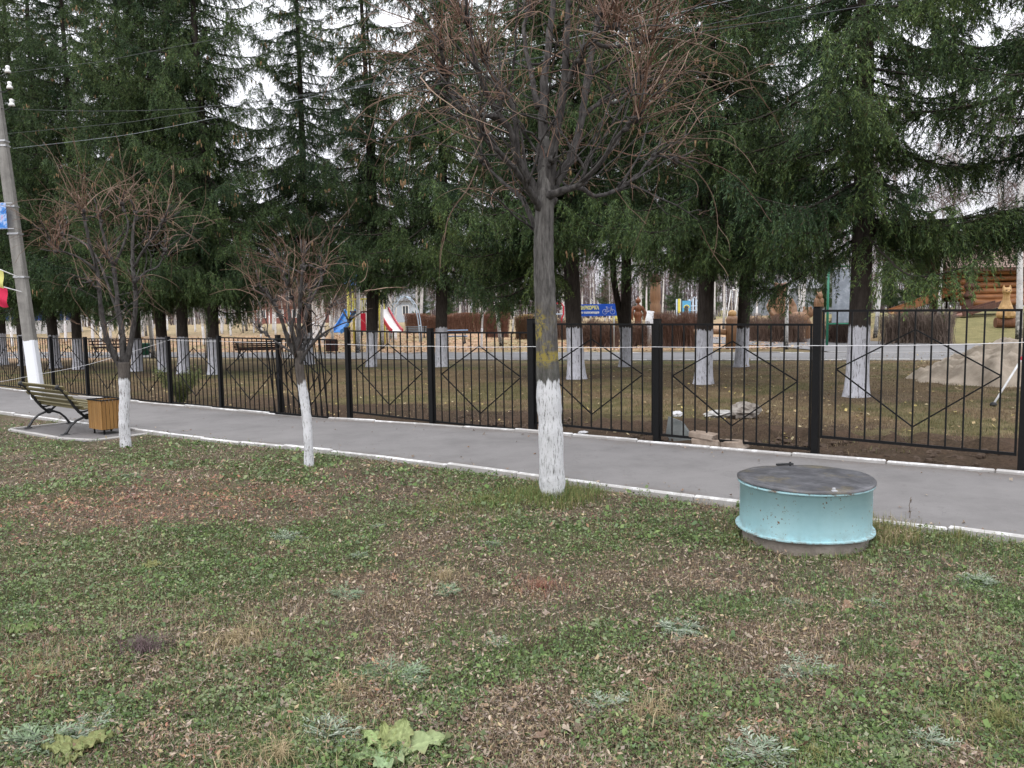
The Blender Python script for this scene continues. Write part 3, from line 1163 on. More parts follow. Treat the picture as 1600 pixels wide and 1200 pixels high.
for s in (-1, 1):
    b.bar((-W_ / 2 - .012, s * (D_ / 2 + .001), Z0 + H_ + .008), (W_ / 2 + .012, s * (D_ / 2 + .001), Z0 + H_ + .008), .035, .014)
    b.bar((s * (W_ / 2 - .006), -D_ / 2 + .017, Z0 + H_ + .008), (s * (W_ / 2 - .006), D_ / 2 - .017, Z0 + H_ + .008), .035, .014)
b.build('rim', BLACK, binT)
b = MB()
b.box((0, 0, Z0 + H_ / 2 - .01), (W_ - .05, D_ - .05, H_ - .03))
b.build('inner_liner', STEEL, binT)
for sx, sy in ((-1, -1), (1, -1), (-1, 1), (1, 1)):
    b = MB()
    b.bar((sx * (W_ / 2 - .06), sy * (D_ / 2 - .05), 0), (sx * (W_ / 2 - .06), sy * (D_ / 2 - .05), Z0 + .01), .022)
    b.build('leg', BLACK, binT)

# ------------------------------------------------------------------ turquoise well cover
wc = at(1262, 868)
wt = thing('well_cover', 'turquoise steel well cover with a dark worn round lid on the lawn', 'well cover', tuple(ground(1.99 + .15, 5.25 + .42)))
WX = P(1261, 800, 5.67)
wt.location = ground(WX.x - .02, 5.67)
wt.scale = (.955, .955, 1.0)


def teal_mat():
    m, nt, bs, oc = new_mat('teal_paint', .42, .4)
    c = ramp(nt, [(.3, (.30, .52, .57)), (.55, (.375, .60, .65)), (.75, (.43, .645, .685))])
    nt.links.new(noise(nt, oc, 2.4, 8, .65), c.inputs[0])
    st = noise(nt, oc, 9, 5, .6, (1, 1, .06))
    col = mixc(nt, mathn(nt, 'MULTIPLY', maprange(nt, st, .5, .75), .35), c.outputs[0], (.30, .50, .50))
    sp = maprange(nt, noise(nt, oc, 52, 3, .6), .63, .67)
    sp = mathn(nt, 'MULTIPLY', sp, maprange(nt, noise(nt, oc, 4.2, 3, .5), .50, .60))
    col = mixc(nt, sp, col, (.19, .10, .045))
    sep = nt.nodes.new('ShaderNodeSeparateXYZ')
    nt.links.new(oc, sep.inputs[0])
    dirt = mathn(nt, 'MULTIPLY', maprange(nt, sep.outputs['Z'], .17, .07), maprange(nt, noise(nt, oc, 12, 8, .75), .4, .65))
    col = mixc(nt, mathn(nt, 'MULTIPLY', dirt, .8), col, (.20, .19, .16))
    rust = maprange(nt, noise(nt, oc, 16, 8, .75), .50, .60)
    edge = mathn(nt, 'MAXIMUM', maprange(nt, sep.outputs['Z'], .405, .425), maprange(nt, sep.outputs['Z'], .105, .095))
    col = mixc(nt, mathn(nt, 'MULTIPLY', rust, edge), col, (.16, .11, .08))
    nt.links.new(col, bs.inputs['Base Color'])
    bump(nt, bs, noise(nt, oc, 5, 6, .6), .25, .01)
    return m


def lid_mat():
    m, nt, bs, oc = new_mat('lid_steel', .38, .5)
    c = ramp(nt, [(.25, (.03, .03, .033)), (.5, (.075, .075, .083)), (.72, (.16, .16, .175))])
    nt.links.new(noise(nt, oc, 5, 10, .75), c.inputs[0])
    och = mathn(nt, 'MULTIPLY', maprange(nt, noise(nt, oc, 3.0, 7, .72), .50, .62), maprange(nt, noise(nt, oc, 40, 6, .8), .38, .56))
    col = mixc(nt, mathn(nt, 'MULTIPLY', och, .6), c.outputs[0], (.20, .16, .075))
    nt.links.new(col, bs.inputs['Base Color'])
    rr = maprange(nt, noise(nt, oc, 4, 6, .7), .3, .7, .28, .62)
    nt.links.new(rr, bs.inputs['Roughness'])
    bump(nt, bs, noise(nt, oc, 6, 6, .7), .35, .01)
    return m


TEAL = teal_mat()
b = MB()
b.lathe([(.475, .096), (.475, .415), (.492, .418), (.492, .432), (.46, .433)], sides=72, cap=False)
b.build('drum', TEAL, wt, smooth=False).data.polygons.foreach_set('use_smooth', [True] * len(wt.children[-1].data.polygons))
b = MB()
ang = np.linspace(0, 2 * np.pi, 72, endpoint=False)
rr = .503 + .003 * np.sin(ang * 5)
for lay in range(1):
    V = []
    for r0, z in ((.470, .103), (1, .100), (1, .091), (.40, .088)):
        for a_, r_ in zip(ang, rr):
            R_ = r_ if r0 == 1 else r0
            V.append((R_ * math.cos(a_), R_ * math.sin(a_), z + .004 * math.sin(a_ * 3)))
    i = np.arange(4 * 72).reshape(4, 72)
    b.add(V, np.stack([i[:-1], np.roll(i[:-1], -1, 1), np.roll(i[1:], -1, 1), i[1:]], -1).reshape(-1, 4))
b.build('flange', TEAL, wt)
b = MB()
lidV = []
nr = 10
for k in range(nr + 1):
    r = .497 * k / nr
    for a_ in ang:
        z = .452 + .010 * (1 - (r / .497) ** 2) + .005 * math.sin(a_ * 2 + 1) * (r / .497) ** 2 + .003 * math.sin(a_ * 7) * (r / .497) ** 6
        lidV.append((r * math.cos(a_) if k else 0.0005 * math.cos(a_), r * math.sin(a_) if k else 0.0005 * math.sin(a_), z))
for a_ in ang:
    lidV.append((.497 * math.cos(a_), .497 * math.sin(a_), .438 + .005 * math.sin(a_ * 2 + 1)))
i = np.arange((nr + 2) * 72).reshape(nr + 2, 72)
b.add(lidV, np.stack([i[:-1], i[1:], np.roll(i[1:], -1, 1), np.roll(i[:-1], -1, 1)], -1).reshape(-1, 4))
lid = b.build('lid', lid_mat(), wt, smooth=True)
b = MB()
b.box((.035, -.455, .460), (.022, .016, .022), bevel=.003)
b.box((.035, -.465, .452), (.04, .03, .006), bevel=.002)
b.build('hasp', STEEL, lid)
b = MB()
b.bar((.055, .48, .445), (.055, .48, .475), .012)
b.bar((-.06, .47, .458), (.075, .47, .462), .03, .012)
b.build('hinge', IRON, lid)
b = MB()
b.lathe([(.445, -.12), (.455, .05), (.452, .086), (.30, .0855)], sides=64, cap=False)
b.build('concrete_ring', pm('old_concrete', [(.28, (.16, .14, .12)), (.5, (.26, .23, .20)), (.75, (.38, .345, .31))], 7, .92, .15, .6, 50), wt, smooth=True)
b = MB()
b.lathe([(.020, -.477), (.020, -.470)], sides=10)

# ------------------------------------------------------------------ bare pollarded lindens
SHOOT = leaf_mat('shoot_bark', .6, 0.0, .3)
BARK_G = bark_mat('linden_bark', (.026, .024, .023), (.20, .19, .18), 1.07, (.70, .705, .725), .85, 34, .05, lichen=True, vstretch=.16)
BARK_S = bark_mat('small_linden_bark', (.05, .042, .038), (.17, .15, .135), .98, (.72, .725, .75), .85, 30, .05, vstretch=.2)
LIMB = pm('limb_bark', [(.3, (.022, .020, .020)), (.7, (.115, .107, .103))], 30, .9, .15, .7, stretch=(1, 1, .3))


def catmull(pts, n):
    p = np.asarray([tuple(q) for q in pts], float)
    p = np.concatenate([[2 * p[0] - p[1]], p, [2 * p[-1] - p[-2]]])
    out = []
    segs = len(p) - 3
    for i in range(segs):
        t = np.linspace(0, 1, n, endpoint=(i == segs - 1))[:, None]
        a, b, c, d = p[i:i + 4]
        out.append(.5 * ((2 * b) + (-a + c) * t + (2 * a - 5 * b + 4 * c - d) * t ** 2 + (-a + 3 * b - 3 * c + d) * t ** 3))
    return np.concatenate(out)


def shoots(knobs, seed, depth_dir=None, col_a=(.125, .062, .044), col_b=(.235, .16, .115), K=11, r0=.0042):
    """knobs: (centre, outward dir, count, Lmin, Lmax, spread, gravity)"""
    rng = np.random.default_rng(seed)
    PP, RR, CC = [], [], []
    for c, out, cnt, l0, l1, spread, grav in knobs:
        c, out = np.asarray(c, float), np.asarray(out, float)
        out = out / np.linalg.norm(out)
        d = unit(out[None] + spread * rng.normal(size=(cnt, 3)))
        L = l0 + (l1 - l0) * rng.random(cnt) ** 1.4
        st = L[:, None] / (K - 1)
        p = c + rng.normal(size=(cnt, 3)) * .035
        curl = rng.normal(size=(cnt, 3)) * .10
        up = rng.normal(.10, .12, size=(cnt, 1)) * np.array([[0, 0, 1.0]])
        pts = [p]
        for k in range(K - 1):
            u = k / (K - 1)
            d = unit(d + curl + up * (1 - u) * .55 + rng.normal(size=(cnt, 3)) * .11 - np.array([0, 0, 1.0]) * grav * (.03 + .16 * u) * rng.random((cnt, 1)))
            p = p + d * st
            pts.append(p)
        pts = np.stack(pts, 1)
        r = r0 * (.6 + .8 * rng.random((cnt, 1))) * np.linspace(1.05, .38, K)[None] * np.clip(L[:, None] / .9, .6, 1.15)
        PP.append(pts)
        RR.append(r)
        u = rng.random((cnt, 1))
        cc = np.array(col_a) * (1 - u) + np.array(col_b) * u
        cc = cc * (.65 + .6 * rng.random((cnt, 1)))
        CC.append(np.repeat(cc[:, None], K, 1))
        # side twigs
        ns = int(cnt * 1.1)
        src = rng.integers(0, cnt, ns)
        kk = rng.integers(2, K - 2, ns)
        b0 = pts[src, kk]
        td = unit(pts[src, kk + 1] - pts[src, kk])
        d = unit(td + rng.normal(size=(ns, 3)) * .55)
        Ls = (.12 + .35 * rng.random(ns)) * L[src]
        q = [b0]
        p = b0
        for k in range(K - 1):
            d = unit(d + rng.normal(size=(ns, 3)) * .07 - np.array([0, 0, .02]) * grav)
            p = p + d * (Ls[:, None] / (K - 1))
            q.append(p)
        PP.append(np.stack(q, 1))
        RR.append(r[src, kk][:, None] * np.linspace(.72, .35, K)[None])
        CC.append(np.repeat(cc[src][:, None], K, 1))
    Pn, Rn, Cn = np.concatenate(PP), np.concatenate(RR), np.concatenate(CC)
    V, q = twigs(Pn, Rn, 3)
    b = MB()
    b.add(V, q, 0, np.repeat(Cn.reshape(-1, 3), 3, 0))
    return b


def bare_tree(name, label, foot, trunk_px, trunk_r, limbs, knobs, seed, bark, K=11, r0=.0042, knob_r=.05, group=None, side=30, side_len=1.0):
    """trunk_px: (px, py, ddepth); limbs: list of [(px,py,ddepth,r),...]; knobs: (px,py,dd,count,lmin,lmax,spread,grav)"""
    base = foot
    D = base.y
    B0 = np.array(base)
    root = thing(name, label, 'tree', tuple(base), group=group)
    def L(px, py, dd):
        return np.array(P(px, py, D + dd)) - B0
    rng = np.random.default_rng(seed)
    pts = [L(*q) for q in trunk_px]
    pts[0] = pts[0] * np.array([1, 1, 0]) + np.array([0, 0, -.05])
    tp = catmull(pts, 9)
    rr = np.interp(np.linspace(0, 1, len(tp)), np.linspace(0, 1, len(trunk_r)), trunk_r)
    rr = rr * (1 + .03 * rng.normal(size=len(rr)))
    b = MB()
    b.tube(tp, rr, 22)
    V = b.v[0]
    nn = fnoise(np.arctan2(V[:, 1], V[:, 0]) * 1.4 + 9, V[:, 2], 3.0, seed) - .5
    ctr = np.repeat(tp, 22, 0)
    b.v[0] = ctr + (V - ctr) * (1 + .16 * nn[:, None])
    trunk = b.build('trunk', bark, root, smooth=True)
    axis = tp[-1] * np.array([1, 1, 0])
    bl = MB()
    ends, lsamp = [], []
    for lm in limbs:
        q = catmull([L(*p[:3]) for p in lm], 6)
        r = np.interp(np.linspace(0, 1, len(q)), np.linspace(0, 1, len(lm)), [p[3] for p in lm]) * np.linspace(1.0, .72, len(q)) * (1.0 if D < 8 else .82)
        q = q + rng.normal(size=q.shape) * r[:, None] * .12
        bl.tube(q, r * (1 + .06 * rng.normal(size=len(r))), 10)
        ends.append((q[-1], r[-1]))
        lsamp.append(q[3:])
    for e, r in ends:
        if r > .012:
            bl.ellip(e, (r * 1.5, r * 1.5, r * 1.3), seg=10, rings=7, jit=.2, rng=rng)
    # knuckles where the shoots were cut back
    ks = []
    for px, py, dd, cnt, l0, l1, sp, gr in knobs:
        c = L(px, py, dd)
        out = c - axis - np.array([0, 0, max(.3, tp[-1][2] * .82)])
        if np.linalg.norm(out) < .05:
            out = np.array([0, 0, 1.0])
        out[2] += .25
        ks.append((c, out, cnt, l0, l1, sp, gr))
        bl.ellip(c, (knob_r, knob_r, knob_r * .9), seg=9, rings=6, jit=.3, rng=rng)
        if len(lsamp):
            src = np.concatenate(lsamp)
            dd_ = np.linalg.norm(src - c, axis=1) + 3 * np.clip(src[:, 2] - c[2] + .08, 0, None)
            dd_[dd_ < .10] = 9
            e0 = src[np.argmin(dd_)]
            gap_ = np.linalg.norm(e0 - c)
            if gap_ > .06:
                w_ = np.linspace(0, 1, 7)[:, None]
                pth = e0 * (1 - w_) + c * w_ + np.array([0, 0, -.10 * gap_]) * (4 * w_ * (1 - w_)) + rng.normal(size=(7, 3)) * .012
                pth[0], pth[-1] = e0, c
                bl.tube(pth, np.linspace(.020, .013, 7), 7)
        for _ in range(3):      # stubs and side limbs round the knuckle
            o_ = unit(out / np.linalg.norm(out) + rng.normal(size=3) * .7)
            ln_ = rng.uniform(.10, .30)
            bl.tube([c, c + o_ * ln_ * .5 + rng.normal(size=3) * .01, c + o_ * ln_], [.012, .009, .006], 6)
    # forking side branches all through the crown
    if len(lsamp):
        src = np.concatenate(lsamp)
        for _ in range(side):
            p0 = src[rng.integers(len(src))]
            o_ = unit((p0 - axis) * np.array([1, 1, 0]) * 1.2 + rng.normal(size=3) * .35 + np.array([0, 0, .55]))
            ln_ = rng.uniform(.35, .95) * side_len
            w_ = np.linspace(0, 1, 8)[:, None]
            cv = rng.normal(size=3) * .22 * ln_
            pth = p0 + o_ * ln_ * w_ + cv * (w_ ** 2) + np.cumsum(rng.normal(size=(8, 3)) * .010, 0)
            r1 = rng.uniform(.007, .014)
            bl.tube(pth, np.linspace(r1, r1 * .45, 8), 6)
            for k_ in (3, 5, 6):
                if rng.random() < .75:
                    o2 = unit(o_ + rng.normal(size=3) * .7)
                    l2_ = ln_ * rng.uniform(.2, .5)
                    q2 = pth[k_] + o2 * l2_ * w_[:6] / w_[5] + np.cumsum(rng.normal(size=(6, 3)) * .010, 0)
                    q2[0] = pth[k_]
                    bl.tube(q2, np.linspace(r1 * .6, r1 * .25, 6), 5)
                    ks.append((q2[-1], o2, 1, .15, .6, .5, 1.0))
            ks.append((pth[-1], o_, 2, .25, .9, .5, 1.0))
    bl.build('limbs', LIMB, root, smooth=True)
    sb = shoots(ks, seed + 1, K=K, r0=r0)
    sb.build('crown', SHOOT, root)
    return root


foot = at(864, 777)
main_limbs = [
    [(850, 318, 0, .075), (852, 262, .02, .068), (849, 224, .05, .055), (850, 140, .12, .048), (858, 60, .2, .04), (865, -10, .25, .034), (868, -110, .3, .02)],
    [(858, 300, .0, .06), (867, 224, -.06, .045), (881, 140, -.14, .04), (886, 40, -.2, .034), (892, -90, -.3, .018)],
    [(858, 318, .03, .056), (868, 286, .05, .052), (893, 243, .12, .046), (909, 182, .2, .040), (920, 105, .3, .038), (936, 20, .4, .034), (950, -70, .5, .016)],
    [(848, 322, .0, .046), (833, 290, .0, .042), (808, 246, -.08, .038), (800, 210, -.15, .036), (780, 180, -.22, .032), (755, 132, -.32, .028), (741, 84, -.4, .024), (727, -5, -.5, .016)],
    [(846, 330, -.03, .036), (836, 312, -.12, .032), (815, 278, -.3, .028), (780, 238, -.5, .026), (752, 212, -.65, .02)],
    [(846, 370, .02, .034), (838, 360, .07, .03), (825, 329, .15, .027), (813, 308, .25, .025), (780, 280, .4, .02), (752, 250, .5, .014)],
    [(857, 306, -.06, .04), (880, 298, -.16, .033), (906, 287, -.25, .028), (940, 252, -.35, .025), (962, 217, -.45, .022), (992, 186, -.55, .017)],
    [(858, 302, .05, .03), (902, 292, .22, .025), (930, 306, .35, .022), (969, 294, .5, .02), (997, 273, .6, .017), (1022, 244, .7, .015), (1055, 251, .8, .012)],
    [(808, 246, -.08, .03), (806, 200, -.1, .026), (796, 150, -.1, .022), (770, 118, -.05, .02), (757, 96, .0, .018)],
    [(840, 170, .08, .03), (829, 110, .2, .026), (818, 50, .3, .022), (828, 10, .4, .018), (836, -60, .5, .012)],
    [(909, 182, .2, .024), (940, 160, .3, .02), (968, 158, .45, .016), (1000, 120, .6, .012)],
    [(881, 140, -.14, .026), (905, 90, -.3, .022), (925, 60, -.45, .018), (960, 40, -.6, .012)],
    [(780, 182, -.22, .022), (740, 178, -.3, .018), (712, 160, -.35, .015), (690, 120, -.4, .012)],
]
main_knobs = [
    (727, 30, -.5, 32, .35, 1.47, 0.62, .8), (700, 112, -.4, 27, .4, 1.76, 0.62, 1.2), (757, 92, .0, 27, .3, 1.41, 0.67, .8), (752, 212, -.65, 12, .4, 1.53, 0.67, 1.7),
    (752, 250, .5, 9, .4, 1.29, 0.67, 1.6), (828, 8, .4, 24, .3, 1.29, 0.78, .6), (866, -40, .25, 27, .3, 1.29, 0.78, .5), (937, 22, .4, 42, .4, 1.76, 0.67, .9),
    (962, 40, -.6, 36, .5, 1.88, 0.67, 1.0), (1000, 120, .6, 36, .5, 1.88, 0.56, 1.1), (992, 186, -.55, 27, .5, 1.88, 0.62, 1.6), (1022, 244, .7, 11, .4, 1.41, 0.67, 2.0),
    (1055, 251, .8, 9, .4, 1.29, 0.67, 2.2), (886, -20, -.2, 24, .3, 1.41, 0.78, .6), (905, 96, -.3, 17, .3, 1.53, 1.01, 1.2), (785, 150, -.3, 12, .3, 1.41, 1.01, 1.2),
    (862, 250, -.1, 4, .3, 0.95, 1.34, 1.2), (690, 70, -.6, 20, .4, 1.53, 0.67, .9), (1010, 60, -.2, 27, .5, 1.88, 0.56, .9),
]
bare_tree('linden_tree', 'big bare linden with yellow lichen above its whitewashed trunk, in the middle of the lawn', foot,
          [(864, 777, 0), (861, 690, .0), (857, 600, .0), (853, 500, 0), (850, 430, 0), (850, 360, 0), (852, 300, 0), (852, 262, .02), (850, 215, .05)], [.122, .112, .104, .098, .093, .088, .080, .064, .045],
          main_limbs, main_knobs, 21, BARK_G, K=14, r0=.0046, knob_r=.036, side=90, side_len=1.05)

foot = at(197, 698)
left_limbs = [
    [(191, 575, 0, .06), (178, 555, -.05, .055), (165, 522, -.12, .05), (157, 475, -.2, .046), (152, 425, -.25, .04), (140, 380, -.3, .034), (130, 335, -.35, .03)],
    [(193, 570, .02, .055), (190, 520, .08, .05), (184, 480, .12, .046), (178, 420, .18, .042), (165, 380, .22, .035), (155, 340, .25, .026)],
    [(196, 572, .03, .05), (206, 525, .0, .048), (212, 470, -.04, .044), (208, 420, -.06, .04), (207, 370, -.06, .034), (212, 335, -.06, .026)],
    [(184, 490, .1, .026), (170, 450, .2, .024), (150, 400, .35, .022), (118, 372, .5, .018), (96, 365, .6, .013)],
    [(208, 420, -.06, .026), (225, 390, -.2, .022), (245, 365, -.3, .018), (256, 345, -.35, .013)],
    [(178, 415, .18, .028), (192, 385, .2, .024), (200, 350, .3, .02), (190, 320, .35, .014)],
    [(152, 425, -.25, .025), (128, 405, -.4, .02), (105, 395, -.5, .016), (88, 392, -.6, .012)],
    [(212, 440, .0, .024), (228, 425, .2, .02), (248, 415, .35, .017), (258, 390, .4, .013)],
]
left_knobs = [(130, 330, -.35, 28, .5, 1.15, .6, .3), (155, 336, .25, 21, .4, 1.1, .7, .2), (212, 332, -.06, 21, .4, 1.15, .65, .4), (96, 365, .6, 26, .4, 1.0, .5, .8), (256, 345, -.35, 14, .4, .95, .55, .8),
              (190, 318, .35, 18, .4, 1.0, .7, .2), (88, 392, -.6, 24, .4, 1.0, .5, 1.0), (258, 390, .4, 13, .4, 1.0, .55, 1.0), (165, 400, 0, 24, .3, .9, 1.3, 1.0), (210, 440, -.2, 6, .5, .9, .9, 1.3), (140, 440, -.3, 9, .3, .85, .9, 1.5)]
bare_tree('linden_tree', 'forked bare linden with three grey limbs standing beside the wooden litter bin', foot,
          [(197, 698, 0), (194, 660, 0), (195, 620, 0), (194, 590, 0), (193, 566, 0)], [.080, .073, .071, .075, .078], left_limbs, left_knobs, 33, BARK_S, K=13, r0=.0052, knob_r=.036, side=26, side_len=.75)

foot = at(483, 728)
small_limbs = [
    [(467, 560, 0, .045), (452, 535, -.05, .035), (440, 500, -.12, .03), (425, 470, -.2, .024), (405, 445, -.3, .014)],
    [(466, 556, .02, .042), (457, 520, .1, .034), (450, 480, .18, .027), (446, 440, .22, .018), (440, 415, .25, .012)],
    [(466, 552, 0, .042), (467, 510, -.1, .036), (469, 470, -.15, .03), (472, 430, -.2, .024), (474, 405, -.2, .014)],
    [(467, 548, .02, .036), (474, 515, .1, .03), (482, 480, .2, .026), (496, 450, .28, .018), (506, 425, .35, .012)],
    [(468, 570, -.02, .028), (480, 548, -.1, .024), (500, 525, -.2, .02), (525, 510, -.3, .014), (545, 502, -.4, .009)],
    [(467, 562, .0, .028), (490, 535, .12, .021), (506, 505, .2, .017), (516, 480, .25, .011)],
    [(466, 558, .0, .026), (448, 545, .2, .02), (425, 530, .35, .015), (405, 515, .45, .009)],
    [(472, 560, .06, .024), (478, 525, .3, .02), (476, 490, .45, .017), (485, 455, .5, .012)],
    [(462, 556, -.06, .024), (456, 520, -.3, .02), (460, 480, -.42, .016), (452, 450, -.5, .012)],
]
small_knobs = [(405, 445, -.3, 13, .25, 0.66, .5, .5), (440, 416, .25, 16, .25, 0.62, .6, .2), (474, 404, -.2, 17, .25, 0.62, .6, .2), (506, 424, .35, 16, .25, 0.66, .6, .3), (545, 502, -.4, 4, .2, 0.44, .5, .8), (516, 480, .25, 9, .25, 0.66, .55, .5),
               (405, 515, .45, 4, .2, 0.44, .5, .8), (485, 454, .5, 14, .25, 0.62, .7, .3), (452, 450, -.5, 14, .25, 0.62, .7, .4), (470, 470, 0, 31, .2, 0.57, .9, .5), (430, 470, 0, 10, .25, 0.53, .6, .6), (466, 520, 0, 13, .2, 0.53, 1.0, .5)]
bare_tree('linden_tree', 'smallest bare linden with crooked whitewashed trunk and bushy reddish crown', foot,
          [(483, 729, 0), (482, 695, 0), (480, 660, .02), (475, 620, .03), (471, 596, .02), (468, 572, 0), (467, 548, 0)], [.062, .052, .053, .055, .048, .050, .044], small_limbs, small_knobs, 44, BARK_S, K=12, r0=.0048, knob_r=.022, side=20, side_len=.36)

# ------------------------------------------------------------------ spruces
NEEDLE = leaf_mat('spruce_needles', .55, .2, .3)
S_BARK = bark_mat('spruce_bark', (.022, .018, .016), (.075, .063, .055), 1.36, (.60, .605, .66), .75, 16, .05)
S_LIMB = flat('spruce_limb', (.030, .024, .020), .3, rough=.9, bmp=0)
CONE_M = pm('cones', [(.3, (.22, .14, .075)), (.7, (.40, .27, .15))], 40, .8, .2, 0)


def spruce_meshes(seed, H=19.0, R=3.3, hb=2.9, r0=.21, twin=False, lowbough=False, cones=0, hue=0.0, gap=1.0, fork=False, hole=None):
    rng = np.random.default_rng(seed)
    # trunk
    tb = MB()
    z = np.concatenate([[-.15, 0, .15, .4, .9], np.linspace(1.5, H, 20)])
    fl = 1 + .28 * np.exp(-np.clip(z, 0, None) / .22)
    rad = r0 * (1 - .97 * np.clip(z, 0, None) / H) * fl
    bend = np.stack([.12 * np.sin(z * .28 + seed), .12 * np.sin(z * .23 + 2 * seed), z], 1)
    bend[:, :2] -= bend[1, :2]
    tb.tube(bend, rad, 16)
    if twin or fork:
        z2 = np.concatenate([[-.1, .1, .4, .9], np.linspace(1.5, H * .8, 14)]) if twin else np.concatenate([[.9, 1.2, 1.6], np.linspace(2.0, H * .75, 14)])
        off = (.17 if twin else .02) + (.05 if twin else .20) * np.clip(z2 - (0 if twin else .9), 0, 2.2)
        rad2 = r0 * (.72 if twin else .62) * (1 - .97 * np.clip(z2, 0, None) / (H * .8))
        p2 = np.stack([np.interp(z2, z, bend[:, 0]) + off, np.interp(z2, z, bend[:, 1]) + .05, z2], 1)
        tb.tube(p2, rad2, 12)
    V = tb.v[0]
    # crown
    bh, ba, bL, low = [], [], [], []
    h = hb
    az = rng.random() * 6.28
    while h < H - .25:
        u = (h - hb) / (H - hb)
        az += 2.4 + rng.normal() * .35
        L = (R * (1 - u) ** .70 * (.50 + .78 * rng.random() ** 1.1) + .18)
        if u < .05:
            L *= .8
        if rng.random() < .20 * gap:
            L *= .45
        bh.append(h)
        ba.append(az)
        bL.append(L)
        h += (.062 + .045 * u) * (.5 + 1.0 * rng.random()) * (.72 + .28 * gap)
    bh, ba, bL = np.array(bh), np.array(ba), np.array(bL)
    if hole:
        dz_ = np.abs((ba - hole[0] + np.pi) % (2 * np.pi) - np.pi)
        hm = (dz_ < hole[1]) & (bh > hole[2]) & (bh < hole[3])
        bL[hm] = np.minimum(bL[hm], .9)
    if lowbough:       # one long low bough to the right
        bh = np.concatenate([bh, [3.05, 3.25, 3.15, 3.35, 3.1, 3.25, 3.3, 3.2]])
        ba = np.concatenate([ba, lowbough[0] + np.array([-.12, .14, .02, -.24, .28, -.06, .08, -.38])])
        bL = np.concatenate([bL, [4.0, 4.3, 4.6, 3.6, 3.7, 3.2, 2.6, 3.0]])
    n = len(bh)
    K = 12
    s = np.linspace(0, 1, K)
    u = (bh - hb) / (H - hb)
    e0 = np.interp(u, [0, .25, .6, 1], [-.30, -.16, .12, .9]) + rng.normal(size=n) * .10
    droop = np.interp(u, [0, .3, 1], [.30, .42, .1]) * (.8 + .5 * rng.random(n))
    upc = np.interp(u, [0, .3, 1], [.42, .40, .2])
    zz = bL[:, None] * (e0[:, None] * s - droop[:, None] * s ** 2 * (1 - s) * 1.6 + (upc - .12)[:, None] * s ** 3 * .8)
    if lowbough:
        zz[-8:] = bL[-8:, None] * (.09 * s - .24 * s * (1 - s) + .02 * s ** 3)[None]
    wob_ = np.cumsum(rng.normal(size=(n, K)) * .06, 1)
    rx = bL[:, None] * s
    bx = np.interp(bh, z, bend[:, 0])[:, None] + rx * np.cos(ba[:, None] + wob_ * s)
    by = np.interp(bh, z, bend[:, 1])[:, None] + rx * np.sin(ba[:, None] + wob_ * s)
    BP = np.stack([bx, by, bh[:, None] + zz], -1)
    lb = MB()
    V, q = twigs(BP, (.007 + .009 * bL[:, None]) * np.linspace(1, .15, K)[None], 4)
    lb.add(V, q)
    # secondaries
    def interp_branch(i, t):
        x = t * (K - 1)
        k = np.clip(x.astype(int), 0, K - 2)
        f = (x - k)[:, None]
        p = BP[i, k] * (1 - f) + BP[i, k + 1] * f
        return p, unit(BP[i, k + 1] - BP[i, k])
    cnt = np.maximum(8, (bL * .95 / .078 * 2).astype(int))
    bi = np.repeat(np.arange(n), cnt)
    m = len(bi)
    tt_ = .05 + .95 * rng.random(m) ** .9
    p0, td = interp_branch(bi, tt_)
    side = unit(np.cross(td, np.array([0, 0, 1.0]))) * np.where(rng.random(m) < .5, 1, -1)[:, None]
    a = np.radians(48 + 18 * rng.normal(size=m))
    d = unit(td * np.cos(a)[:, None] + side * np.sin(a)[:, None] + rng.normal(size=(m, 3)) * .12)
    l2 = np.clip(.20 + .42 * bL[bi] * (1.08 - tt_) * (.35 + .65 * tt_), .12, .95) * (.55 + .6 * rng.random(m))
    K2 = 6
    w = np.linspace(0, 1, K2)
    hang = np.interp(u[bi], [0, .5, 1], [.62, .5, .12]) * (.55 + .9 * rng.random(m))
    S2 = p0[:, None] + d[:, None] * (l2[:, None] * (w - .18 * w ** 2)[None])[..., None] - np.array([0, 0, 1.0]) * (l2[:, None] * (hang[:, None] * (.25 * w + .75 * w ** 2)[None]))[..., None]
    V, q = twigs(S2, np.full((m, K2), .0045) * np.linspace(1, .5, K2)[None], 3)
    lb.add(V, q)
    # hanging strings
    hc = rng.random(m) < np.interp(u[bi], [0, .7, 1], [.9, .6, .05])
    hi = np.nonzero(hc)[0]
    hi = np.concatenate([hi, hi[rng.random(len(hi)) < .85]])
    mt = len(hi)
    tx = rng.random(mt) * (K2 - 1.01)
    k = tx.astype(int)
    f = (tx - k)[:, None]
    hp = S2[hi, k] * (1 - f) + S2[hi, k + 1] * f
    hl = (.10 + .34 * rng.random(mt) ** 1.3) * np.interp(bL[bi[hi]], [.3, 2.5], [.5, 1.15])
    hd = unit(np.array([0, 0, -1.0]) + rng.normal(size=(mt, 3)) * .20 + d[hi] * .28)
    S3 = hp[:, None] + hd[:, None] * (hl[:, None] * np.linspace(0, 1, K2)[None])[..., None]
    # shoots along secondaries and strings
    def spawn(S, Ls, spacing, bidx):
        c = np.maximum(3, (Ls / spacing).astype(int))
        j = np.repeat(np.arange(len(S)), c)
        t = rng.random(len(j)) * (K2 - 1.001)
        k_ = t.astype(int)
        f_ = (t - k_)[:, None]
        p = S[j, k_] * (1 - f_) + S[j, k_ + 1] * f_
        tg = unit(S[j, k_ + 1] - S[j, k_])
        dd = unit(tg * .75 + rng.normal(size=(len(j), 3)) * np.array([.5, .5, .34]) + np.array([0, 0, -.16]))
        return p, dd, bidx[j], t / (K2 - 1)
    pa, da, ia, ta_ = spawn(S2, l2, .0125, bi)
    pb_, db_, ib_, tb_ = spawn(S3, hl, .0135, bi[hi])
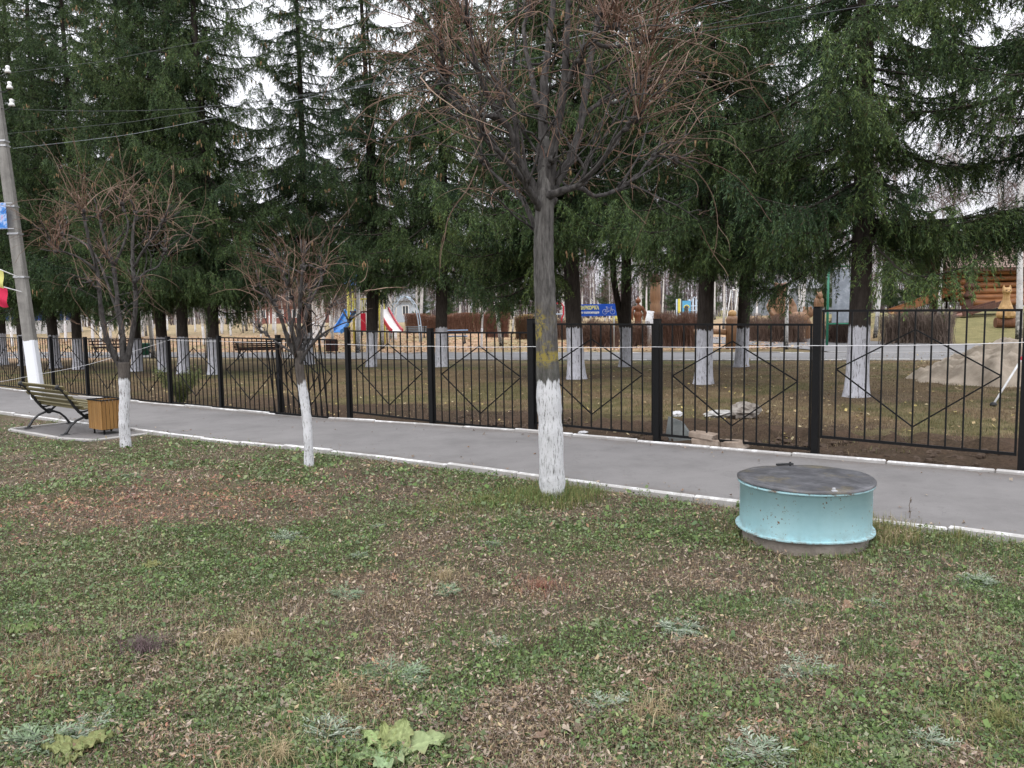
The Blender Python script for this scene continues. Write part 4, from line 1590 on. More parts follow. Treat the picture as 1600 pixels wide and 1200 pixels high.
    # tufts on the main axis
    c0 = np.maximum(10, (bL / .016).astype(int))
    ic = np.repeat(np.arange(n), c0)
    tc_ = .1 + .9 * rng.random(len(ic))
    pc, tdc = interp_branch(ic, tc_)
    dc = unit(tdc * .6 + rng.normal(size=(len(ic), 3)) * .6 + np.array([0, 0, .25]))
    pc = pc + rng.normal(size=pc.shape) * np.array([.05, .05, .03])
    base = np.concatenate([pa, pb_, pc])
    dd = np.concatenate([da, db_, dc])
    ii = np.concatenate([ia, ib_, ic])
    tip = np.concatenate([ta_, tb_, tc_])
    N = len(base)
    Lk = .040 + .060 * rng.random(N)
    Wk = .0105 + .0085 * rng.random(N)
    sd = unit(np.cross(dd, rng.normal(size=(N, 3))))
    V, q = kites(base, dd, sd, Lk, Wk, .35)
    # true needle colour: each bough its own tone, fresh shoots lighter
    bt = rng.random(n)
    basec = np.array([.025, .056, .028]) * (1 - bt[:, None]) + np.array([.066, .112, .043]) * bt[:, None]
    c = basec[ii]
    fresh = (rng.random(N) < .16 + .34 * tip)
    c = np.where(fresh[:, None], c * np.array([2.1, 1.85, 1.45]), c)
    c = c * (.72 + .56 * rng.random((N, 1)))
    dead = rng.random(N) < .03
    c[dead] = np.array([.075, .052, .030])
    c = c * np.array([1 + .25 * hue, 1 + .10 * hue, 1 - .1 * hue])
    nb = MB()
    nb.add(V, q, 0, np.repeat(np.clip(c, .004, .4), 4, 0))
    cb = None
    if cones:
        cb = MB()
        pick = rng.choice(np.nonzero((tip[:len(pa) + len(pb_)] > .6) & (bh[ii[:len(pa) + len(pb_)]] > 5.2))[0], cones)
        for p in base[pick]:
            for _ in range(rng.integers(2, 5)):
                o = p + rng.normal(size=3) * np.array([.09, .09, .05])
                L = .11 + .05 * rng.random()
                cb.lathe([(.006, 0), (.020, -.02), (.022, -L * .5), (.014, -L * .85), (.003, -L)], o, 6, cap=False)
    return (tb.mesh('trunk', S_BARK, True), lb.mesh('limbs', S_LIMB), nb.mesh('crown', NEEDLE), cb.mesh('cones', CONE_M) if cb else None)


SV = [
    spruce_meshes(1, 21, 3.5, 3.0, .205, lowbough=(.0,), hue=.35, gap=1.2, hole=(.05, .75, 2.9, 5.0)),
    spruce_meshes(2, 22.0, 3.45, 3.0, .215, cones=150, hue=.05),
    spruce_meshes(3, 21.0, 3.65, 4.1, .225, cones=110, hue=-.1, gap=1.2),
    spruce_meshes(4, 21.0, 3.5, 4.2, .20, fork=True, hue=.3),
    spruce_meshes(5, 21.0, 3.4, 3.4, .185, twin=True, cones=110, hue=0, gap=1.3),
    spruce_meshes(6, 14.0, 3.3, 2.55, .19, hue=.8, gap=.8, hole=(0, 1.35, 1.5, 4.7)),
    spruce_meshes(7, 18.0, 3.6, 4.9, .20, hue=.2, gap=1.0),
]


def place_spruce(label, p, v, sc, rz, group, trunk=True):
    r = thing('spruce_tree', label, 'spruce', tuple(p), rz, group)
    r.scale = (sc, sc, sc)
    for nm, me in zip(('trunk', 'limbs', 'crown', 'cones'), SV[v]):
        if me:
            o = bpy.data.objects.new(nm, me)
            COL.objects.link(o)
            o.parent = r
            if nm == 'cones':
                o['kind'] = 'stuff'
    return r


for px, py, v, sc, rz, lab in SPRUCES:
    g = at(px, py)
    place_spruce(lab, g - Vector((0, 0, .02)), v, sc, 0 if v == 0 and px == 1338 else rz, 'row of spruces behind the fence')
# dark conifers far beyond the playground
FARC = [(1432, 492, 0, .30, 'low young conifer between two birches left of the log hut'), (1390, 492, 1, .27, 'low dark conifer right of the green-framed board'),
        (1478, 490, 2, .30, 'young conifer just left of the log hut wall'),
        (1055, 486, 2, .34, None), (1010, 484, 1, .40, None), (945, 486, 3, .34, None), (660, 492, 0, .38, None), (700, 490, 2, .34, None), (840, 489, 3, .30, None), (1290, 484, 1, .45, None),
        (290, 502, 2, .34, None), (240, 503, 3, .32, None), (150, 506, 1, .42, None), (380, 500, 2, .40, None), (1110, 485, 1, .42, None), (790, 490, 1, .36, None), (560, 496, 1, .36, None)]
for k, (px, py, v, sc, lab) in enumerate(FARC):
    d = (46 if lab else 82 + (k * 37 % 22))
    p = P(px, py, d)
    g = ground(p.x, p.y)
    place_spruce(lab or 'small dark conifer in the far grove beyond the playground', g, v, sc, k * 1.3, 'far dark conifers')

# ------------------------------------------------------------------ birches
def birch_mat():
    m, nt, bs, oc = new_mat('birch_bark', .75, .25)
    sep = nt.nodes.new('ShaderNodeSeparateXYZ')
    nt.links.new(oc, sep.inputs[0])
    wht = ramp(nt, [(.3, (.50, .49, .48)), (.7, (.74, .73, .72))])
    nt.links.new(noise(nt, oc, 4, 6, .6), wht.inputs[0])
    marks = maprange(nt, noise(nt, oc, 9, 6, .7, (.6, .6, 3.2)), .60, .655)
    low = maprange(nt, sep.outputs['Z'], 1.5, .1)
    lowm = mathn(nt, 'MULTIPLY', low, maprange(nt, noise(nt, oc, 11, 7, .75), .36, .5))
    fac = mathn(nt, 'MAXIMUM', marks, lowm)
    col = mixc(nt, mathn(nt, 'MINIMUM', fac, 1.0), wht.outputs[0], (.028, .025, .024))
    nt.links.new(col, bs.inputs['Base Color'])
    bump(nt, bs, noise(nt, oc, 20, 6, .7), .5, .01)
    return m


BIRCH = birch_mat()
BTWIG = leaf_mat('birch_twigs', .7, 0, .2)
LIMED = flat('limed_bark', (.72, .72, .74), .15, rough=.9, bmp=.3, scale=6)


def birch_meshes(seed, H=11.0, r0=.10, lean=.0, limed=False, crown=True, tone=(.125, .085, .078), dense=1.0, nolimb=False):
    rng = np.random.default_rng(seed)
    tb = MB()
    z = np.linspace(-.1, H, 22)
    off = np.stack([lean * z + .10 * np.sin(z * .5 + seed), .10 * np.sin(z * .4 + seed * 2)], 1)
    off -= off[0]
    c = np.concatenate([off, z[:, None]], 1)
    tb.tube(c, r0 * (1 - .93 * np.clip(z, 0, None) / H) + .004, 10)
    out = [tb.mesh('trunk', BIRCH, True)]
    if limed:
        lb = MB()
        zz = np.linspace(-.05, 1.35, 6)
        cc = np.stack([np.interp(zz, z, c[:, 0]), np.interp(zz, z, c[:, 1]), zz], 1)
        lb.tube(cc, (r0 * (1 - .93 * np.clip(zz, 0, None) / H)) + .012, 10)
        out.append(lb.mesh('lime_coat', LIMED, True))
    else:
        out.append(None)
    nb = int(26 * dense)
    K = 9
    hb = H * (.28 + .66 * rng.random(nb) ** .9)
    az = rng.random(nb) * 6.28
    L = (H * .24) * (1.12 - hb / H) * (.6 + .8 * rng.random(nb)) + .3
    s = np.linspace(0, 1, K)
    el = 1.05 + .2 * rng.normal(size=nb)
    r_ = L[:, None] * (s * np.cos(el)[:, None] + .25 * s ** 2)
    zz = L[:, None] * (s * np.sin(el)[:, None] - .45 * s ** 3)
    BP = np.stack([np.interp(hb, z, c[:, 0])[:, None] + r_ * np.cos(az)[:, None], np.interp(hb, z, c[:, 1])[:, None] + r_ * np.sin(az)[:, None], hb[:, None] + zz], -1)
    BP += np.cumsum(rng.normal(size=BP.shape) * .03, 1)
    cb = MB()
    V, q = twigs(BP, (.006 + .009 * L[:, None]) * np.linspace(1, .3, K)[None], 4)
    cb.add(V, q, 0, np.array([.16, .14, .135]))
    m = int(46 * nb)
    bi = rng.integers(0, nb, m)
    tk = rng.integers(2, K, m)
    b0 = BP[bi, tk]
    d = unit(rng.normal(size=(m, 3)) + unit(BP[bi, tk] - BP[bi, tk - 1]) * 1.1)
    Lt = .35 + .85 * rng.random(m)
    K3 = 5
    pts = [b0]
    p = b0
    for k in range(K3 - 1):
        d = unit(d + np.array([0, 0, -.30]) + rng.normal(size=(m, 3)) * .16)
        p = p + d * (Lt / (K3 - 1))[:, None]
        pts.append(p)
    T = np.stack(pts, 1)
    V, q = twigs(T, np.full((m, K3), .0062) * np.linspace(1, .5, K3)[None], 3)
    tc_ = np.array(tone) * (.7 + .6 * rng.random((m, 1)))
    cb.add(V, q, 0, np.repeat(tc_, K3 * 3, 0))
    out.append(cb.mesh('crown', BTWIG))
    return out


BV = [birch_meshes(51, 11.5, .11), birch_meshes(52, 10, .085, .03), birch_meshes(53, 12, .12, -.02), birch_meshes(54, 9, .075, limed=True), birch_meshes(55, 8.0, .07, .02, limed=True, dense=1.1),
      birch_meshes(56, 11, .10, .06), birch_meshes(57, 9, .08, 0, tone=(.11, .075, .07), dense=1.4), birch_meshes(58, 7.5, .09, .0, limed=True, tone=(.10, .075, .07), dense=1.2)]


def place_birch(label, p, v, sc, rz, group, cat='birch'):
    r = thing('birch_tree', label, cat, tuple(p), rz, group)
    r.scale = (sc,) * 3
    for nm, me in zip(('trunk', 'lime_coat', 'crown'), BV[v]):
        if me:
            o = bpy.data.objects.new(nm, me)
            COL.objects.link(o)
            o.parent = r
    return r


NEARB = [  # px, py foot, depth (None: where the pixel meets the ground), variant, scale, turn, label
    (1367, 528, None, 5, 1.0, 0.2, 'leaning white birch right of the green-framed notice board'),
    (1467, 500, None, 1, .9, 2.2, 'slim white birch left of the log hut, crossing its long ramp'),
    (1592, 530, None, 2, 1.15, 1.2, 'stout white birch at the right edge beside the carved cat'),
    (1229, 546, None, 1, 1.0, 2.9, 'dark-footed birch in front of the carved bear'),
    (1250, 522, None, 2, 1.2, 4.0, 'thick white birch just right of the carved bear'),
    (783, 541, None, 5, 1.0, 3.4, 'black-mottled birch with leaning stem left of the big linden'),
    (900, 520, None, 0, 1.0, .4, 'birch trunk rising at the left end of the blue bicycle sign'),
    (922, 508, None, 1, .8, 1.4, 'white birch rising behind the blue bicycle sign, left of the thinnest one'),
    (952, 507, None, 3, .7, 2.4, 'thinnest birch behind the right part of the blue bicycle sign'),
    (560, 552, None, 2, .95, 5.0, 'mottled birch left of the twin-stemmed spruce'),
    (598, 545, None, 0, .95, 2.0, 'mottled white birch right of the twin-stemmed spruce'),
    (618, 531, None, 7, 1.0, 1.0, 'thin dark-barked tree with limed foot at the low end of the striped slide'),
    (543, 528, None, 7, .9, 3.0, 'thin dark-barked tree with limed foot at the low end of the blue slide'),
    (752, 545, None, 4, .8, 0.6, 'short limed sapling in front of the clipped hedge'),
    (712, 500, None, 0, .9, 2.6, 'white birch seen above the clipped hedge right of the tall spruce'),
    (520, 545, None, 1, .9, .3, 'mottled birch behind the two brown litter boxes'),
    (240, 560, None, 2, .9, 2.0, 'mottled birch behind the pair of spruces left of the park bench'),
    (325, 560, None, 0, .8, 1.1, 'mottled birch close behind the spruce left of the park bench'),
    (380, 520, None, 1, .9, 4.1, 'white birch beyond the dark red park bench'),
    (1182, 505, None, 3, .9, 1.9, 'straight white birch left of the carved bear'),
    (1110, 500, None, 4, 1.0, 3.9, 'white birch right of the blue playground panel'),
]
for px, py, dd, v, sc, rz, lab in NEARB:
    g = at(px, py) if dd is None else ground(*P(px, py, dd)[:2])
    place_birch(lab, g, v, sc, rz, 'birches in the park')
for px, d, v, sc, rz, lab in [(1402, 66, 2, 1.75, .4, 'tall pale birch with a wide twiggy crown seen over the low spruce bough, left one'), (1478, 72, 0, 1.8, 2.0, 'tall pale birch with a wide twiggy crown seen over the low spruce bough, middle one'),
                              (1556, 68, 6, 2.0, 3.1, 'tall pale birch with a wide twiggy crown seen over the low spruce bough, right one'), (1640, 75, 2, 1.8, 1.0, None), (1350, 78, 6, 1.9, 5.0, None)]:
    q_ = P(px, 500, d)
    place_birch(lab or 'tall bare birch far behind the log hut', ground(q_.x, q_.y), v, sc, rz, 'birches in the park')
rb = random.Random(12)
for k in range(170):
    px = rb.uniform(-140, 1740) if k < 92 else rb.uniform(-60, 620)
    d = rb.uniform(58, 112) if k < 92 else rb.uniform(50, 100)
    p = P(px, 500, d)
    if px > 1330 and d < 75:
        d += 25
        p = P(px, 500, d)
    limed = px < 560 and rb.random() < .8
    v = rb.choice([3, 4, 7]) if limed else rb.choice([0, 1, 2, 5, 6])
    lab = 'thin tree with limed foot in the far left grove' if limed else 'bare birch in the far grove beyond the playground'
    place_birch(lab, ground(p.x, p.y), v, rb.uniform(.75, 1.2), rb.uniform(0, 6.28), 'limed trees of the far grove' if limed else 'birches of the far grove')

# ------------------------------------------------------------------ hedges (bare clipped shrubs made of stems)
HTW = leaf_mat('hedge_twigs', .75, 0, .2)


def hedge(label, a, b_, width, h, seed, n=900, tone=(.15, .092, .07), ragged=.12, top=None, sub=1.5):
    rng = np.random.default_rng(seed)
    a, b_ = np.array(a), np.array(b_)
    c = (a + b_) / 2
    base = ground(c[0], c[1])
    r = thing('hedge', label, 'hedge', tuple(base), group='clipped brown hedges')
    L = np.linalg.norm((b_ - a)[:2])
    u = rng.random(n)
    cl = np.round(u * L / .28) * .28 / L            # clumped stools
    f = rng.random(n) * .5
    xy = a[None, :2] + (b_ - a)[None, :2] * np.clip(cl, 0, 1)[:, None]
    nrm = np.array([-(b_ - a)[1], (b_ - a)[0]]) / L
    xy = xy + nrm * (rng.normal(size=n) * width * .16)[:, None] + rng.normal(size=(n, 2)) * .04
    tx = a[None, :2] + (b_ - a)[None, :2] * np.clip(u + rng.normal(size=n) * .25 / L, 0, 1)[:, None] + nrm * ((rng.random(n) - .5) * width)[:, None]
    hh = h * (1 - ragged * rng.random(n) ** 2) * (.9 + .1 * np.sin(u * 9 + seed))
    z0 = gz(xy[:, 0], xy[:, 1])
    K = 6
    w = np.linspace(0, 1, K)
    pts = np.zeros((n, K, 3))
    pts[..., :2] = xy[:, None] + (tx - xy)[:, None] * (w ** .8)[None, :, None]
    pts[..., 2] = z0[:, None] + hh[:, None] * w[None]
    pts += np.cumsum(rng.normal(size=pts.shape) * np.array([.022, .022, 0]), 1)
    R = np.full((n, K), .0095) * np.linspace(1, .55, K)[None]
    col = np.array(tone) * (.6 + .8 * rng.random((n, 1)))
    m = int(n * sub)
    bi, k = rng.integers(0, n, m), rng.integers(2, K, m)
    p = pts[bi, k]
    d = unit(rng.normal(size=(m, 3)) + np.array([0, 0, .5]))
    q_ = np.stack([p + d * (l_ * (.08 + .22 * rng.random((m, 1)))) for l_ in np.linspace(0, 1, K)], 1)
    q_ = p[:, None] + (q_[:, -1:] - p[:, None]) * w[None, :, None]
    topz = (gz(q_[..., 0].ravel(), q_[..., 1].ravel()).reshape(q_.shape[:2]) + h)
    q_[..., 2] = np.minimum(q_[..., 2], topz)
    P_ = np.concatenate([pts, q_]) - np.array(base)
    R_ = np.concatenate([R, np.full((m, K), .0065)])
    c2 = np.array(tone) * (.7 + .8 * rng.random((m, 1)))
    if top is not None:
        hi = (q_[:, -1, 2] - gz(q_[:, -1, 0], q_[:, -1, 1])) > h * .86
        c2[hi] = np.array(top) * (.7 + .6 * rng.random((hi.sum(), 1)))
    C_ = np.repeat(np.concatenate([col, c2])[:, None], K * 3, 1).reshape(-1, 3)
    V, q = twigs(P_, R_, 3)
    b = MB()
    b.add(V, q, 0, C_)
    o = b.build('stems', HTW, r)
    return r


def g2(px, py):
    p = at(px, py)
    return (p.x, p.y)


hedge('long clipped hedge behind the small blue bench', g2(636, 521), g2(762, 520), 1.3, 1.62, 1, 2600, (.165, .088, .062), .05, (.25, .13, .085))
hedge('clipped hedge block behind the leaning mottled birch', g2(762, 527), g2(792, 527), 1.2, 1.75, 2, 1100, (.16, .08, .058), .05, (.25, .12, .08))
hedge('small yellow-topped hedge end left of the big linden', g2(808, 530), g2(834, 530), 1.0, 1.6, 3, 700, (.11, .065, .04), .08, (.30, .20, .07))
hedge('hedge stub half hidden behind the big linden', g2(866, 530), g2(884, 531), 1.0, 1.35, 4, 500)
hedge('ragged hedge under the blue bicycle sign', g2(908, 541), g2(966, 542), 1.3, 1.45, 5, 1000, (.16, .10, .078), .35)
hedge('thin open hedge between the forked spruce and the orange carved post', g2(984, 541), g2(1014, 541), 1.0, 1.3, 6, 420, (.16, .10, .078), .4)
hedge('broad ragged hedge in front of the blue playground panel', g2(1030, 542), g2(1092, 543), 1.5, 1.75, 7, 1400, (.165, .098, .075), .3)
hedge('ragged hedge below the carved bear', g2(1172, 533), g2(1256, 536), 1.3, 1.5, 8, 1150, (.17, .115, .09), .35)
hedge('dark hedge behind the green-framed notice board', g2(1296, 535), g2(1345, 536), 1.2, 1.25, 9, 900, (.115, .08, .066), .2)
hedge('ragged hedge left of the bright lawn by the log hut', g2(1382, 537), g2(1483, 538), 1.3, 1.55, 10, 1300, (.15, .115, .095), .3)

# ------------------------------------------------------------------ wooden things of the park
LOGW = wood_mat('log_wood', (.17, .066, .026), (.36, .16, .065), .5, 2.4, (.35, 7, 7), .4)
LOGP = wood_mat('post_wood', (.14, .072, .038), (.33, .19, .105), .5, 2.4, (7, 7, .35), .4)
DARKW = wood_mat('dark_wood', (.045, .022, .016), (.13, .06, .042), .7, 3, (5, 5, .4))
PALEW = wood_mat('pale_wood', (.36, .21, .085), (.55, .36, .17), .6, 3, (5, 5, .5))
ROOFW = wood_mat('weathered_boards', (.17, .115, .095), (.36, .27, .235), .8, 3, (.3, 5, 5))


def fuse(parts, name, mat, parent, voxel=.02, smooth_it=6):
    """one continuous surface from overlapping bodies (voxel remesh, evaluated to a mesh)"""
    o = parts.build('fuse_tmp', mat)
    md = o.modifiers.new('r', 'REMESH')
    md.mode = 'VOXEL'
    md.voxel_size = voxel
    md2 = o.modifiers.new('s', 'SMOOTH')
    md2.iterations = smooth_it
    md2.factor = .5
    dg = bpy.context.evaluated_depsgraph_get()
    me = bpy.data.meshes.new_from_object(o.evaluated_get(dg))
    bpy.data.objects.remove(o)
    me.materials.clear()
    me.materials.append(mat)
    me.polygons.foreach_set('use_smooth', [True] * len(me.polygons))
    me.name = name
    ob = bpy.data.objects.new(name, me)
    COL.objects.link(ob)
    ob.parent = parent
    return ob


def rotz(a):
    return np.array([[math.cos(a), -math.sin(a), 0], [math.sin(a), math.cos(a), 0], [0, 0, 1]])


# carved bear standing on a log plinth
d = 44.0
p = P(1219, 500, d)
g = ground(p.x, p.y)
hb_ = (P(1219, 441, d).z - g.z)
t = thing('carved_bear', 'carved wooden bear standing upright behind the hedge, its head with a dark painted face', 'statue', tuple(g), .15)
k = hb_ / 2.0
b = MB()
b.ellip((0, 0, 1.0 * k), (.40 * k, .34 * k, .52 * k))
b.ellip((0, -.03, 1.38 * k), (.34 * k, .28 * k, .26 * k))
b.ellip((0, -.04, 1.74 * k), (.25 * k, .24 * k, .24 * k))
b.ellip((0, -.26 * k, 1.68 * k), (.12 * k, .16 * k, .10 * k))
for s_ in (-1, 1):
    b.ellip((s_ * .19 * k, 0, 1.95 * k), (.075 * k, .05 * k, .075 * k))
    b.tube([(s_ * .30 * k, -.05, 1.40 * k), (s_ * .45 * k, -.12, 1.15 * k), (s_ * .42 * k, -.24 * k, .92 * k), (s_ * .34 * k, -.32 * k, .84 * k)], [.13 * k, .12 * k, .10 * k, .09 * k], 10)
    b.tube([(s_ * .2 * k, 0, .75 * k), (s_ * .26 * k, -.03, .40 * k), (s_ * .27 * k, -.06, .08 * k)], [.2 * k, .17 * k, .16 * k], 10)
    b.ellip((s_ * .27 * k, -.15 * k, .06 * k), (.14 * k, .22 * k, .08 * k))
fuse(b, 'figure', LOGP, t, .035 * k, 4)
b = MB()
for s_ in (-1, 1):
    b.ellip((s_ * .09 * k, -.245 * k, 1.80 * k), (.035 * k, .025 * k, .035 * k))
b.ellip((0, -.41 * k, 1.70 * k), (.05 * k, .04 * k, .04 * k))
b.tube([(-.16 * k, -.26 * k, 1.60 * k), (0, -.36 * k, 1.585 * k), (.16 * k, -.26 * k, 1.60 * k)], .022 * k, 6)
b.ellip((0, -.06, 1.86 * k), (.255 * k, .235 * k, .10 * k))
b.build('painted_face', DARKW, t, smooth=True)
# small carved cub beside it
p = P(1247, 500, d - 1)
g = ground(p.x, p.y)
t = thing('carved_cub', 'small carved wooden cub on all fours right of the carved bear', 'statue', tuple(g), .5)
k = (P(1247, 478, d - 1).z - g.z) / 1.0
b = MB()
b.ellip((0, 0, .62 * k), (.42 * k, .22 * k, .22 * k))
b.ellip((.42 * k, 0, .80 * k), (.18 * k, .17 * k, .17 * k))
b.ellip((.58 * k, 0, .76 * k), (.10 * k, .08 * k, .07 * k))
for sy in (-1, 1):
    b.ellip((.38 * k, sy * .12 * k, .95 * k), (.04 * k, .05 * k, .05 * k))
    for sx in (-.27, .27):
        b.tube([(sx * k, sy * .12 * k, .55 * k), (sx * k, sy * .13 * k, .02)], [.11 * k, .08 * k], 9)
fuse(b, 'figure', LOGP, t, .03 * k, 4)

# carved owl on a column (left of the green-framed board)
p = P(1279, 500, 42)
g = ground(p.x, p.y)
top = P(1279, 456, 42).z - g.z
t = thing('carved_owl', 'carved wooden owl on a short trunk just left of the green-framed board', 'statue', tuple(g))
b = MB()
b.lathe([(.24, -.1), (.22, .4), (.20, top * .55), (.21, top * .62)], sides=14)
b.build('trunk_plinth', PALEW, t, smooth=True)
b = MB()
zz = top * .62
hh_ = top - zz
b.ellip((0, 0, zz + hh_ * .38), (.22, .19, hh_ * .44))
b.ellip((0, -.02, zz + hh_ * .78), (.19, .17, hh_ * .22))
for s_ in (-1, 1):
    b.lathe([(.05, 0), (.03, hh_ * .12), (.004, hh_ * .24)], (s_ * .11, 0, zz + hh_ * .88), 8)
    b.ellip((s_ * .19, 0, zz + hh_ * .35), (.06, .15, hh_ * .32))
b.lathe([(.035, 0), (.003, -.09)], (0, -.18, zz + hh_ * .76), 6)
fuse(b, 'figure', LOGP, t, .022, 4)

# round-topped carved post
p = P(1144, 500, 37)
g = ground(p.x, p.y)
zt_ = P(1144, 484, 37).z - g.z
t = thing('carved_post', 'carved wooden post with a pale round head between two spruces', 'post', tuple(g))
b = MB()
b.lathe([(.30, -.1), (.28, zt_ * .45), (.33, zt_ * .55), (.27, zt_ * .66), (.30, zt_ * .74), (.22, zt_ * .84)], sides=16)
b.build('shaft', LOGP, t, smooth=True)
b = MB()
b.ellip((0, 0, zt_ * .90), (.20, .20, .17))
b.build('round_head', PALEW, t, smooth=True)
b = MB()
b.tube([(-.3, 0, zt_ * .42), (-1.0, .05, zt_ * .46), (-1.75, .1, zt_ * .44)], .13, 10)
b.build('log_rail', LOGP, t, smooth=True)

# tall orange carved column and a totem beside it
p = P(1024, 500, 43)
g = ground(p.x, p.y)
zt_ = P(1024, 440, 43).z - g.z
t = thing('carved_column', 'tall smooth orange log column above the hedge, right of the forked spruce', 'column', tuple(g))
b = MB()
b.lathe([(.30, -.1), (.28, zt_ * .5), (.30, zt_ * .62), (.24, zt_ * .66), (.29, zt_ * .72), (.27, zt_ * .97), (.22, zt_)], sides=18)
b.build('shaft', LOGP, t, smooth=True)
b = MB()
b.lathe([(.30, zt_ + .002), (.34, zt_ + .05), (.05, zt_ + .55)], sides=18)
b.build('cap', DARKW, t, smooth=True)
p = P(997, 500, 43)
g = ground(p.x, p.y)
zt_ = P(997, 464, 43).z - g.z
t = thing('carved_totem', 'dark red-brown carved bird figure on a pole just right of the forked spruce', 'statue', tuple(g))
b = MB()
b.lathe([(.20, -.1), (.18, zt_ * .62)], sides=12)
b.ellip((0, 0, zt_ * .62), (.24, .2, .26))
b.ellip((.02, -.03, zt_ * .76), (.19, .18, .22))
b.ellip((0, -.05, zt_ * .92), (.15, .16, .15))
b.lathe([(.06, 0), (.004, .22)], (.0, -.02, zt_ * .96), 8)
b.tube([(-.2, 0, zt_ * .8), (-.38, -.05, zt_ * .66), (-.3, -.1, zt_ * .5)], [.08, .1, .04], 8)
b.tube([(.2, 0, zt_ * .8), (.38, -.05, zt_ * .66), (.3, -.1, zt_ * .5)], [.08, .1, .04], 8)
fuse(b, 'figure', wood_mat('red_wood', (.10, .035, .018), (.26, .10, .045), .55, 3, (5, 5, .5)), t, .03, 3)
# whitewashed stump near it
p = P(1012, 500, 41)
g = ground(p.x, p.y)
zt_ = P(1012, 486, 41).z - g.z
b = MB()
b.tube([(0, 0, -.1), (.03, 0, zt_ * .5), (.16, 0, zt_)], [.28, .22, .18], 12)
o = b.build('limed_stump', LIMED, None, smooth=True, loc=tuple(g))
tag(o, 'leaning white-limed tree stump just left of the orange log column', 'stump')

# carved cat sitting on a log block near the hut
gcat = at(1570, 512)
dc_ = gcat.y
t = thing('carved_cat', 'pale carved wooden cat sitting on a brown log block in front of the log hut', 'statue', tuple(gcat), -.2)
H_ = P(1570, 446, dc_).z - gcat.z
k = H_ / 2.0
b = MB()
b.tube([(-.42 * k, 0, .24 * k), (.42 * k, 0, .24 * k)], .25 * k, 16)
b.build('log_block', wood_mat('block_wood', (.10, .045, .025), (.22, .10, .055), .8, 3, (6, 6, .5)), t, smooth=False)
b = MB()
b.tube([(0, 0, .45 * k), (0, 0, .75 * k), (0, -.01, 1.05 * k), (.0, -.03, 1.30 * k), (.0, -.05, 1.50 * k), (0, -.06, 1.62 * k)], [.34 * k, .37 * k, .27 * k, .17 * k, .145 * k, .16 * k], 16)
b.ellip((0, -.08, 1.74 * k), (.21 * k, .20 * k, .17 * k))
b.ellip((0, -.25 * k, 1.68 * k), (.10 * k, .09 * k, .07 * k))
for s_ in (-1, 1):
    b.lathe([(.075 * k, 0), (.05 * k, .08 * k), (.012 * k, .18 * k)], (s_ * .135 * k, -.06, 1.86 * k), 8)
    b.tube([(s_ * .13 * k, -.18 * k, 1.0 * k), (s_ * .14 * k, -.29 * k, .74 * k), (s_ * .14 * k, -.32 * k, .52 * k)], [.11 * k, .09 * k, .09 * k], 9)
    b.ellip((s_ * .27 * k, -.08, .62 * k), (.16 * k, .22 * k, .20 * k))
b.tube([(.2 * k, .25 * k, .55 * k), (.45 * k, .2 * k, .52 * k), (.55 * k, -.05 * k, .54 * k)], [.07 * k, .06 * k, .05 * k], 8)
fuse(b, 'figure', PALEW, t, .028 * k, 4)
b = MB()
for s_ in (-1, 1):
    b.ellip((s_ * .085 * k, -.265 * k, 1.775 * k), (.03 * k, .02 * k, .022 * k))
b.ellip((0, -.335 * k, 1.70 * k), (.03 * k, .02 * k, .02 * k))
b.build('painted_face', DARKW, t, smooth=True)

# ------------------------------------------------------------------ log hut on posts, its long ramp and short slide
gh = at(1540, 494)
dh = 44.0
def hp(px, py, dd=0.0):
    return np.array(P(px, py, dh + dd))
x0, x1 = hp(1490, 440)[0], hp(1640, 440)[0]
hb0 = ground((x0 + x1) / 2, dh)
hut = thing('log_hut', 'orange log hut raised on dark posts under a boarded roof', 'hut', tuple(hb0))
B_ = np.array(hb0)
zl = [hp(1540, py)[2] - B_[2] for py in (464, 455, 445, 435, 425)]
zbot = hp(1540, 472)[2] - B_[2]
xa, xb = x0 - B_[0], x1 - B_[0]
wl_ = MB()
rr = abs(zl[1] - zl[0]) * .52
rngh = np.random.default_rng(8)
for kk, z in enumerate(zl):
    for yy in (-.1, 3.0):
        pp = [(x, yy + rngh.normal() * .015, z + rngh.normal() * .012) for x in np.linspace(xa - .12 * (kk % 2) , xb + .3, 7)]
        wl_.tube(pp, rr * (1 + .05 * rngh.normal(size=7)), 12)
    for xx in (xa + .35, xb):
        wl_.tube([(xx, -.45, z + rr), (xx, 3.3, z + rr)], rr * .97, 12)
wl_.build('log_wall', LOGW, hut, smooth=True)
b = MB()
pp = [(x, -.22, zbot - .02 + .05 * math.sin(x * 2)) for x in np.linspace(xa + .35, xb + .3, 8)]
b.tube(pp, rr * 1.35, 12)
b.build('bottom_log', LOGW, hut, smooth=True)
b = MB()
px_ = hp(1508, 440)[0] - B_[0]
prof = []
zlo, zhi = hp(1508, 466)[2] - B_[2], hp(1508, 421)[2] - B_[2]
for q in np.linspace(0, 1, 30):
    prof.append((.26 + .07 * math.sin(q * 19), zlo + (zhi - zlo) * q))
b.lathe(prof, (px_, -.42, 0), 14)
b.build('carved_pillar', DARKW, hut, smooth=True)
for xx in (px_, xb - .3):
    for yy in (-.3, 2.9):
        b = MB()
        b.tube([(xx, yy, -.2), (xx, yy, zlo + .05)], [.32, .27], 12)
        b.build('post', DARKW, hut, smooth=True)
b = MB()
z_e = hp(1540, 420)[2] - B_[2]
z_r = z_e + 1.5
yr = 1.45
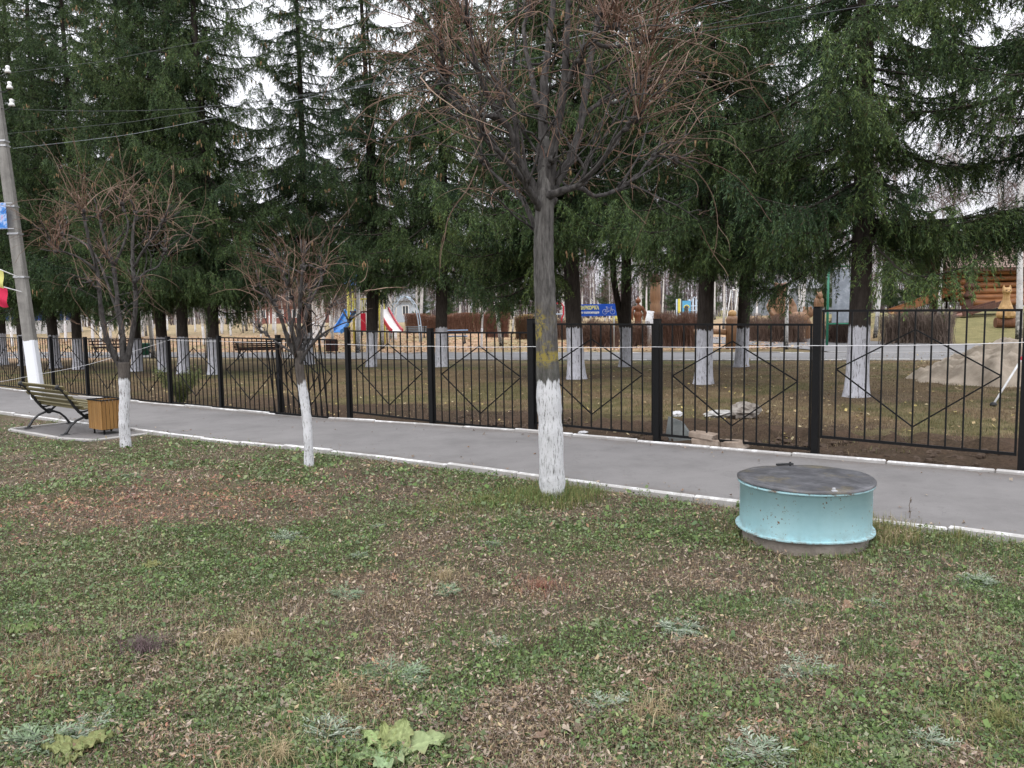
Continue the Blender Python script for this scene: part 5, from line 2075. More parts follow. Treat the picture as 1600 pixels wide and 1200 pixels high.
for s_ in (-1, 1):
    nb_ = 15
    for q in range(nb_):
        u0 = q / nb_
        ya = yr + s_ * (2.35 * (1 - u0))
        za = z_e + (z_r - z_e) * u0
        yb_ = yr + s_ * (2.35 * (1 - u0 - 1.15 / nb_))
        zb_ = z_e + (z_r - z_e) * (u0 + 1.15 / nb_)
        xl = xa - .75 + rngh.normal() * .04
        b.bar(((xl + xb + .8) / 2, ya, za + .03), ((xl + xb + .8) / 2, yb_, zb_), xb + .8 - xl, .026)
b.build('roof', ROOFW, hut)
b = MB()
b.bar((xa - .3, -.82, z_e - .07), (xb + .6, -.82, z_e - .07), .12, .16)
b.bar((xa - .3, 3.72, z_e - .07), (xb + .6, 3.72, z_e - .07), .12, .16)
for xx in (xa - .2, xb + .4):
    b.prism([(-.8, z_e - .1), (3.7, z_e - .1), (1.45, z_r - .1)], xx, xx + .04, 0, lambda q: (q[2], q[0], q[1]))
b.build('eaves', DARKW, hut)
b = MB()
b.box(((xa + xb) / 2, 1.45, zl[0] - rr - .03), (xb - xa, 2.9, .06))
b.build('floor_deck', DARKW, hut)
ra = hp(1489, 455, .4) - B_
rb_ = hp(1398, 488, .4) - B_
rampT = thing('wooden_ramp', 'long orange plank ramp sloping down to the left from the log hut', 'ramp', tuple(ground(*(rb_ + B_)[:2])))
ro = np.array(rampT.location)
b = MB()
for dy in (0, .75):
    b.bar(ra + B_ - ro + np.array([0, dy, 0]), rb_ + B_ - ro + np.array([0, dy, 0]), .09, .34)
b.build('side_board', LOGW, rampT)
b = MB()
b.bar(ra + B_ - ro + np.array([0, .375, -.1]), rb_ + B_ - ro + np.array([0, .375, -.1]), .66, .05)
b.build('ramp_deck', PALEW, rampT)
sa, sb_ = hp(1562, 476, -1.4), hp(1497, 497, -2.4)
s0 = ground(sb_[0], sb_[1])
st = thing('wooden_slide', 'low worn reddish plank slide coming down in front of the log hut posts', 'slide', tuple(s0))
so = np.array(s0)
b = MB()
b.bar(sa - so, np.array([sb_[0], sb_[1], s0.z + .10]) - so, .75, .07)
b.build('slide_bed', wood_mat('slide_wood', (.20, .10, .075), (.36, .21, .165), .6, 3, (.3, 5, 5)), st)
for sg in (-1, 1):
    b = MB()
    b.bar(sa - so + np.array([0, sg * .42, .10]), np.array([sb_[0], sb_[1] + sg * .42, s0.z + .20]) - so, .06, .26)
    b.build('side_board', DARKW, st)

# ------------------------------------------------------------------ green framed notice board by the path
gb = at(1292, 541)
GREENP = pm('green_paint', [(.3, (.012, .15, .085)), (.7, (.02, .21, .12))], 20, .4, .5, .1)


def board_mat():
    m, nt, bs, oc = new_mat('aged_board', .3, .5)
    c = ramp(nt, [(.28, (.17, .195, .225)), (.5, (.24, .27, .31)), (.62, (.36, .39, .44)), (.75, (.46, .49, .54))])
    nt.links.new(noise(nt, oc, 2.6, 9, .72), c.inputs[0])
    nt.links.new(c.outputs[0], bs.inputs['Base Color'])
    return m


d = gb.y
X0, X1 = P(1292, 500, d).x, P(1357, 500, d).x
zt_, zb_ = P(1320, 416, d).z - gb.z, P(1320, 504, d).z - gb.z
t = thing('notice_board', 'tall grey notice board in a green pipe frame behind the nearest spruce', 'notice board', tuple(gb))
for xx in (0, X1 - X0):
    b = MB()
    b.tube([(xx, 0, -.1), (xx, 0, zt_ + .08)], .055, 10)
    b.build('frame_post', GREENP, t, smooth=True)
b = MB()
b.tube([(0, 0, zt_), (X1 - X0, 0, zt_)], .04, 8)
b.tube([(0, 0, zb_ - .05), (X1 - X0, 0, zb_ - .05)], .035, 8)
b.build('crossbar', GREENP, t, smooth=True)
b = MB()
b.box(((X1 - X0) / 2 + .06, .01, (zt_ + zb_) / 2 - .06), (X1 - X0 - .28, .03, zt_ - zb_ - .12), bevel=.004)
b.build('board', board_mat(), t)

# ------------------------------------------------------------------ blue bicycle parking sign
BLUE = pm('sign_blue', [(.3, (.012, .085, .50)), (.7, (.018, .105, .58))], 3, .35, .5, 0)
WHITE = flat('sign_white', (.82, .82, .82), .03, rough=.4, bmp=0)
YELW = flat('sign_yellow', (.78, .74, .30), .03, rough=.4, bmp=0)
d = 38.0
sg0, sg1 = P(902, 494, d), P(964, 475, d)
W_ = sg1.x - sg0.x
H_ = sg1.z - sg0.z + .02
g = ground((sg0.x + sg1.x) / 2, d)
t = thing('parking_sign', 'blue bicycle parking sign with yellow and white lettering, its left end behind a thick spruce', 'sign', (sg0.x, d, g.z))
zc = (sg0.z + sg1.z) / 2 - g.z
b = MB()
b.box((W_ / 2, 0, zc), (W_, .03, H_), bevel=.004)
b.build('sign_panel', BLUE, t)
for xx in (.18, W_ - .14):
    b = MB()
    b.tube([(xx, .045, -.1), (xx, .045, zc + H_ / 2)], .03, 8)
    b.build('sign_post', STEEL, t, smooth=True)


def text_part(txt, size, x, z, y, mat, parent, name='lettering', width=None, bold=.012):
    cu = bpy.data.curves.new('txt', 'FONT')
    cu.body = txt
    cu.size = size
    cu.offset = bold
    cu.extrude = .004
    o = bpy.data.objects.new('txt', cu)
    COL.objects.link(o)
    bpy.context.view_layer.update()
    me = bpy.data.meshes.new_from_object(o.evaluated_get(bpy.context.evaluated_depsgraph_get()))
    bpy.data.objects.remove(o)
    n = len(me.vertices)
    v = np.zeros(n * 3, np.float32)
    me.vertices.foreach_get('co', v)
    v = v.reshape(-1, 3)
    v[:, 0] -= v[:, 0].min()
    if width:
        v[:, 0] *= width / v[:, 0].max()
    w = np.stack([x + v[:, 0], y - v[:, 2], z + v[:, 1]], 1)
    me.vertices.foreach_set('co', w.astype(np.float32).ravel())
    me.materials.clear()
    me.materials.append(mat)
    ob = bpy.data.objects.new(name, me)
    COL.objects.link(ob)
    ob.parent = parent
    return ob


text_part('ПАРКОВКА', H_ * .42, W_ * .05, zc + H_ * .06, -.022, YELW, t, width=W_ * .50, bold=.014)
text_part('для велосипедов', H_ * .26, W_ * .05, zc - H_ * .27, -.022, WHITE, t, width=W_ * .51, bold=.008)
b = MB()
cx, cz_ = W_ * .79, zc - H_ * .06
s_ = H_ * .52
def cyc(pts, r=.022):
    b.tube([(cx + x * s_, -.024, cz_ + z * s_) for x, z in pts], r, 6, flat=.35)
for ox in (-.62, .62):
    cyc([(ox + .38 * math.cos(a_), -.18 + .38 * math.sin(a_)) for a_ in np.linspace(0, 2 * math.pi, 22)], .020)
cyc([(-.62, -.18), (-.28, .42), (.42, .42), (.0, -.18), (-.62, -.18)])
cyc([(0, -.18), (-.34, .56)])
cyc([(-.48, .57), (-.22, .57)], .028)
cyc([(.62, -.18), (.36, .64), (.56, .68)])
b.build('bicycle_symbol', WHITE, t)
p = P(962, 496, 42)
g = ground(p.x, p.y)
b = MB()
b.lathe([(.13, 0), (.15, .1), (.16, P(962, 487, 42).z - g.z + .05), (.14, P(962, 487, 42).z - g.z + .06)], sides=14)
o = b.build('yellow_bin', flat('yellow_paint', (.62, .52, .10), rough=.4), None, smooth=True, loc=tuple(g))
tag(o, 'small yellow bin below the right end of the blue bicycle sign', 'bin')

# ------------------------------------------------------------------ playgrounds
RED = pm('red_plastic', [(.3, (.46, .012, .035)), (.7, (.56, .02, .05))], 4, .35, .5, 0)
PBLUE = pm('blue_plastic', [(.3, (.03, .20, .58)), (.7, (.05, .26, .68))], 4, .35, .5, 0)
PYEL = pm('yellow_posts', [(.3, (.62, .56, .08)), (.7, (.72, .66, .14))], 6, .4, .5, 0)
LBLUE = pm('light_blue', [(.3, (.08, .34, .62)), (.7, (.12, .42, .70))], 6, .4, .5, 0)
MAROON = pm('maroon', [(.3, (.16, .03, .045)), (.7, (.22, .045, .06))], 6, .5, .4, 0)
d = 48.0
def pp_(px, py, dd=0.0):
    return np.array(P(px, py, d + dd))
gp = ground(pp_(572, 500)[0], d)
G0 = np.array(gp)
t = thing('playground_tower', 'play tower on yellow posts with a blue slide and a red and white slide', 'playground', tuple(gp))
xa, xb = pp_(549, 500)[0] - G0[0], pp_(597, 500)[0] - G0[0]
zplat = pp_(572, 487)[2] - G0[2]
zroof = pp_(572, 446)[2] - G0[2]
for xx in (xa, xb):
    for yy in (-.75, .75):
        b = MB()
        b.tube([(xx, yy, -.1), (xx, yy, zroof)], .075, 10)
        b.build('post', PYEL, t, smooth=True)
b = MB()
b.box(((xa + xb) / 2, 0, zplat), (xb - xa, 1.55, .09), bevel=.01)
b.build('platform', DARKW, t)
b = MB()
b.prism([(-1.05, 0), (1.05, 0), (0, .75)], xa - .2, xb + .2, 0, lambda q: (q[2], q[0], zroof + q[1]))
b.build('roof', PBLUE, t)
for yy in (-.78, .78):
    b = MB()
    for xx in np.linspace(xa + .12, xb - .12, 9):
        b.bar((xx, yy, zplat + .05), (xx, yy, zplat + .75), .03)
    b.bar((xa, yy, zplat + .76), (xb, yy, zplat + .76), .05)
    b.build('railing', PYEL, t)
b = MB()
b.box(((xa + xb) / 2 - .05, -.86, zplat - .62), (.3, .04, 1.05), bevel=.01)
b.build('red_panel', RED, t)


def slide_part(name, a, c, w, bedm, sidem):
    s = MB()
    a, c = np.array(a), np.array(c)
    k = np.linspace(0, 1, 9)
    path = a[None] * (1 - k[:, None]) + c[None] * k[:, None]
    path[:, 2] += -.10 * np.sin(k * np.pi)
    path[-1, 2] = c[2] + .06
    for q in range(8):
        s.bar(path[q], path[q + 1], w, .03)
    o = s.build(name, bedm, t)
    for sg in (-1, 1):
        s = MB()
        for q in range(8):
            dv = path[-1] - path[0]
            nv = np.array([-dv[1], dv[0], 0]) / math.hypot(dv[0], dv[1])
            off = nv * sg * (w / 2 + .02) + np.array([0, 0, .05])
            s.bar(path[q] + off, path[q + 1] + off, .06, .24)
        s.build('slide_side', sidem, o)
    return o


slide_part('slide', (xa - .05, .1, zplat + .05), pp_(525, 521, -1.6) - G0, .62, PBLUE, PBLUE)
slide_part('slide', (xb + .05, .1, zplat + .12), pp_(621, 520, -1.9) - G0, .62, WHITE, RED)
# climbing arch next to it
p = P(633, 500, 50)
g = ground(p.x, p.y)
t = thing('climbing_frame', 'pale climbing frame of bent pipes right of the striped slide', 'playground', tuple(g))
h_ = P(633, 462, 50).z - g.z
PALEB = flat('pale_pipe', (.45, .55, .66), rough=.4, bmp=0)
for yy in (-.6, .6):
    b = MB()
    a_ = np.linspace(0, math.pi, 16)
    b.tube([(-.95 * math.cos(q), yy, -.05 + h_ * math.sin(q) ** .7) for q in a_], .035, 7)
    b.build('arch', PALEB, t, smooth=True)
for q in np.linspace(.25, math.pi - .25, 9):
    b = MB()
    z_ = -.05 + h_ * math.sin(q) ** .7
    b.tube([(-.95 * math.cos(q), -.6, z_), (-.95 * math.cos(q), .6, z_)], .026, 6)
    b.build('rung', PALEB, t, smooth=True)
# second play structure far right
d = 55.0
p = P(1072, 500, d)
gp = ground(p.x, p.y)
G0 = np.array(gp)
t = thing('playground_house', 'far play structure with a blue arched panel and a maroon panel above the hedge', 'playground', tuple(gp))
for px in (1063, 1083, 1094, 1112):
    xx = pp_(px, 480)[0] - G0[0]
    for yy in (0, 1.2):
        b = MB()
        b.tube([(xx, yy, -.1), (xx, yy, pp_(px, 467)[2] - G0[2])], .05, 8)
        b.build('post', PALEB, t, smooth=True)
def panel(px0, py0, px1, py1, m, name, arch=False):
    x0_, x1_ = pp_(px0, 480)[0] - G0[0], pp_(px1, 480)[0] - G0[0]
    z0_, z1_ = pp_(px0, py1)[2] - G0[2], pp_(px0, py0)[2] - G0[2]
    s = MB()
    if arch:
        cx_ = (x0_ + x1_) / 2
        r_ = (x1_ - x0_) * .30
        zc_ = z0_ + (z1_ - z0_) * .42
        A = [(cx_ - r_ * math.cos(q), zc_ + r_ * math.sin(q)) for q in np.linspace(0, math.pi, 12)]
        poly = [(x0_, z0_), (cx_ - r_, z0_)] + A + [(cx_ + r_, z0_), (x1_, z0_), (x1_, z1_), (x0_, z1_)]
        s.prism(poly, -.06, -.02, 0, lambda q: (q[0], q[2], q[1]))
        k_ = MB()
        k_.tube([(cx_ - r_ * 1.05 * math.cos(q), -.07, zc_ + r_ * 1.05 * math.sin(q)) for q in np.linspace(0, math.pi, 12)], .035, 6)
        o = s.build(name, m, t)
        k_.build('arch_trim', PYEL, o)
        return
    s.box(((x0_ + x1_) / 2, -.04, (z0_ + z1_) / 2), (x1_ - x0_, .04, z1_ - z0_), bevel=.01)
    s.build(name, m, t)
panel(1066, 470, 1079, 489, LBLUE, 'blue_panel', True)
panel(1091, 470, 1103, 483, MAROON, 'maroon_panel')
panel(1059, 467, 1063, 489, PYEL, 'yellow_panel')
b = MB()
a_ = np.linspace(0, math.pi, 14)
x0_, x1_ = pp_(1079, 480)[0] - G0[0], pp_(1091, 480)[0] - G0[0]
for zz_ in (464, 478, 485):
    z_ = pp_(1085, zz_)[2] - G0[2]
    b.tube([(x0_, 0, z_ - .35), ((x0_ + x1_) / 2, 0, z_), (x1_, 0, z_ - .35)] if zz_ == 464 else [(x0_, 0, z_), (x1_, 0, z_)], .035, 7)
b.build('pipe_bars', PALEB, t, smooth=True)
# swing frame
d = 52.0
p = P(1147, 500, d)
gp = ground(p.x, p.y)
G0 = np.array(gp)
t = thing('swing_frame', 'thin white swing frame seen between two spruces', 'swing', tuple(gp))
zt_ = pp_(1147, 453)[2] - G0[2]
for px in (1142, 1153):
    xx = pp_(px, 480)[0] - G0[0]
    b = MB()
    b.tube([(xx - .55, -.5, -.05), (xx, 0, zt_), (xx + .3, .5, -.05)], .035, 7)
    b.build('leg', WHITE, t, smooth=True)
b = MB()
b.tube([(pp_(1142, 480)[0] - G0[0], 0, zt_), (pp_(1153, 480)[0] - G0[0], 0, zt_)], .035, 7)
b.build('crossbar', WHITE, t, smooth=True)
# red and blue pipe climber left of the thick spruce
d = 50.0
p = P(870, 500, d)
gp = ground(p.x, p.y)
G0 = np.array(gp)
t = thing('pipe_climber', 'red and blue bent-pipe climber peeking out right of the big linden trunk', 'playground', tuple(gp))
b = MB()
z_ = pp_(870, 474)[2] - G0[2]
b.tube([(-.15, 0, -.05), (-.15, 0, z_ + .35)], .05, 8)
b.build('blue_post', PALEB, t, smooth=True)
b = MB()
b.tube([(-.15, 0, z_), (.30, 0, z_), (.42, 0, z_ - .2), (.42, 0, z_ - .7), (.3, 0, z_ - .95), (.3, 0, -.05)], .05, 8)
b.build('red_pipe', RED, t, smooth=True)
b = MB()
b.tube([(-.15, .5, z_ * .7), (.42, .5, z_ * .7)], .04, 8)
b.tube([(-.15, 0, z_ * .7), (-.15, .5, z_ * .7)], .04, 8)
b.build('rung', PALEB, t, smooth=True)

# ------------------------------------------------------------------ park benches, bins
REDW = wood_mat('dark_red_wood', (.045, .018, .014), (.11, .045, .034), .6, 3, (.25, 6, 6))
a_, c_ = at(374, 562), at(430, 563)
m_ = (a_ + c_) / 2
bench('dark red park bench with curved black legs beside the park path', REDW, ground(m_.x, m_.y + .3, .03), 0.0, 1.35 * (c_ - a_).length / 1.35, n_back=5)
BLB = wood_mat('blue_bench_wood', (.16, .26, .42), (.26, .37, .54), .5, 3, (.25, 6, 6))
a_, c_ = at(694, 537), at(728, 537)
m_ = (a_ + c_) / 2
bench('small pale blue bench in front of the clipped hedge', BLB, ground(m_.x, m_.y), 3.1, max(1.5, (c_ - a_).length), n_back=3)
a_, c_ = at(641, 528), at(659, 528)
m_ = (a_ + c_) / 2
bench('grey-blue bench at the left end of the clipped hedge', flat('greyblue', (.22, .27, .33), rough=.5), ground(m_.x, m_.y), .2, max(1.5, (c_ - a_).length), n_back=4)
a_ = at(180, 556)
bench('brown bench far left seen behind the forked bare linden', REDW, ground(a_.x, a_.y), .1, 2.2, n_back=3)
for px, lab in ((470, 'brown litter box behind the smallest bare linden'), (519, 'brown litter box behind the loose fence panel, near the blue slide end')):
    g = at(px, 552)
    t = thing('litter_box', lab, 'bin', tuple(g), .2, 'brown litter boxes by the park path')
    b = MB()
    for k in range(6):
        b.box((-.25 + .1 * k, -.2, .38), (.09, .025, .55), None, 0, .004)
        b.box((-.25 + .1 * k, .2, .38), (.09, .025, .55), None, 0, .004)
    for k in range(4):
        for sg in (-1, 1):
            b.box((sg * .29, -.14 + .093 * k, .38), (.025, .085, .55), None, 0, .004)
    b.build('slats', REDW, t)
    b = MB()
    b.box((0, 0, .14), (.54, .38, .03))
    b.build('bin_floor', IRON, t)
    b = MB()
    for sx in (-.2, .2):
        for sy in (-.14, .14):
            b.bar((sx, sy, -.05), (sx, sy, .13), .03)
    b.build('feet', IRON, t)
g = at(226, 560)
t = thing('green_bin', 'dark green round park bin behind the fence near the forked bare linden', 'bin', tuple(g))
b = MB()
b.lathe([(.20, .16), (.24, .2), (.29, .68), (.31, .72), (.29, .74), (.27, .70), (.2, .25)], sides=20)
b.build('bucket', pm('bin_green', [(.3, (.01, .11, .075)), (.7, (.015, .15, .10))], 6, .4, .5, 0), t, smooth=True)
b = MB()
b.tube([(-.34, 0, -.05), (-.34, 0, .55)], .02, 6)
b.tube([(.34, 0, -.05), (.34, 0, .55)], .02, 6)
b.tube([(-.34, 0, .5), (.34, 0, .5)], .015, 6)
b.build('stand', IRON, t, smooth=True)

# ------------------------------------------------------------------ sheds and far buildings
def corr_mat(name, a, c, period=.12):
    m, nt, bs, oc = new_mat(name, .5, .4)
    w = nt.nodes.new('ShaderNodeTexWave')
    w.inputs['Scale'].default_value = .35 / period
    w.bands_direction = 'X'
    nt.links.new(oc, w.inputs['Vector'])
    r = ramp(nt, [(.3, a), (.7, c)])
    nt.links.new(noise(nt, oc, 1.5, 6, .6), r.inputs[0])
    nt.links.new(r.outputs[0], bs.inputs['Base Color'])
    bump(nt, bs, w.outputs['Fac'], .9, .05)
    return m


def building(name, label, cat, px0, px1, py_top, d, depth, wall, roofm, base_h=0, basem=None, wins=0, winm=None, roof_h=1.5):
    A, B = P(px0, 500, d), P(px1, 500, d)
    cx_ = (A.x + B.x) / 2
    g = ground(cx_, d)
    w = B.x - A.x
    h = P(px0, py_top, d).z - g.z
    t = thing(name, label, cat, tuple(g))
    b = MB()
    b.box((0, depth / 2, h / 2 + base_h / 2 - .1), (w, depth, h - base_h + .2))
    wo = b.build('wall', wall, t)
    if base_h:
        b = MB()
        b.box((0, depth / 2, base_h / 2 - .3), (w + .06, depth + .06, base_h + .6))
        b.build('plinth', basem, t)
    b = MB()
    b.prism([(-.5, h + .0), (depth + .5, h + .0), (depth / 2, h + roof_h)], -w / 2 - .4, w / 2 + .4, 0, lambda q: (q[2], q[0], q[1]))
    b.build('roof', roofm, t)
    for k in range(wins):
        xw = -w / 2 + w * (k + .5) / wins
        ww, wh = min(1.3, w / wins * .5), min(1.4, h * .42)
        b = MB()
        for sx in (-1, 1):
            b.box((xw + sx * ww / 2, -.03, base_h + (h - base_h) * .55), (.09, .06, wh + .09))
        for sz in (-1, 1):
            b.box((xw, -.031, base_h + (h - base_h) * .55 + sz * wh / 2), (ww, .06, .09))
        b.box((xw, -.032, base_h + (h - base_h) * .55), (.06, .05, wh - .09))
        f = b.build('window', WHITE, t)
        b = MB()
        b.box((xw, -.012, base_h + (h - base_h) * .55), (ww - .09, .02, wh - .09))
        b.build('pane', winm, f)
    return t


GLASS = pm('window_glass', [(.3, (.05, .06, .07)), (.7, (.10, .12, .14))], 2, .1, .6, 0)
RUST = pm('rust_roof', [(.3, (.12, .06, .045)), (.7, (.20, .11, .08))], 3, .8, .2, .2)
GREYR = pm('grey_roof', [(.3, (.16, .165, .175)), (.7, (.24, .245, .26))], 2, .8, .2, .2)
building('blue_shed', 'blue corrugated shed on a white plinth far behind the concrete pole', 'shed', -60, 74, 482, 78, 5, corr_mat('blue_sheet', (.03, .07, .26), (.05, .11, .36)), GREYR, 1.3,
         flat('white_plaster', (.62, .62, .63), rough=.9), 0)
building('brick_house', 'low red-brown house with white windows far behind the smallest bare linden', 'house', 395, 505, 478, 118, 8, pm('red_brown_wall', [(.3, (.20, .085, .07)), (.7, (.28, .13, .11))], 1.2, .9, .2, .2), RUST, 0, None, 4, GLASS, 2.2)
building('white_house', 'low white building far behind the blue slide', 'house', 508, 568, 480, 124, 8, flat('pale_wall', (.55, .56, .60), rough=.9), GREYR, 0, None, 3, GLASS, 1.6)
building('grey_shed', 'long grey-blue shed behind the carved bear', 'shed', 1178, 1330, 452, 92, 6, corr_mat('grey_sheet', (.22, .24, .28), (.31, .33, .37), .25), GREYR, 0, None, 0, None, 1.2)
building('pale_house', 'pale building seen through the trunks right of the striped slide', 'house', 606, 662, 470, 112, 8, flat('pale_blue_wall', (.46, .52, .60), rough=.9), GREYR, 0, None, 3, GLASS, 1.8)

# ------------------------------------------------------------------ sand heap, pole, rubble by the fence
def sand_mat():
    m, nt, bs, oc = new_mat('sand', .95, .1)
    c = ramp(nt, [(.3, (.37, .305, .24)), (.5, (.52, .44, .355)), (.75, (.63, .55, .46))])
    nt.links.new(noise(nt, oc, 2.2, 10, .75), c.inputs[0])
    nt.links.new(c.outputs[0], bs.inputs['Base Color'])
    bump(nt, bs, noise(nt, oc, 9, 10, .8), .9, .05)
    return m


sc_ = at(1650, 592)
sx0 = at(1432, 598)
n = 90
uu = np.linspace(-1, 1, n)
U, Vv = np.meshgrid(uu, uu, indexing='ij')
rx_, ry_ = (sc_.x - sx0.x) * 1.02, 2.6
X, Y = sc_.x + U * rx_, sc_.y + .3 + Vv * ry_
r_ = np.sqrt(U ** 2 + Vv ** 2) + (fnoise(X, Y, 1.2, 31) - .5) * .35
hgt = np.clip(1 - r_, 0, 1) ** .85 * .95 + (fnoise(X, Y, 3.5, 32, 5) - .5) * .55 * np.clip((1 - r_) * 4, 0, 1)
Z = gz(X, Y) - .10 + hgt + .1 * np.clip((1 - r_) * 6, 0, 1)
b = MB()
i = np.arange(n * n).reshape(n, n)
b.add(np.stack([X - sc_.x, Y - sc_.y, Z - sc_.z], -1).reshape(-1, 3), np.stack([i[:-1, :-1], i[1:, :-1], i[1:, 1:], i[:-1, 1:]], -1).reshape(-1, 4))
o = b.build('sand_heap', sand_mat(), None, True, tuple(sc_))
tag(o, 'heap of pale grey sand behind the right end of the fence', 'heap')

a_ = at(1552, 634)
top = P(1606, 545, a_.y + .1)
t = thing('long_handled_tool', 'white long-handled tool with red collar and teal grip leaning by the sand heap', 'tool', tuple(a_))
T_ = np.array(top) - np.array(a_)
b = MB()
b.tube([T_ * .0 + np.array([0, 0, .02]), T_ * .86], .017, 8)
b.build('handle', flat('tool_white', (.72, .73, .75), rough=.35, bmp=0), t, smooth=True)
b = MB()
b.tube([T_ * .80, T_ * .86], .026, 8)
b.build('collar', RED, t, smooth=True)
b = MB()
b.tube([T_ * .862, T_ * 1.1], .03, 8)
b.build('grip', pm('teal_grip', [(.3, (.02, .30, .38)), (.7, (.03, .36, .45))], 8, .4, .4, 0), t, smooth=True)
b = MB()
b.lathe([(.05, -.01), (.055, .03), (.03, .06)], sides=12)
b.build('foot', IRON, t, smooth=True)

rs = np.random.default_rng(77)


def rough_block(name, label, cat, p, size, rz, mat, tilt=(0, 0), jit=.06, group=None, bevel=.012):
    b = MB()
    b.box((0, 0, size[2] / 2), size, None, 0, bevel)
    V = b.v[0]
    b.v[0] = V + rs.normal(size=V.shape) * np.array(size) * jit * .3
    o = b.build(name, mat, None, loc=tuple(p))
    o.rotation_euler = (tilt[0], tilt[1], rz)
    return tag(o, label, cat, group)


BLOCKM = pm('pale_block', [(.28, (.17, .13, .10)), (.5, (.29, .23, .185)), (.75, (.40, .34, .285))], 9, .95, .1, .7)
g = at(1087, 704)
sv = rz_t
ba_ = ground(*tn_xy(xy_tn(g.x, g.y)[0], 9.18))
rough_block('broken_block', 'pale broken block lying at the kerb under another block, left of the single one', 'block', ba_, (.34, .17, .105), sv + .1, BLOCKM, group='broken blocks at the kerb')
rough_block('broken_block', 'pale broken block resting on top of the two-block stack at the kerb', 'block', (ba_.x - .04, ba_.y + .02, ba_.z + .105), (.33, .17, .075), sv - .06, BLOCKM, (.03, .05), group='broken blocks at the kerb')
g = at(1128, 706)
bb_ = ground(*tn_xy(xy_tn(g.x, g.y)[0] + .02, 9.22))
rough_block('broken_block', 'single pale broken block tilted at the kerb, right of the stacked pair', 'block', bb_, (.36, .19, .10), sv - .35, BLOCKM, (.06, -.08), group='broken blocks at the kerb')
g = at(1040, 694)
gs_ = ground(*tn_xy(xy_tn(g.x, g.y)[0], 9.42))
SLAB = pm('slab_grey', [(.3, (.12, .13, .13)), (.7, (.25, .265, .26))], 6, .95, .1, .5)
b = MB()
b.prism([(-.16, -.1), (.22, -.1), (.17, .10), (.02, .26), (-.16, .30)], 0, .09, 0, lambda q: (q[0], q[2], q[1]))
o = b.build('concrete_slab', SLAB, None, loc=tuple(gs_))
o.rotation_euler = (-.18, .08, rz_t + .1)
tag(o, 'triangular grey concrete slab leaning beside the second fence post, at the bricks', 'slab')


def crumple(name, label, cat, p, size, mat, seed, rz=0):
    rng = np.random.default_rng(seed)
    b = MB()
    b.ellip((0, 0, size[2] * .42), (size[0] / 2, size[1] / 2, size[2] / 2), seg=18, rings=11, jit=.22, rng=rng)
    b.v[0][:, 2] = np.maximum(b.v[0][:, 2], 0.0)
    o = b.build(name, mat, None, loc=tuple(p))
    o.rotation_euler = (0, 0, rz)
    return tag(o, label, cat)


BAGW = pm('bag_white', [(.3, (.55, .55, .57)), (.7, (.72, .72, .74))], 8, .45, .4, .4)
g = at(1058, 651)
crumple('plastic_bag', 'crumpled white plastic bag on the bare soil behind the fence', 'bag', g, (.17, .13, .10), BAGW, 3)
g = at(1128, 652)
FILMM = pm('film', [(.3, (.30, .285, .27)), (.7, (.55, .54, .53))], 10, .35, .5, .4)
crumple('plastic_film', 'flat sheet of crumpled clear film left of the rubble lump', 'litter', g, (.55, .34, .12), FILMM, 5, .2)
g = at(1164, 654)
crumple('rubble_lump', 'grey-brown rubble lump with light top behind the fence panel', 'rubble', g, (.50, .36, .27), pm('rubble_grey', [(.28, (.13, .11, .095)), (.5, (.25, .225, .20)), (.75, (.42, .40, .37))], 7, .95, .1, .7), 9, .4)
g = at(886, 670)
crumple('paper_scrap', 'small white scrap lying at the bottom rail right of the big linden', 'litter', ground(*tn_xy(xy_tn(*at(930, 674)[:2])[0], 9.3)), (.14, .08, .05), BAGW, 12, .3)
g = at(218, 650)

# ------------------------------------------------------------------ ground cover
GRASS = leaf_mat('grass_blades', .6, .2, .25)
DRY = leaf_mat('dry_leaf', .75, .12, .15)
tank_xy = (wt.location.x, wt.location.y)
TREE_XY = [(o.location.x, o.location.y) for o in bpy.data.objects if o.name.startswith('linden_tree')]


def lawn_z(x, y):
    t, n = xy_tn(x, y)
    und_ = (fnoise(x, y, 1.1, 7) - .5) * .06 + (fnoise(x, y, 6.0, 8, 2) - .5) * .03
    m = (1 - smooth(5.9, 6.25, n)) + smooth(9.4, 10.2, n) * .9
    pad = smooth(-16.2, -15.7, t) * (1 - smooth(-12.6, -12.1, t)) * smooth(4.6, 5.1, n)
    m = np.where(n < 8, m * (1 - pad), m * (1 - smooth(20, 26, y)))
    return gz(x, y) + und_ * m - .004


def scatter(rng, N, d0, d1, p=1.0, margin=3.0, spread=.88):
    """points on the lawn side, thinner with distance"""
    u = rng.random(N)
    if abs(p - 1) < 1e-6:
        y = d0 * (d1 / d0) ** u
    else:
        y = (d0 ** (1 - p) + u * (d1 ** (1 - p) - d0 ** (1 - p))) ** (1 / (1 - p))
    x = (rng.random(N) * 2 - 1) * (spread * y + margin * .5)
    t, n = xy_tn(x, y)
    ok = n < N_NEAR - .10
    ok &= ~((t > PT0 - .12) & (t < PT1 + .12) & (n > PN0 - .12))
    ok &= np.hypot(x - tank_xy[0], y - tank_xy[1]) > .44
    for tx, ty in TREE_XY:
        ok &= np.hypot(x - tx, y - ty) > .10
    return x[ok], y[ok]


def pick(rng, pal, N, var=.25):
    pal = np.array(pal)
    c = pal[rng.integers(0, len(pal), N)]
    return c * (1 - var + 2 * var * rng.random((N, 1)))


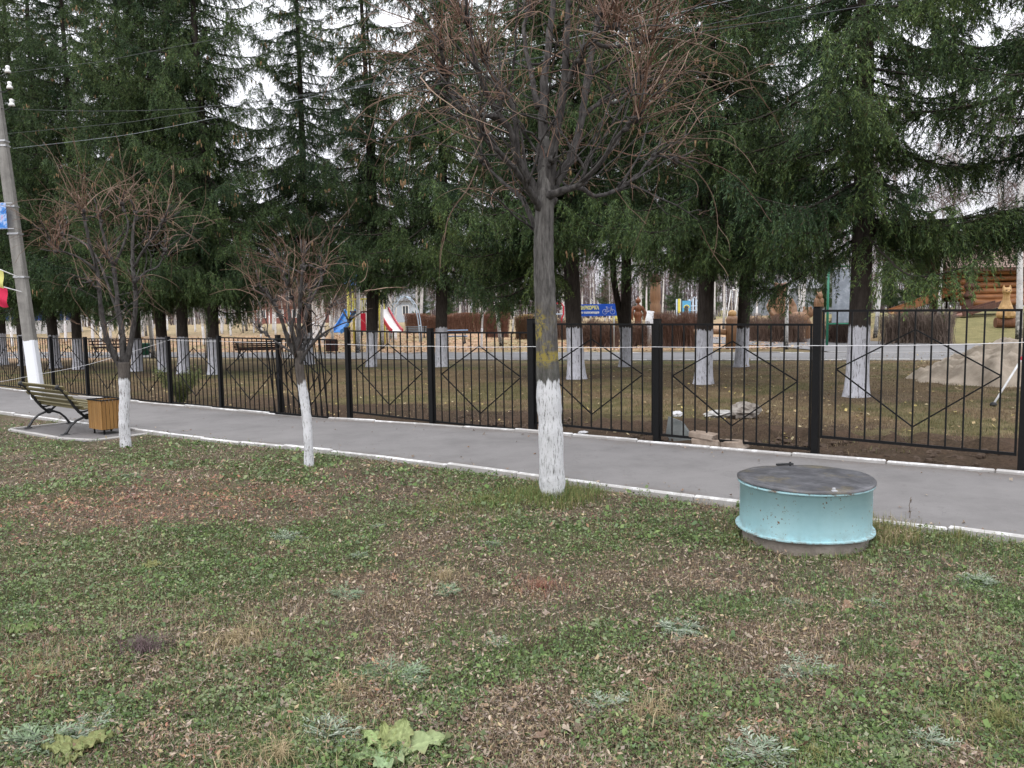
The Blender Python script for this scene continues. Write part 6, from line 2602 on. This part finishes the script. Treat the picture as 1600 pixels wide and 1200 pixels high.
GREENS = [(0.106, 0.174, 0.050), (0.140, 0.207, 0.067), (0.084, 0.140, 0.043), (0.168, 0.230, 0.084), (0.118, 0.157, 0.073), (0.190, 0.224, 0.129), (0.095, 0.151, 0.067)]
LIME = [(0.178, 0.224, 0.102), (0.155, 0.201, 0.095), (0.204, 0.235, 0.117)]
BROWNS = [(0.179, 0.125, 0.084), (0.246, 0.179, 0.129), (0.112, 0.078, 0.058), (0.302, 0.230, 0.168), (0.213, 0.140, 0.101), (0.381, 0.308, 0.241), (0.185, 0.146, 0.118), (0.325, 0.263, 0.224), (0.280, 0.196, 0.123), (0.448, 0.370, 0.286)]
REDS = [(0.273, 0.130, 0.098), (0.338, 0.169, 0.111), (0.234, 0.111, 0.098), (0.364, 0.221, 0.130)]
TANS = [(0.377, 0.299, 0.182), (0.455, 0.364, 0.227), (0.312, 0.247, 0.143), (0.338, 0.286, 0.156)]
pred = at(235, 785)


def greenness(x, y):
    g = fnoise(x, y, .9, 1) * .5 + fnoise(x, y, 2.6, 41) * .5
    g = g + .06 * smooth(.5, 3, x) - .05 * np.exp(-((x + .6) ** 2 + (y - 4.9) ** 2) / 2.5)
    g = g - .20 * np.exp(-(((x - pred.x) / 1.5) ** 2 + ((y - pred.y) / .9) ** 2))
    t, n = xy_tn(x, y)
    g = g + .07 * smooth(5.2, 6.2, n)
    return g


rg_ = np.random.default_rng(101)
Z3 = np.array([0, 0, 1.0])


def flat_dirs(rng, N, tilt=.35):
    a = rng.random(N) * 6.283
    d = np.stack([np.cos(a), np.sin(a), rng.normal(size=N) * tilt], 1)
    s = np.stack([-np.sin(a), np.cos(a), rng.normal(size=N) * tilt], 1)
    return d, s


# 1. low green leaves of weeds and clover
x, y = scatter(rg_, 640000, 2.3, 15, 1.75)
g = greenness(x, y)
g = g + .22 * (fnoise(x, y, 8.0, 137, 2) - .5) + .03
keep = rg_.random(len(x)) < smooth(.40, .58, g) * .9 + .10
x, y, g = x[keep], y[keep], g[keep]
N = len(x)
d, s = flat_dirs(rg_, N, .7)
hc_ = .055 * smooth(.42, .72, fnoise(x, y, 7.0, 131, 2)) * smooth(.4, .6, g)
base = np.stack([x, y, lawn_z(x, y) + .004 + (.022 + hc_) * rg_.random(N) ** 1.3], 1)
L = (.007 + .014 * rg_.random(N) ** 1.8 + .022 * (rg_.random(N) < .03)) * np.clip(y / 4.5, 1, 2.0)
V, q = kites(base, d, s, L, L * (.5 + .45 * rg_.random(N)), .5)
c = pick(rg_, GREENS, N)
lm = (fnoise(x, y, 2.6, 61) > .64) & (rg_.random(N) < .55)
c[lm] = pick(rg_, LIME, int(lm.sum()), .2)
hl_ = rg_.random(N) < .16
c[hl_] = c[hl_] * np.array([1.45, 1.3, 1.5])
b = MB()
b.add(V, q, 0, np.repeat(c, 4, 0))
tag(b.build('weed_leaves', GRASS), kind='stuff')
# 2. dead bits of leaf and stalk
x, y = scatter(rg_, 690000, 2.3, 15, 1.75)
g = greenness(x, y)
g = g + .22 * (fnoise(x, y, 8.0, 137, 2) - .5) + .03
keep = rg_.random(len(x)) < 1 - .75 * smooth(.42, .60, g)
x, y, g = x[keep], y[keep], g[keep]
N = len(x)
d, s = flat_dirs(rg_, N, .5)
hc_ = .05 * smooth(.45, .75, fnoise(x, y, 6.0, 133, 2))
base = np.stack([x, y, lawn_z(x, y) + .003 + (.016 + hc_) * rg_.random(N) ** 1.6], 1)
L = (.008 + .026 * rg_.random(N) ** 2.4) * np.clip(y / 4.5, 1, 2.0)
V, q = kites(base, d, s, L, L * (.10 + .5 * rg_.random(N) ** 1.8), .5)
c = pick(rg_, BROWNS, N)
rd = rg_.random(N) < np.exp(-(((x - pred.x) / 1.5) ** 2 + ((y - pred.y) / 1.0) ** 2)) * .9 + .10 * (fnoise(x, y, 1.1, 77) > .55)
c[rd] = pick(rg_, REDS, int(rd.sum()))
tn_ = rg_.random(N) < .10
c[tn_] = pick(rg_, TANS, int(tn_.sum()))
b = MB()
b.add(V, q, 0, np.repeat(c, 4, 0))
x, y = scatter(rg_, 420, 2.3, 9, 1.2)
nk = len(x)
a_ = rg_.random(nk) * 6.283
Ls_ = .05 + .16 * rg_.random(nk) ** 2
w_ = np.linspace(-.5, .5, 5)
S_ = np.stack([x[:, None] + np.cos(a_)[:, None] * Ls_[:, None] * w_, y[:, None] + np.sin(a_)[:, None] * Ls_[:, None] * w_, (lawn_z(x, y) + .022)[:, None] + .01 * np.abs(w_)[None]], -1)
S_ += np.cumsum(rg_.normal(size=S_.shape) * .004, 1)
V, q = twigs(S_, np.full((nk, 5), .0022) * np.linspace(1, .5, 5)[None], 4)
b.add(V, q, 0, np.repeat(pick(rg_, [(.14, .10, .075), (.24, .19, .14), (.34, .29, .23)], nk), 20, 0))
tag(b.build('leaf_litter', DRY), kind='stuff')


# 3. grass blades: two-segment bent blades
def blades(rng, x, y, z, hmin, hmax, w, pal, lean=.6, var=.25):
    N = len(x)
    h = hmin + (hmax - hmin) * rng.random(N) ** 1.3
    a = rng.random(N) * 6.283
    out = np.stack([np.cos(a), np.sin(a), np.zeros(N)], 1)
    sd = np.stack([-np.sin(a), np.cos(a), np.zeros(N)], 1)
    ln = lean * rng.random(N)
    p0 = np.stack([x, y, z], 1)
    p1 = p0 + Z3 * (h * .55)[:, None] + out * (h * ln * .25)[:, None]
    p2 = p0 + Z3 * (h * (.95 - .35 * ln))[:, None] + out * (h * ln * .95)[:, None]
    ww = (w * (.7 + .6 * rng.random(N)))[:, None]
    V = np.stack([p0 - sd * ww / 2, p0 + sd * ww / 2, p1 - sd * ww * .42, p1 + sd * ww * .42, p2], 1).reshape(-1, 3)
    k = np.arange(N)[:, None] * 5
    c = pick(rng, pal, N, var)
    return V, k + np.array([[0, 1, 3, 2]]), k + np.array([[2, 3, 4]]), np.repeat(c, 5, 0)


def blade_obj(name, sets, mat=GRASS, **kw):
    b = MB()
    for V, q, t_, c in sets:
        n0 = b.n
        b.add(V, q, 0, c)
        b.f.setdefault((3, 0), []).append(t_ + n0)
    return tag(b.build(name, mat), kind='stuff', **kw)


sets = []
x, y = scatter(rg_, 410000, 2.3, 15, 1.5)
t_, n_ = xy_tn(x, y)
edge = smooth(5.3, 6.3, n_)
dens = smooth(.46, .64, fnoise(x, y, 1.3, 91)) * .40 + .30 + .4 * edge
keep = rg_.random(len(x)) < dens * 1.25
x, y = x[keep], y[keep]
gr = fnoise(x, y, 1.9, 92) > .5
sets.append(blades(rg_, x[gr], y[gr], lawn_z(x[gr], y[gr]), .02, .065, .0034, GREENS + [(.18, .20, .08)], 1.25))
sets.append(blades(rg_, x[~gr], y[~gr], lawn_z(x[~gr], y[~gr]), .02, .07, .0028, TANS + BROWNS + [(.20, .20, .09)], 1.35))
# long grass round the well cover and the big linden foot, and dry yellow patches
def ring(cx, cy, r0, r1, N, a0=0, a1=6.283):
    a = a0 + (a1 - a0) * rg_.random(N)
    r = r0 + (r1 - r0) * rg_.random(N) ** 1.6
    return cx + r * np.cos(a), cy + r * np.sin(a)


YG = [(.20, .20, .075), (.26, .235, .10), (.16, .18, .06), (.22, .21, .09)]
x, y = ring(*tank_xy, .475, .70, 2600)
kf = rg_.random(len(x)) < np.where(y < tank_xy[1] - .15, .45, 1)
x, y = x[kf], y[kf]
sets.append(blades(rg_, x, y, lawn_z(x, y) - .01, .02, .10, .004, GREENS[:4] + YG, .9))
x, y = ring(tank_xy[0] + .45, tank_xy[1] + .1, .0, .42, 3000)
ok = np.hypot(x - tank_xy[0], y - tank_xy[1]) > .50
sets.append(blades(rg_, x[ok], y[ok], lawn_z(x[ok], y[ok]), .05, .16, .004, YG + TANS[:2], 1.0))
p_ = at(1500, 838)
x, y = ring(p_.x, p_.y, 0, .6, 1800)
ok = xy_tn(x, y)[1] < 6.38
sets.append(blades(rg_, x[ok], y[ok], lawn_z(x[ok], y[ok]), .03, .12, .004, YG + GREENS[:2], 1.0))
mx, my = min(TREE_XY, key=lambda q: abs(q[0] - .37))
x, y = ring(mx, my, .11, .50, 3600)
sets.append(blades(rg_, x, y, lawn_z(x, y), .04, .15, .004, YG + GREENS[:3], .9))
x, y = ring(mx - .6, my - .25, .0, .75, 2600)
sets.append(blades(rg_, x, y, lawn_z(x, y), .03, .09, .004, YG + GREENS[:2], 1.0))
for px, py, r_, cnt, pal, hh in [(370, 1000, .34, 700, TANS, .11), (60, 1065, .38, 800, TANS + REDS[:2], .11), (1560, 1130, .42, 900, YG, .11), (440, 1190, .45, 900, TANS, .11), (225, 1020, .15, 600, [(.16, .11, .115), (.12, .085, .085)], .13),
                                 (690, 905, .2, 300, TANS, .12), (1020, 1120, .2, 260, TANS, .12), (845, 920, .25, 400, REDS, .09), (530, 1090, .2, 300, TANS, .12), (1270, 1190, .2, 260, YG, .10)]:
    c_ = at(px, py)
    x, y = ring(c_.x, c_.y, 0, r_, cnt)
    sets.append(blades(rg_, x, y, lawn_z(x, y), .02, hh, .0028, pal, 1.5))
blade_obj('grass', sets)

# park-side short dry turf beyond the fence
N = 190000
yy_ = 9 + 20 * rg_.random(N) ** 1.25
xx_ = (rg_.random(N) * 2 - 1) * (.74 * yy_ + 1)
t_, n_ = xy_tn(xx_, yy_)
ok = (n_ > 9.4) & (yy_ < 31)
soil_ = (1 - smooth(10.4, 12.0, n_ + (fnoise(xx_, yy_, .9, 1) - .5) * 2.4))
ok &= rg_.random(N) < (1 - .85 * soil_)
for sx, sy in SPRUCE_XY:
    ok &= np.hypot(xx_ - sx, yy_ - sy) > .35 + .9 * rg_.random(N) ** 2
x, y = xx_[ok], yy_[ok]
gr = fnoise(x, y, .9, 1) + .25 * (fnoise(x, y, 3, 96) - .5) > .54
sets = [blades(rg_, x[gr], y[gr], lawn_z(x[gr], y[gr]), .03, .085, .007, [(.13, .13, .06), (.165, .15, .075), (.21, .18, .095)], 1.2),
        blades(rg_, x[~gr], y[~gr], lawn_z(x[~gr], y[~gr]), .025, .08, .007, [(.235, .18, .11), (.29, .225, .14), (.19, .14, .09), (.16, .118, .082)], 1.3)]
blade_obj('dry_turf', sets)

# 4. fallen leaves: lobed, curled
def lobed_leaves(rng, x, y, z, size, pal, tilt=.5, lobes=5):
    b = MB()
    N = len(x)
    cols = pick(rng, pal, N, .2)
    for k in range(N):
        a = np.linspace(0, 2 * np.pi, lobes * 4, endpoint=False)
        r = .55 + .45 * np.abs(np.cos(a * lobes / 2)) ** .8 * (.75 + .25 * np.cos(a)) + rng.normal(size=len(a)) * .05
        s_ = size[k]
        X, Y = r * np.cos(a) * s_, r * np.sin(a) * s_ * .85
        cu = rng.uniform(.3, 1.6)
        ax = rng.random() * 3.14
        w = X * np.cos(ax) + Y * np.sin(ax)
        Zc = cu * w * w / s_ * .8 + rng.normal(size=len(a)) * s_ * .05
        rot = rng.random() * 6.283
        tx, ty = rng.normal() * tilt * .5, rng.normal() * tilt * .5
        P_ = np.stack([X, Y, Zc], 1)
        P_ = np.concatenate([P_, [[0, 0, 0]]])
        P_[:, 2] += tx * P_[:, 0] + ty * P_[:, 1]
        R = rotz(rot)
        P_ = P_ @ R.T
        P_[:, 2] += -P_[:, 2].min() + .004
        P_ += np.array([x[k], y[k], z[k]])
        m = len(a)
        i_ = np.arange(m)
        b.add(P_, np.stack([i_, (i_ + 1) % m, np.full(m, m)], 1), 0, np.tile(cols[k], (m + 1, 1)) * np.concatenate([np.ones(m), [.8]])[:, None])
    return b


x, y = scatter(rg_, 1050, 2.3, 10, 1.2)
N = len(x)
LEAFP = [(.26, .21, .165), (.33, .275, .215), (.20, .155, .115), (.24, .165, .12), (.36, .29, .22), (.29, .23, .19), (.27, .18, .12)]
b = lobed_leaves(rg_, x, y, lawn_z(x, y) + .012, .012 + .024 * rg_.random(N) ** 2.4, LEAFP)
tk_ = rg_.uniform(-18, 6, 620)
nk_ = np.where(rg_.random(620) < .5, N_NEAR + .06 + np.abs(rg_.normal(size=620)) * .22, N_FAR - .06 - np.abs(rg_.normal(size=620)) * .28)
lone = rg_.random(620) < .12
nk_[lone] = rg_.uniform(N_NEAR + .1, N_FAR - .1, int(lone.sum()))
x, y = tn_xy(tk_, nk_)
bs_ = lobed_leaves(rg_, x, y, gz(x, y) + .016, .006 + .020 * rg_.random(620) ** 3, LEAFP)
for V_, c_ in zip(bs_.v, bs_.c):
    b.v.append(V_)
    b.c.append(c_)
for k_, l_ in bs_.f.items():
    b.f.setdefault(k_, []).extend([a_ + b.n for a_ in l_])
b.n += bs_.n
tag(b.build('fallen_leaves', DRY), kind='stuff')
# orange-pink litter beyond the park path and yellow leaves under the spruces
N = 30000
y = 34 + 30 * rg_.random(N) ** 1.2
x = (rg_.random(N) * 2 - 1) * (.74 * y)
ok = (x < 14 + .15 * (y - 35)) & (fnoise(x, y, .5, 88) > .35) & (y > np.interp(x, [-40, -20, 0, 14], [44, 39, 36.6, 34.5]) + 1)
x, y = x[ok], y[ok]
d, s = flat_dirs(rg_, len(x), .3)
L = .10 + .10 * rg_.random(len(x))
V, q = kites(np.stack([x, y, gz(x, y) + .03], 1), d, s, L, L * .7, .5)
c = pick(rg_, [(.46, .29, .19), (.40, .24, .15), (.52, .36, .24), (.34, .22, .13), (.50, .36, .17)], len(x))
b = MB()
b.add(V, q, 0, np.repeat(c, 4, 0))
N = 2600
y2 = 10 + 19 * rg_.random(N)
x2 = (rg_.random(N) * 2 - 1) * (.74 * y2)
ok = xy_tn(x2, y2)[1] > 9.5
x2, y2 = x2[ok], y2[ok]
d, s = flat_dirs(rg_, len(x2), .4)
L = .04 + .05 * rg_.random(len(x2))
V, q = kites(np.stack([x2, y2, lawn_z(x2, y2) + .035], 1), d, s, L, L * .7, .5)
c = pick(rg_, [(.42, .34, .14), (.36, .27, .15), (.30, .21, .13), (.46, .38, .24)], len(x2))
b.add(V, q, 0, np.repeat(c, 4, 0))
tag(b.build('autumn_leaves', DRY), kind='stuff')
# clods of dug soil along the fence
rsd = np.random.default_rng(9)
b = MB()
for k in range(1500):
    t_ = rsd.uniform(-9, 2.5)
    n_ = 9.3 + abs(rsd.normal()) * 1.0
    x_, y_ = tn_xy(t_, n_)
    s_ = .012 + .045 * rsd.random() ** 3
    b.ellip((x_, y_, float(lawn_z(x_, y_)) + s_ * .3), (s_, s_ * .8, s_ * .65), seg=7, rings=5, jit=.3, rng=rsd)
tag(b.build('soil_clods', pm('soil', [(.3, (.055, .040, .031)), (.7, (.115, .085, .065))], 14, .95, .1, .5)), kind='stuff')

# ------------------------------------------------------------------ weeds one can count
WORM = leaf_mat('wormwood_leaf', .8, .15, .15)


def wormwood_mesh(seed, R=.13, n=46, pal=((.24, .30, .215), (.30, .345, .265), (.36, .39, .32), (.19, .255, .155))):
    rng = np.random.default_rng(seed)
    b = MB()
    a = rng.random(n) * 6.283
    el = rng.uniform(.08, .95, n)
    L = R * (.6 + .6 * rng.random(n))
    K = 7
    d = np.stack([np.cos(a) * np.cos(el), np.sin(a) * np.cos(el), np.sin(el)], 1)
    w = np.linspace(0, 1, K)
    S = d[:, None] * (L[:, None] * w[None])[..., None] - Z3 * (L[:, None] * .45 * w[None] ** 2 * np.cos(el)[:, None])[..., None]
    S[..., :2] += rng.normal(size=(n, 1, 2)) * .012
    S[..., 2] = np.maximum(S[..., 2], .006)
    V, q = twigs(S, np.full((n, K), .0018), 3)
    b.add(V, q, 0, np.array([.24, .29, .22]))
    for side in (-1, 1):
        for k in range(2, K):
            p = S[:, k]
            tg = unit(S[:, k] - S[:, k - 1])
            sd = unit(np.cross(tg, Z3)) * side
            dd = unit(tg * .8 + sd + rng.normal(size=(n, 3)) * .25 + Z3 * .1)
            Lk = R * (.15 + .12 * rng.random(n)) * (1.15 - .5 * k / K)
            V, q = kites(p, dd, unit(np.cross(dd, Z3)) + rng.normal(size=(n, 3)) * .2, Lk, Lk * .26, .55)
            b.add(V, q, 0, np.repeat(pick(rng, pal, n, .18), 4, 0))
    return b.mesh('leaves', WORM)


WM = [wormwood_mesh(0, .13, 58), wormwood_mesh(1, .105, 30), wormwood_mesh(2, .14, 38)] + [wormwood_mesh(9, .15, 60, ((.16, .225, .13), (.20, .265, .16), (.24, .295, .19)))]
WSP = [(612, 1055, 3, 1.25, 'large blue-green wormwood clump just above the pale burdock leaves'), (1262, 1050, 0, 1.35, 'biggest silvery wormwood clump, below the well cover'),
       (1450, 1160, 1, 1.2, 'silvery wormwood clump near the bottom right corner'), (450, 838, 2, 1.2, 'silvery wormwood clump left of centre in front of the smallest linden'),
       (560, 868, 1, 1.0, 'silvery clump right of the one in front of the smallest linden'), (540, 930, 3, .95, 'green-grey clump midway between the smallest linden and the burdock leaves'),
       (60, 1165, 3, 1.15, 'wide blue-green clump at the bottom left corner'), (130, 1145, 0, 1.1, 'silvery clump beside the wide blue-green one at the bottom left'),
       (1060, 985, 0, 1.0, 'silvery clump below left of the well cover'), (1240, 940, 1, .75, 'small silvery clump straight below the well cover'), (1362, 942, 2, .75, 'small silvery clump below right of the well cover'),
       (1530, 910, 0, 1.0, 'silvery clump on bare soil right of the well cover'), (940, 1105, 1, 1.15, 'sprawling silvery clump in the lower middle'), (780, 1005, 2, .9, 'faint silvery clump above the brown patch in the middle'),
       (700, 925, 3, .8, 'green-grey clump beside the rusty dry patch'), (520, 1150, 0, 1.1, 'grey-green clump just left of the burdock leaves'), (1180, 1185, 2, 1.0, 'silvery sprig at the bottom edge right of centre'),
       (590, 822, 1, .7, 'tiny silvery clump on the lawn between the two nearest lindens'), (770, 855, 2, .6, 'tiny pale clump left of the big linden foot'), (205, 745, 3, .9, 'green-grey clump by the foot of the forked linden')]
for px, py, v, sc, lab in WSP:
    p = at(px, py)
    t = thing('wormwood_plant', lab, 'weed', (p.x, p.y, float(lawn_z(p.x, p.y))), px * .7, 'wormwood clumps on the lawn')
    jr = random.Random(px * 7 + py)
    t.scale = (sc * jr.uniform(.75, 1.2), sc * jr.uniform(.75, 1.2), sc * jr.uniform(.4, .85))
    o = bpy.data.objects.new('leaves', WM[v])
    COL.objects.link(o)
    o.parent = t


def big_leaf(L, W, col, rng, lobes=False):
    """broad cordate leaf with a sunken midrib, rippled edge, slightly folded"""
    n, m = 18, 15
    V, C = [], []
    for i_ in range(n):
        u = i_ / (n - 1)
        half = W / 2 * (np.sin(np.pi * min(1, u * 1.02 + .04) ** .62) ** .8) * (1 - .25 * u)
        if lobes:
            half *= .72 + .34 * abs(math.sin(u * 11))
        for j_ in range(m):
            v = j_ / (m - 1) * 2 - 1
            xx = u * L - .12 * L * (abs(v) ** 2) * (u < .25)
            V.append((xx, v * half, .07 * W * v * v - .16 * L * u * u + .10 * L * u + .010 * math.sin(u * 19 + v * 9) * abs(v) + .004 * rng.normal()))
            vein = .86 if abs(v) < .1 else 1.0
            edge_ = .55 * max(0, abs(v) - .72) / .28 * rng.random()
            side_v = 1.18 if abs((u * 6 - abs(v) * 1.6) % 1 - .5) < .09 else 1.0
            cc_ = np.array(col) * (.80 + .2 * rng.random()) * (1.3 if abs(v) < .1 else side_v)
            C.append(cc_ * (1 - edge_) + np.array([.22, .15, .08]) * edge_)
    i = np.arange(n * m).reshape(n, m)
    return np.array(V), np.stack([i[:-1, :-1], i[1:, :-1], i[1:, 1:], i[:-1, 1:]], -1).reshape(-1, 4), np.array(C)


pb2 = at(618, 1178)
t = thing('burdock_plant', 'low plant with broad pale green-yellow leaves at the bottom edge of the lawn', 'weed', (pb2.x, pb2.y, float(lawn_z(pb2.x, pb2.y))))
for k, (a_, L, W, el, c_) in enumerate([(-1.75, .17, .15, .20, (.27, .37, .20)), (.15, .20, .18, .22, (.28, .34, .17)), (2.6, .15, .13, .25, (.30, .39, .17)), (1.4, .13, .12, .5, (.30, .35, .16)), (3.6, .15, .12, .15, (.25, .35, .16)), (-.8, .13, .11, .12, (.32, .38, .19)), (2.1, .13, .10, .4, (.29, .33, .14))]):
    V, q, C = big_leaf(L, W, c_, rg_, True)
    ce, se = math.cos(el), math.sin(el)
    R1 = np.array([[ce, 0, -se], [0, 1, 0], [se, 0, ce]])
    V = (V + np.array([.03, 0, .0])) @ R1.T @ rotz(a_).T + np.array([0, 0, .015])
    b = MB()
    b.add(V, q, 0, C)
    b.build('leaf', WORM, t, smooth=True)
for k, (px, py, sc, lab) in enumerate([(115, 1180, 1.0, 'yellowing broad-leaved weed in the bottom left corner'), (38, 992, .7, 'bright green broad-leaved weed at the left edge'), (237, 886, .5, 'small yellow-green weed on the left of the lawn')]):
    p = at(px, py)
    t = thing('broadleaf_weed', lab, 'weed', (p.x, p.y, float(lawn_z(p.x, p.y))), k, 'broad-leaved weeds on the lawn')
    b = MB()
    for j in range(7):
        V, q, C = big_leaf(.12 * sc * rg_.uniform(.7, 1.2), .085 * sc, [(.25, .28, .12), (.16, .23, .085), (.27, .28, .12)][k], rg_, True)
        el = rg_.uniform(.1, .5)
        ce, se = math.cos(el), math.sin(el)
        V = (V + np.array([.02, 0, 0])) @ np.array([[ce, 0, -se], [0, 1, 0], [se, 0, ce]]).T @ rotz(j * .95 + rg_.random()).T + np.array([0, 0, .01])
        b.add(V, q, 0, C)
    b.build('leaves', WORM, t, smooth=True)

# shaggy green shrub at the far kerb behind the forked linden
ps = at(228, 634)
ps = ground(*tn_xy(xy_tn(ps.x, ps.y)[0], 9.6))
t = thing('shrub', 'shaggy yellow-green shrub growing through the fence right of the forked linden', 'shrub', tuple(ps))
rng = np.random.default_rng(66)
nst, K = 46, 7
a = rng.random(nst) * 6.283
L = .55 + .55 * rng.random(nst)
w = np.linspace(0, 1, K)
S = np.stack([np.cos(a)[:, None] * (.55 * L)[:, None] * w, np.sin(a)[:, None] * (.55 * L)[:, None] * w, L[:, None] * (w - .25 * w ** 2)], -1)
S += np.cumsum(rng.normal(size=S.shape) * .015, 1)
b = MB()
V, q = twigs(S, np.full((nst, K), .006) * np.linspace(1, .4, K)[None], 3)
b.add(V, q, 0, np.array([.10, .085, .05]))
b.build('stems', HTW, t)
m = 5200
i_, k_ = rng.integers(0, nst, m), rng.random(m) * (K - 1.01)
kk = k_.astype(int)
p = S[i_, kk] + (S[i_, kk + 1] - S[i_, kk]) * (k_ - kk)[:, None] + rng.normal(size=(m, 3)) * .03
d = unit(rng.normal(size=(m, 3)) + np.array([0, 0, .5]))
V, q = kites(p, d, unit(np.cross(d, rng.normal(size=(m, 3)))), .03 + .035 * rng.random(m), .012 + .010 * rng.random(m), .5)
b = MB()
b.add(V, q, 0, np.repeat(pick(rng, [(.13, .165, .055), (.17, .205, .075), (.22, .225, .09), (.10, .13, .05)], m), 4, 0))
b.build('foliage', GRASS, t)
# lone dry stalk by the kerb right of the well cover
p = at(1421, 812)
b = MB()
b.tube([(0, 0, -.01), (.005, 0, .06), (.0, .01, .12), (.01, .0, .17)], [.003, .0028, .0022, .0015], 5)
for k in range(26):
    z = .05 + .12 * rs.random()
    a_ = rs.random() * 6.28
    V, q = kites(np.array([[.004, 0, z]]), np.array([[math.cos(a_), math.sin(a_), .9]]), np.array([[-math.sin(a_), math.cos(a_), 0]]), np.array([.022]), np.array([.007]))
    b.add(V, q)
o = b.build('dry_stalk', flat('stalk', (.13, .10, .075), rough=.9, bmp=0), None, loc=(p.x, p.y, float(lawn_z(p.x, p.y))))
tag(o, 'lone dry weed stalk standing at the kerb right of the well cover', 'weed')

# far wood that reads as one mass behind everything
rng = np.random.default_rng(404)
n = 5200
ang = rng.uniform(-.80, .80, n)
dist = rng.uniform(125, 165, n)
x, y = np.sin(ang) * dist, np.cos(ang) * dist
h = (4.5 + 5.5 * rng.random(n)) * (.8 + .5 * vnoise(x, y, .05, 3))
K = 6
w = np.linspace(0, 1, K)
S = np.stack([np.repeat(x[:, None], K, 1), np.repeat(y[:, None], K, 1), gz(x, y)[:, None] - .2 + h[:, None] * w], -1)
S += np.cumsum(rng.normal(size=S.shape) * np.array([.16, .16, 0]), 1)
V, q = twigs(S, np.full((n, K), .07) * np.linspace(1, .2, K)[None], 3)
b = MB()
bc = np.where(rng.random((n, 1)) < .22, np.array([.45, .43, .43]), np.array([.085, .065, .065])) * (.7 + .6 * rng.random((n, 1)))
b.add(V, q, 0, np.repeat(bc, K * 3, 0))
m = n * 13
i_, kk = rng.integers(0, n, m), rng.integers(1, K, m)
p = S[i_, kk]
d = unit(rng.normal(size=(m, 3)) * np.array([1, 1, .6]) + np.array([0, 0, .7]))
L = .7 + 1.6 * rng.random(m)
T = p[:, None] + d[:, None] * (L[:, None] * np.linspace(0, 1, 3))[..., None]
V, q = twigs(T, np.full((m, 3), .020) * np.linspace(1, .5, 3)[None], 3)
b.add(V, q, 0, np.repeat(np.array([.105, .078, .08]) * (.6 + .8 * rng.random((m, 1))), 9, 0))
tag(b.build('far_woods', BTWIG), kind='stuff')
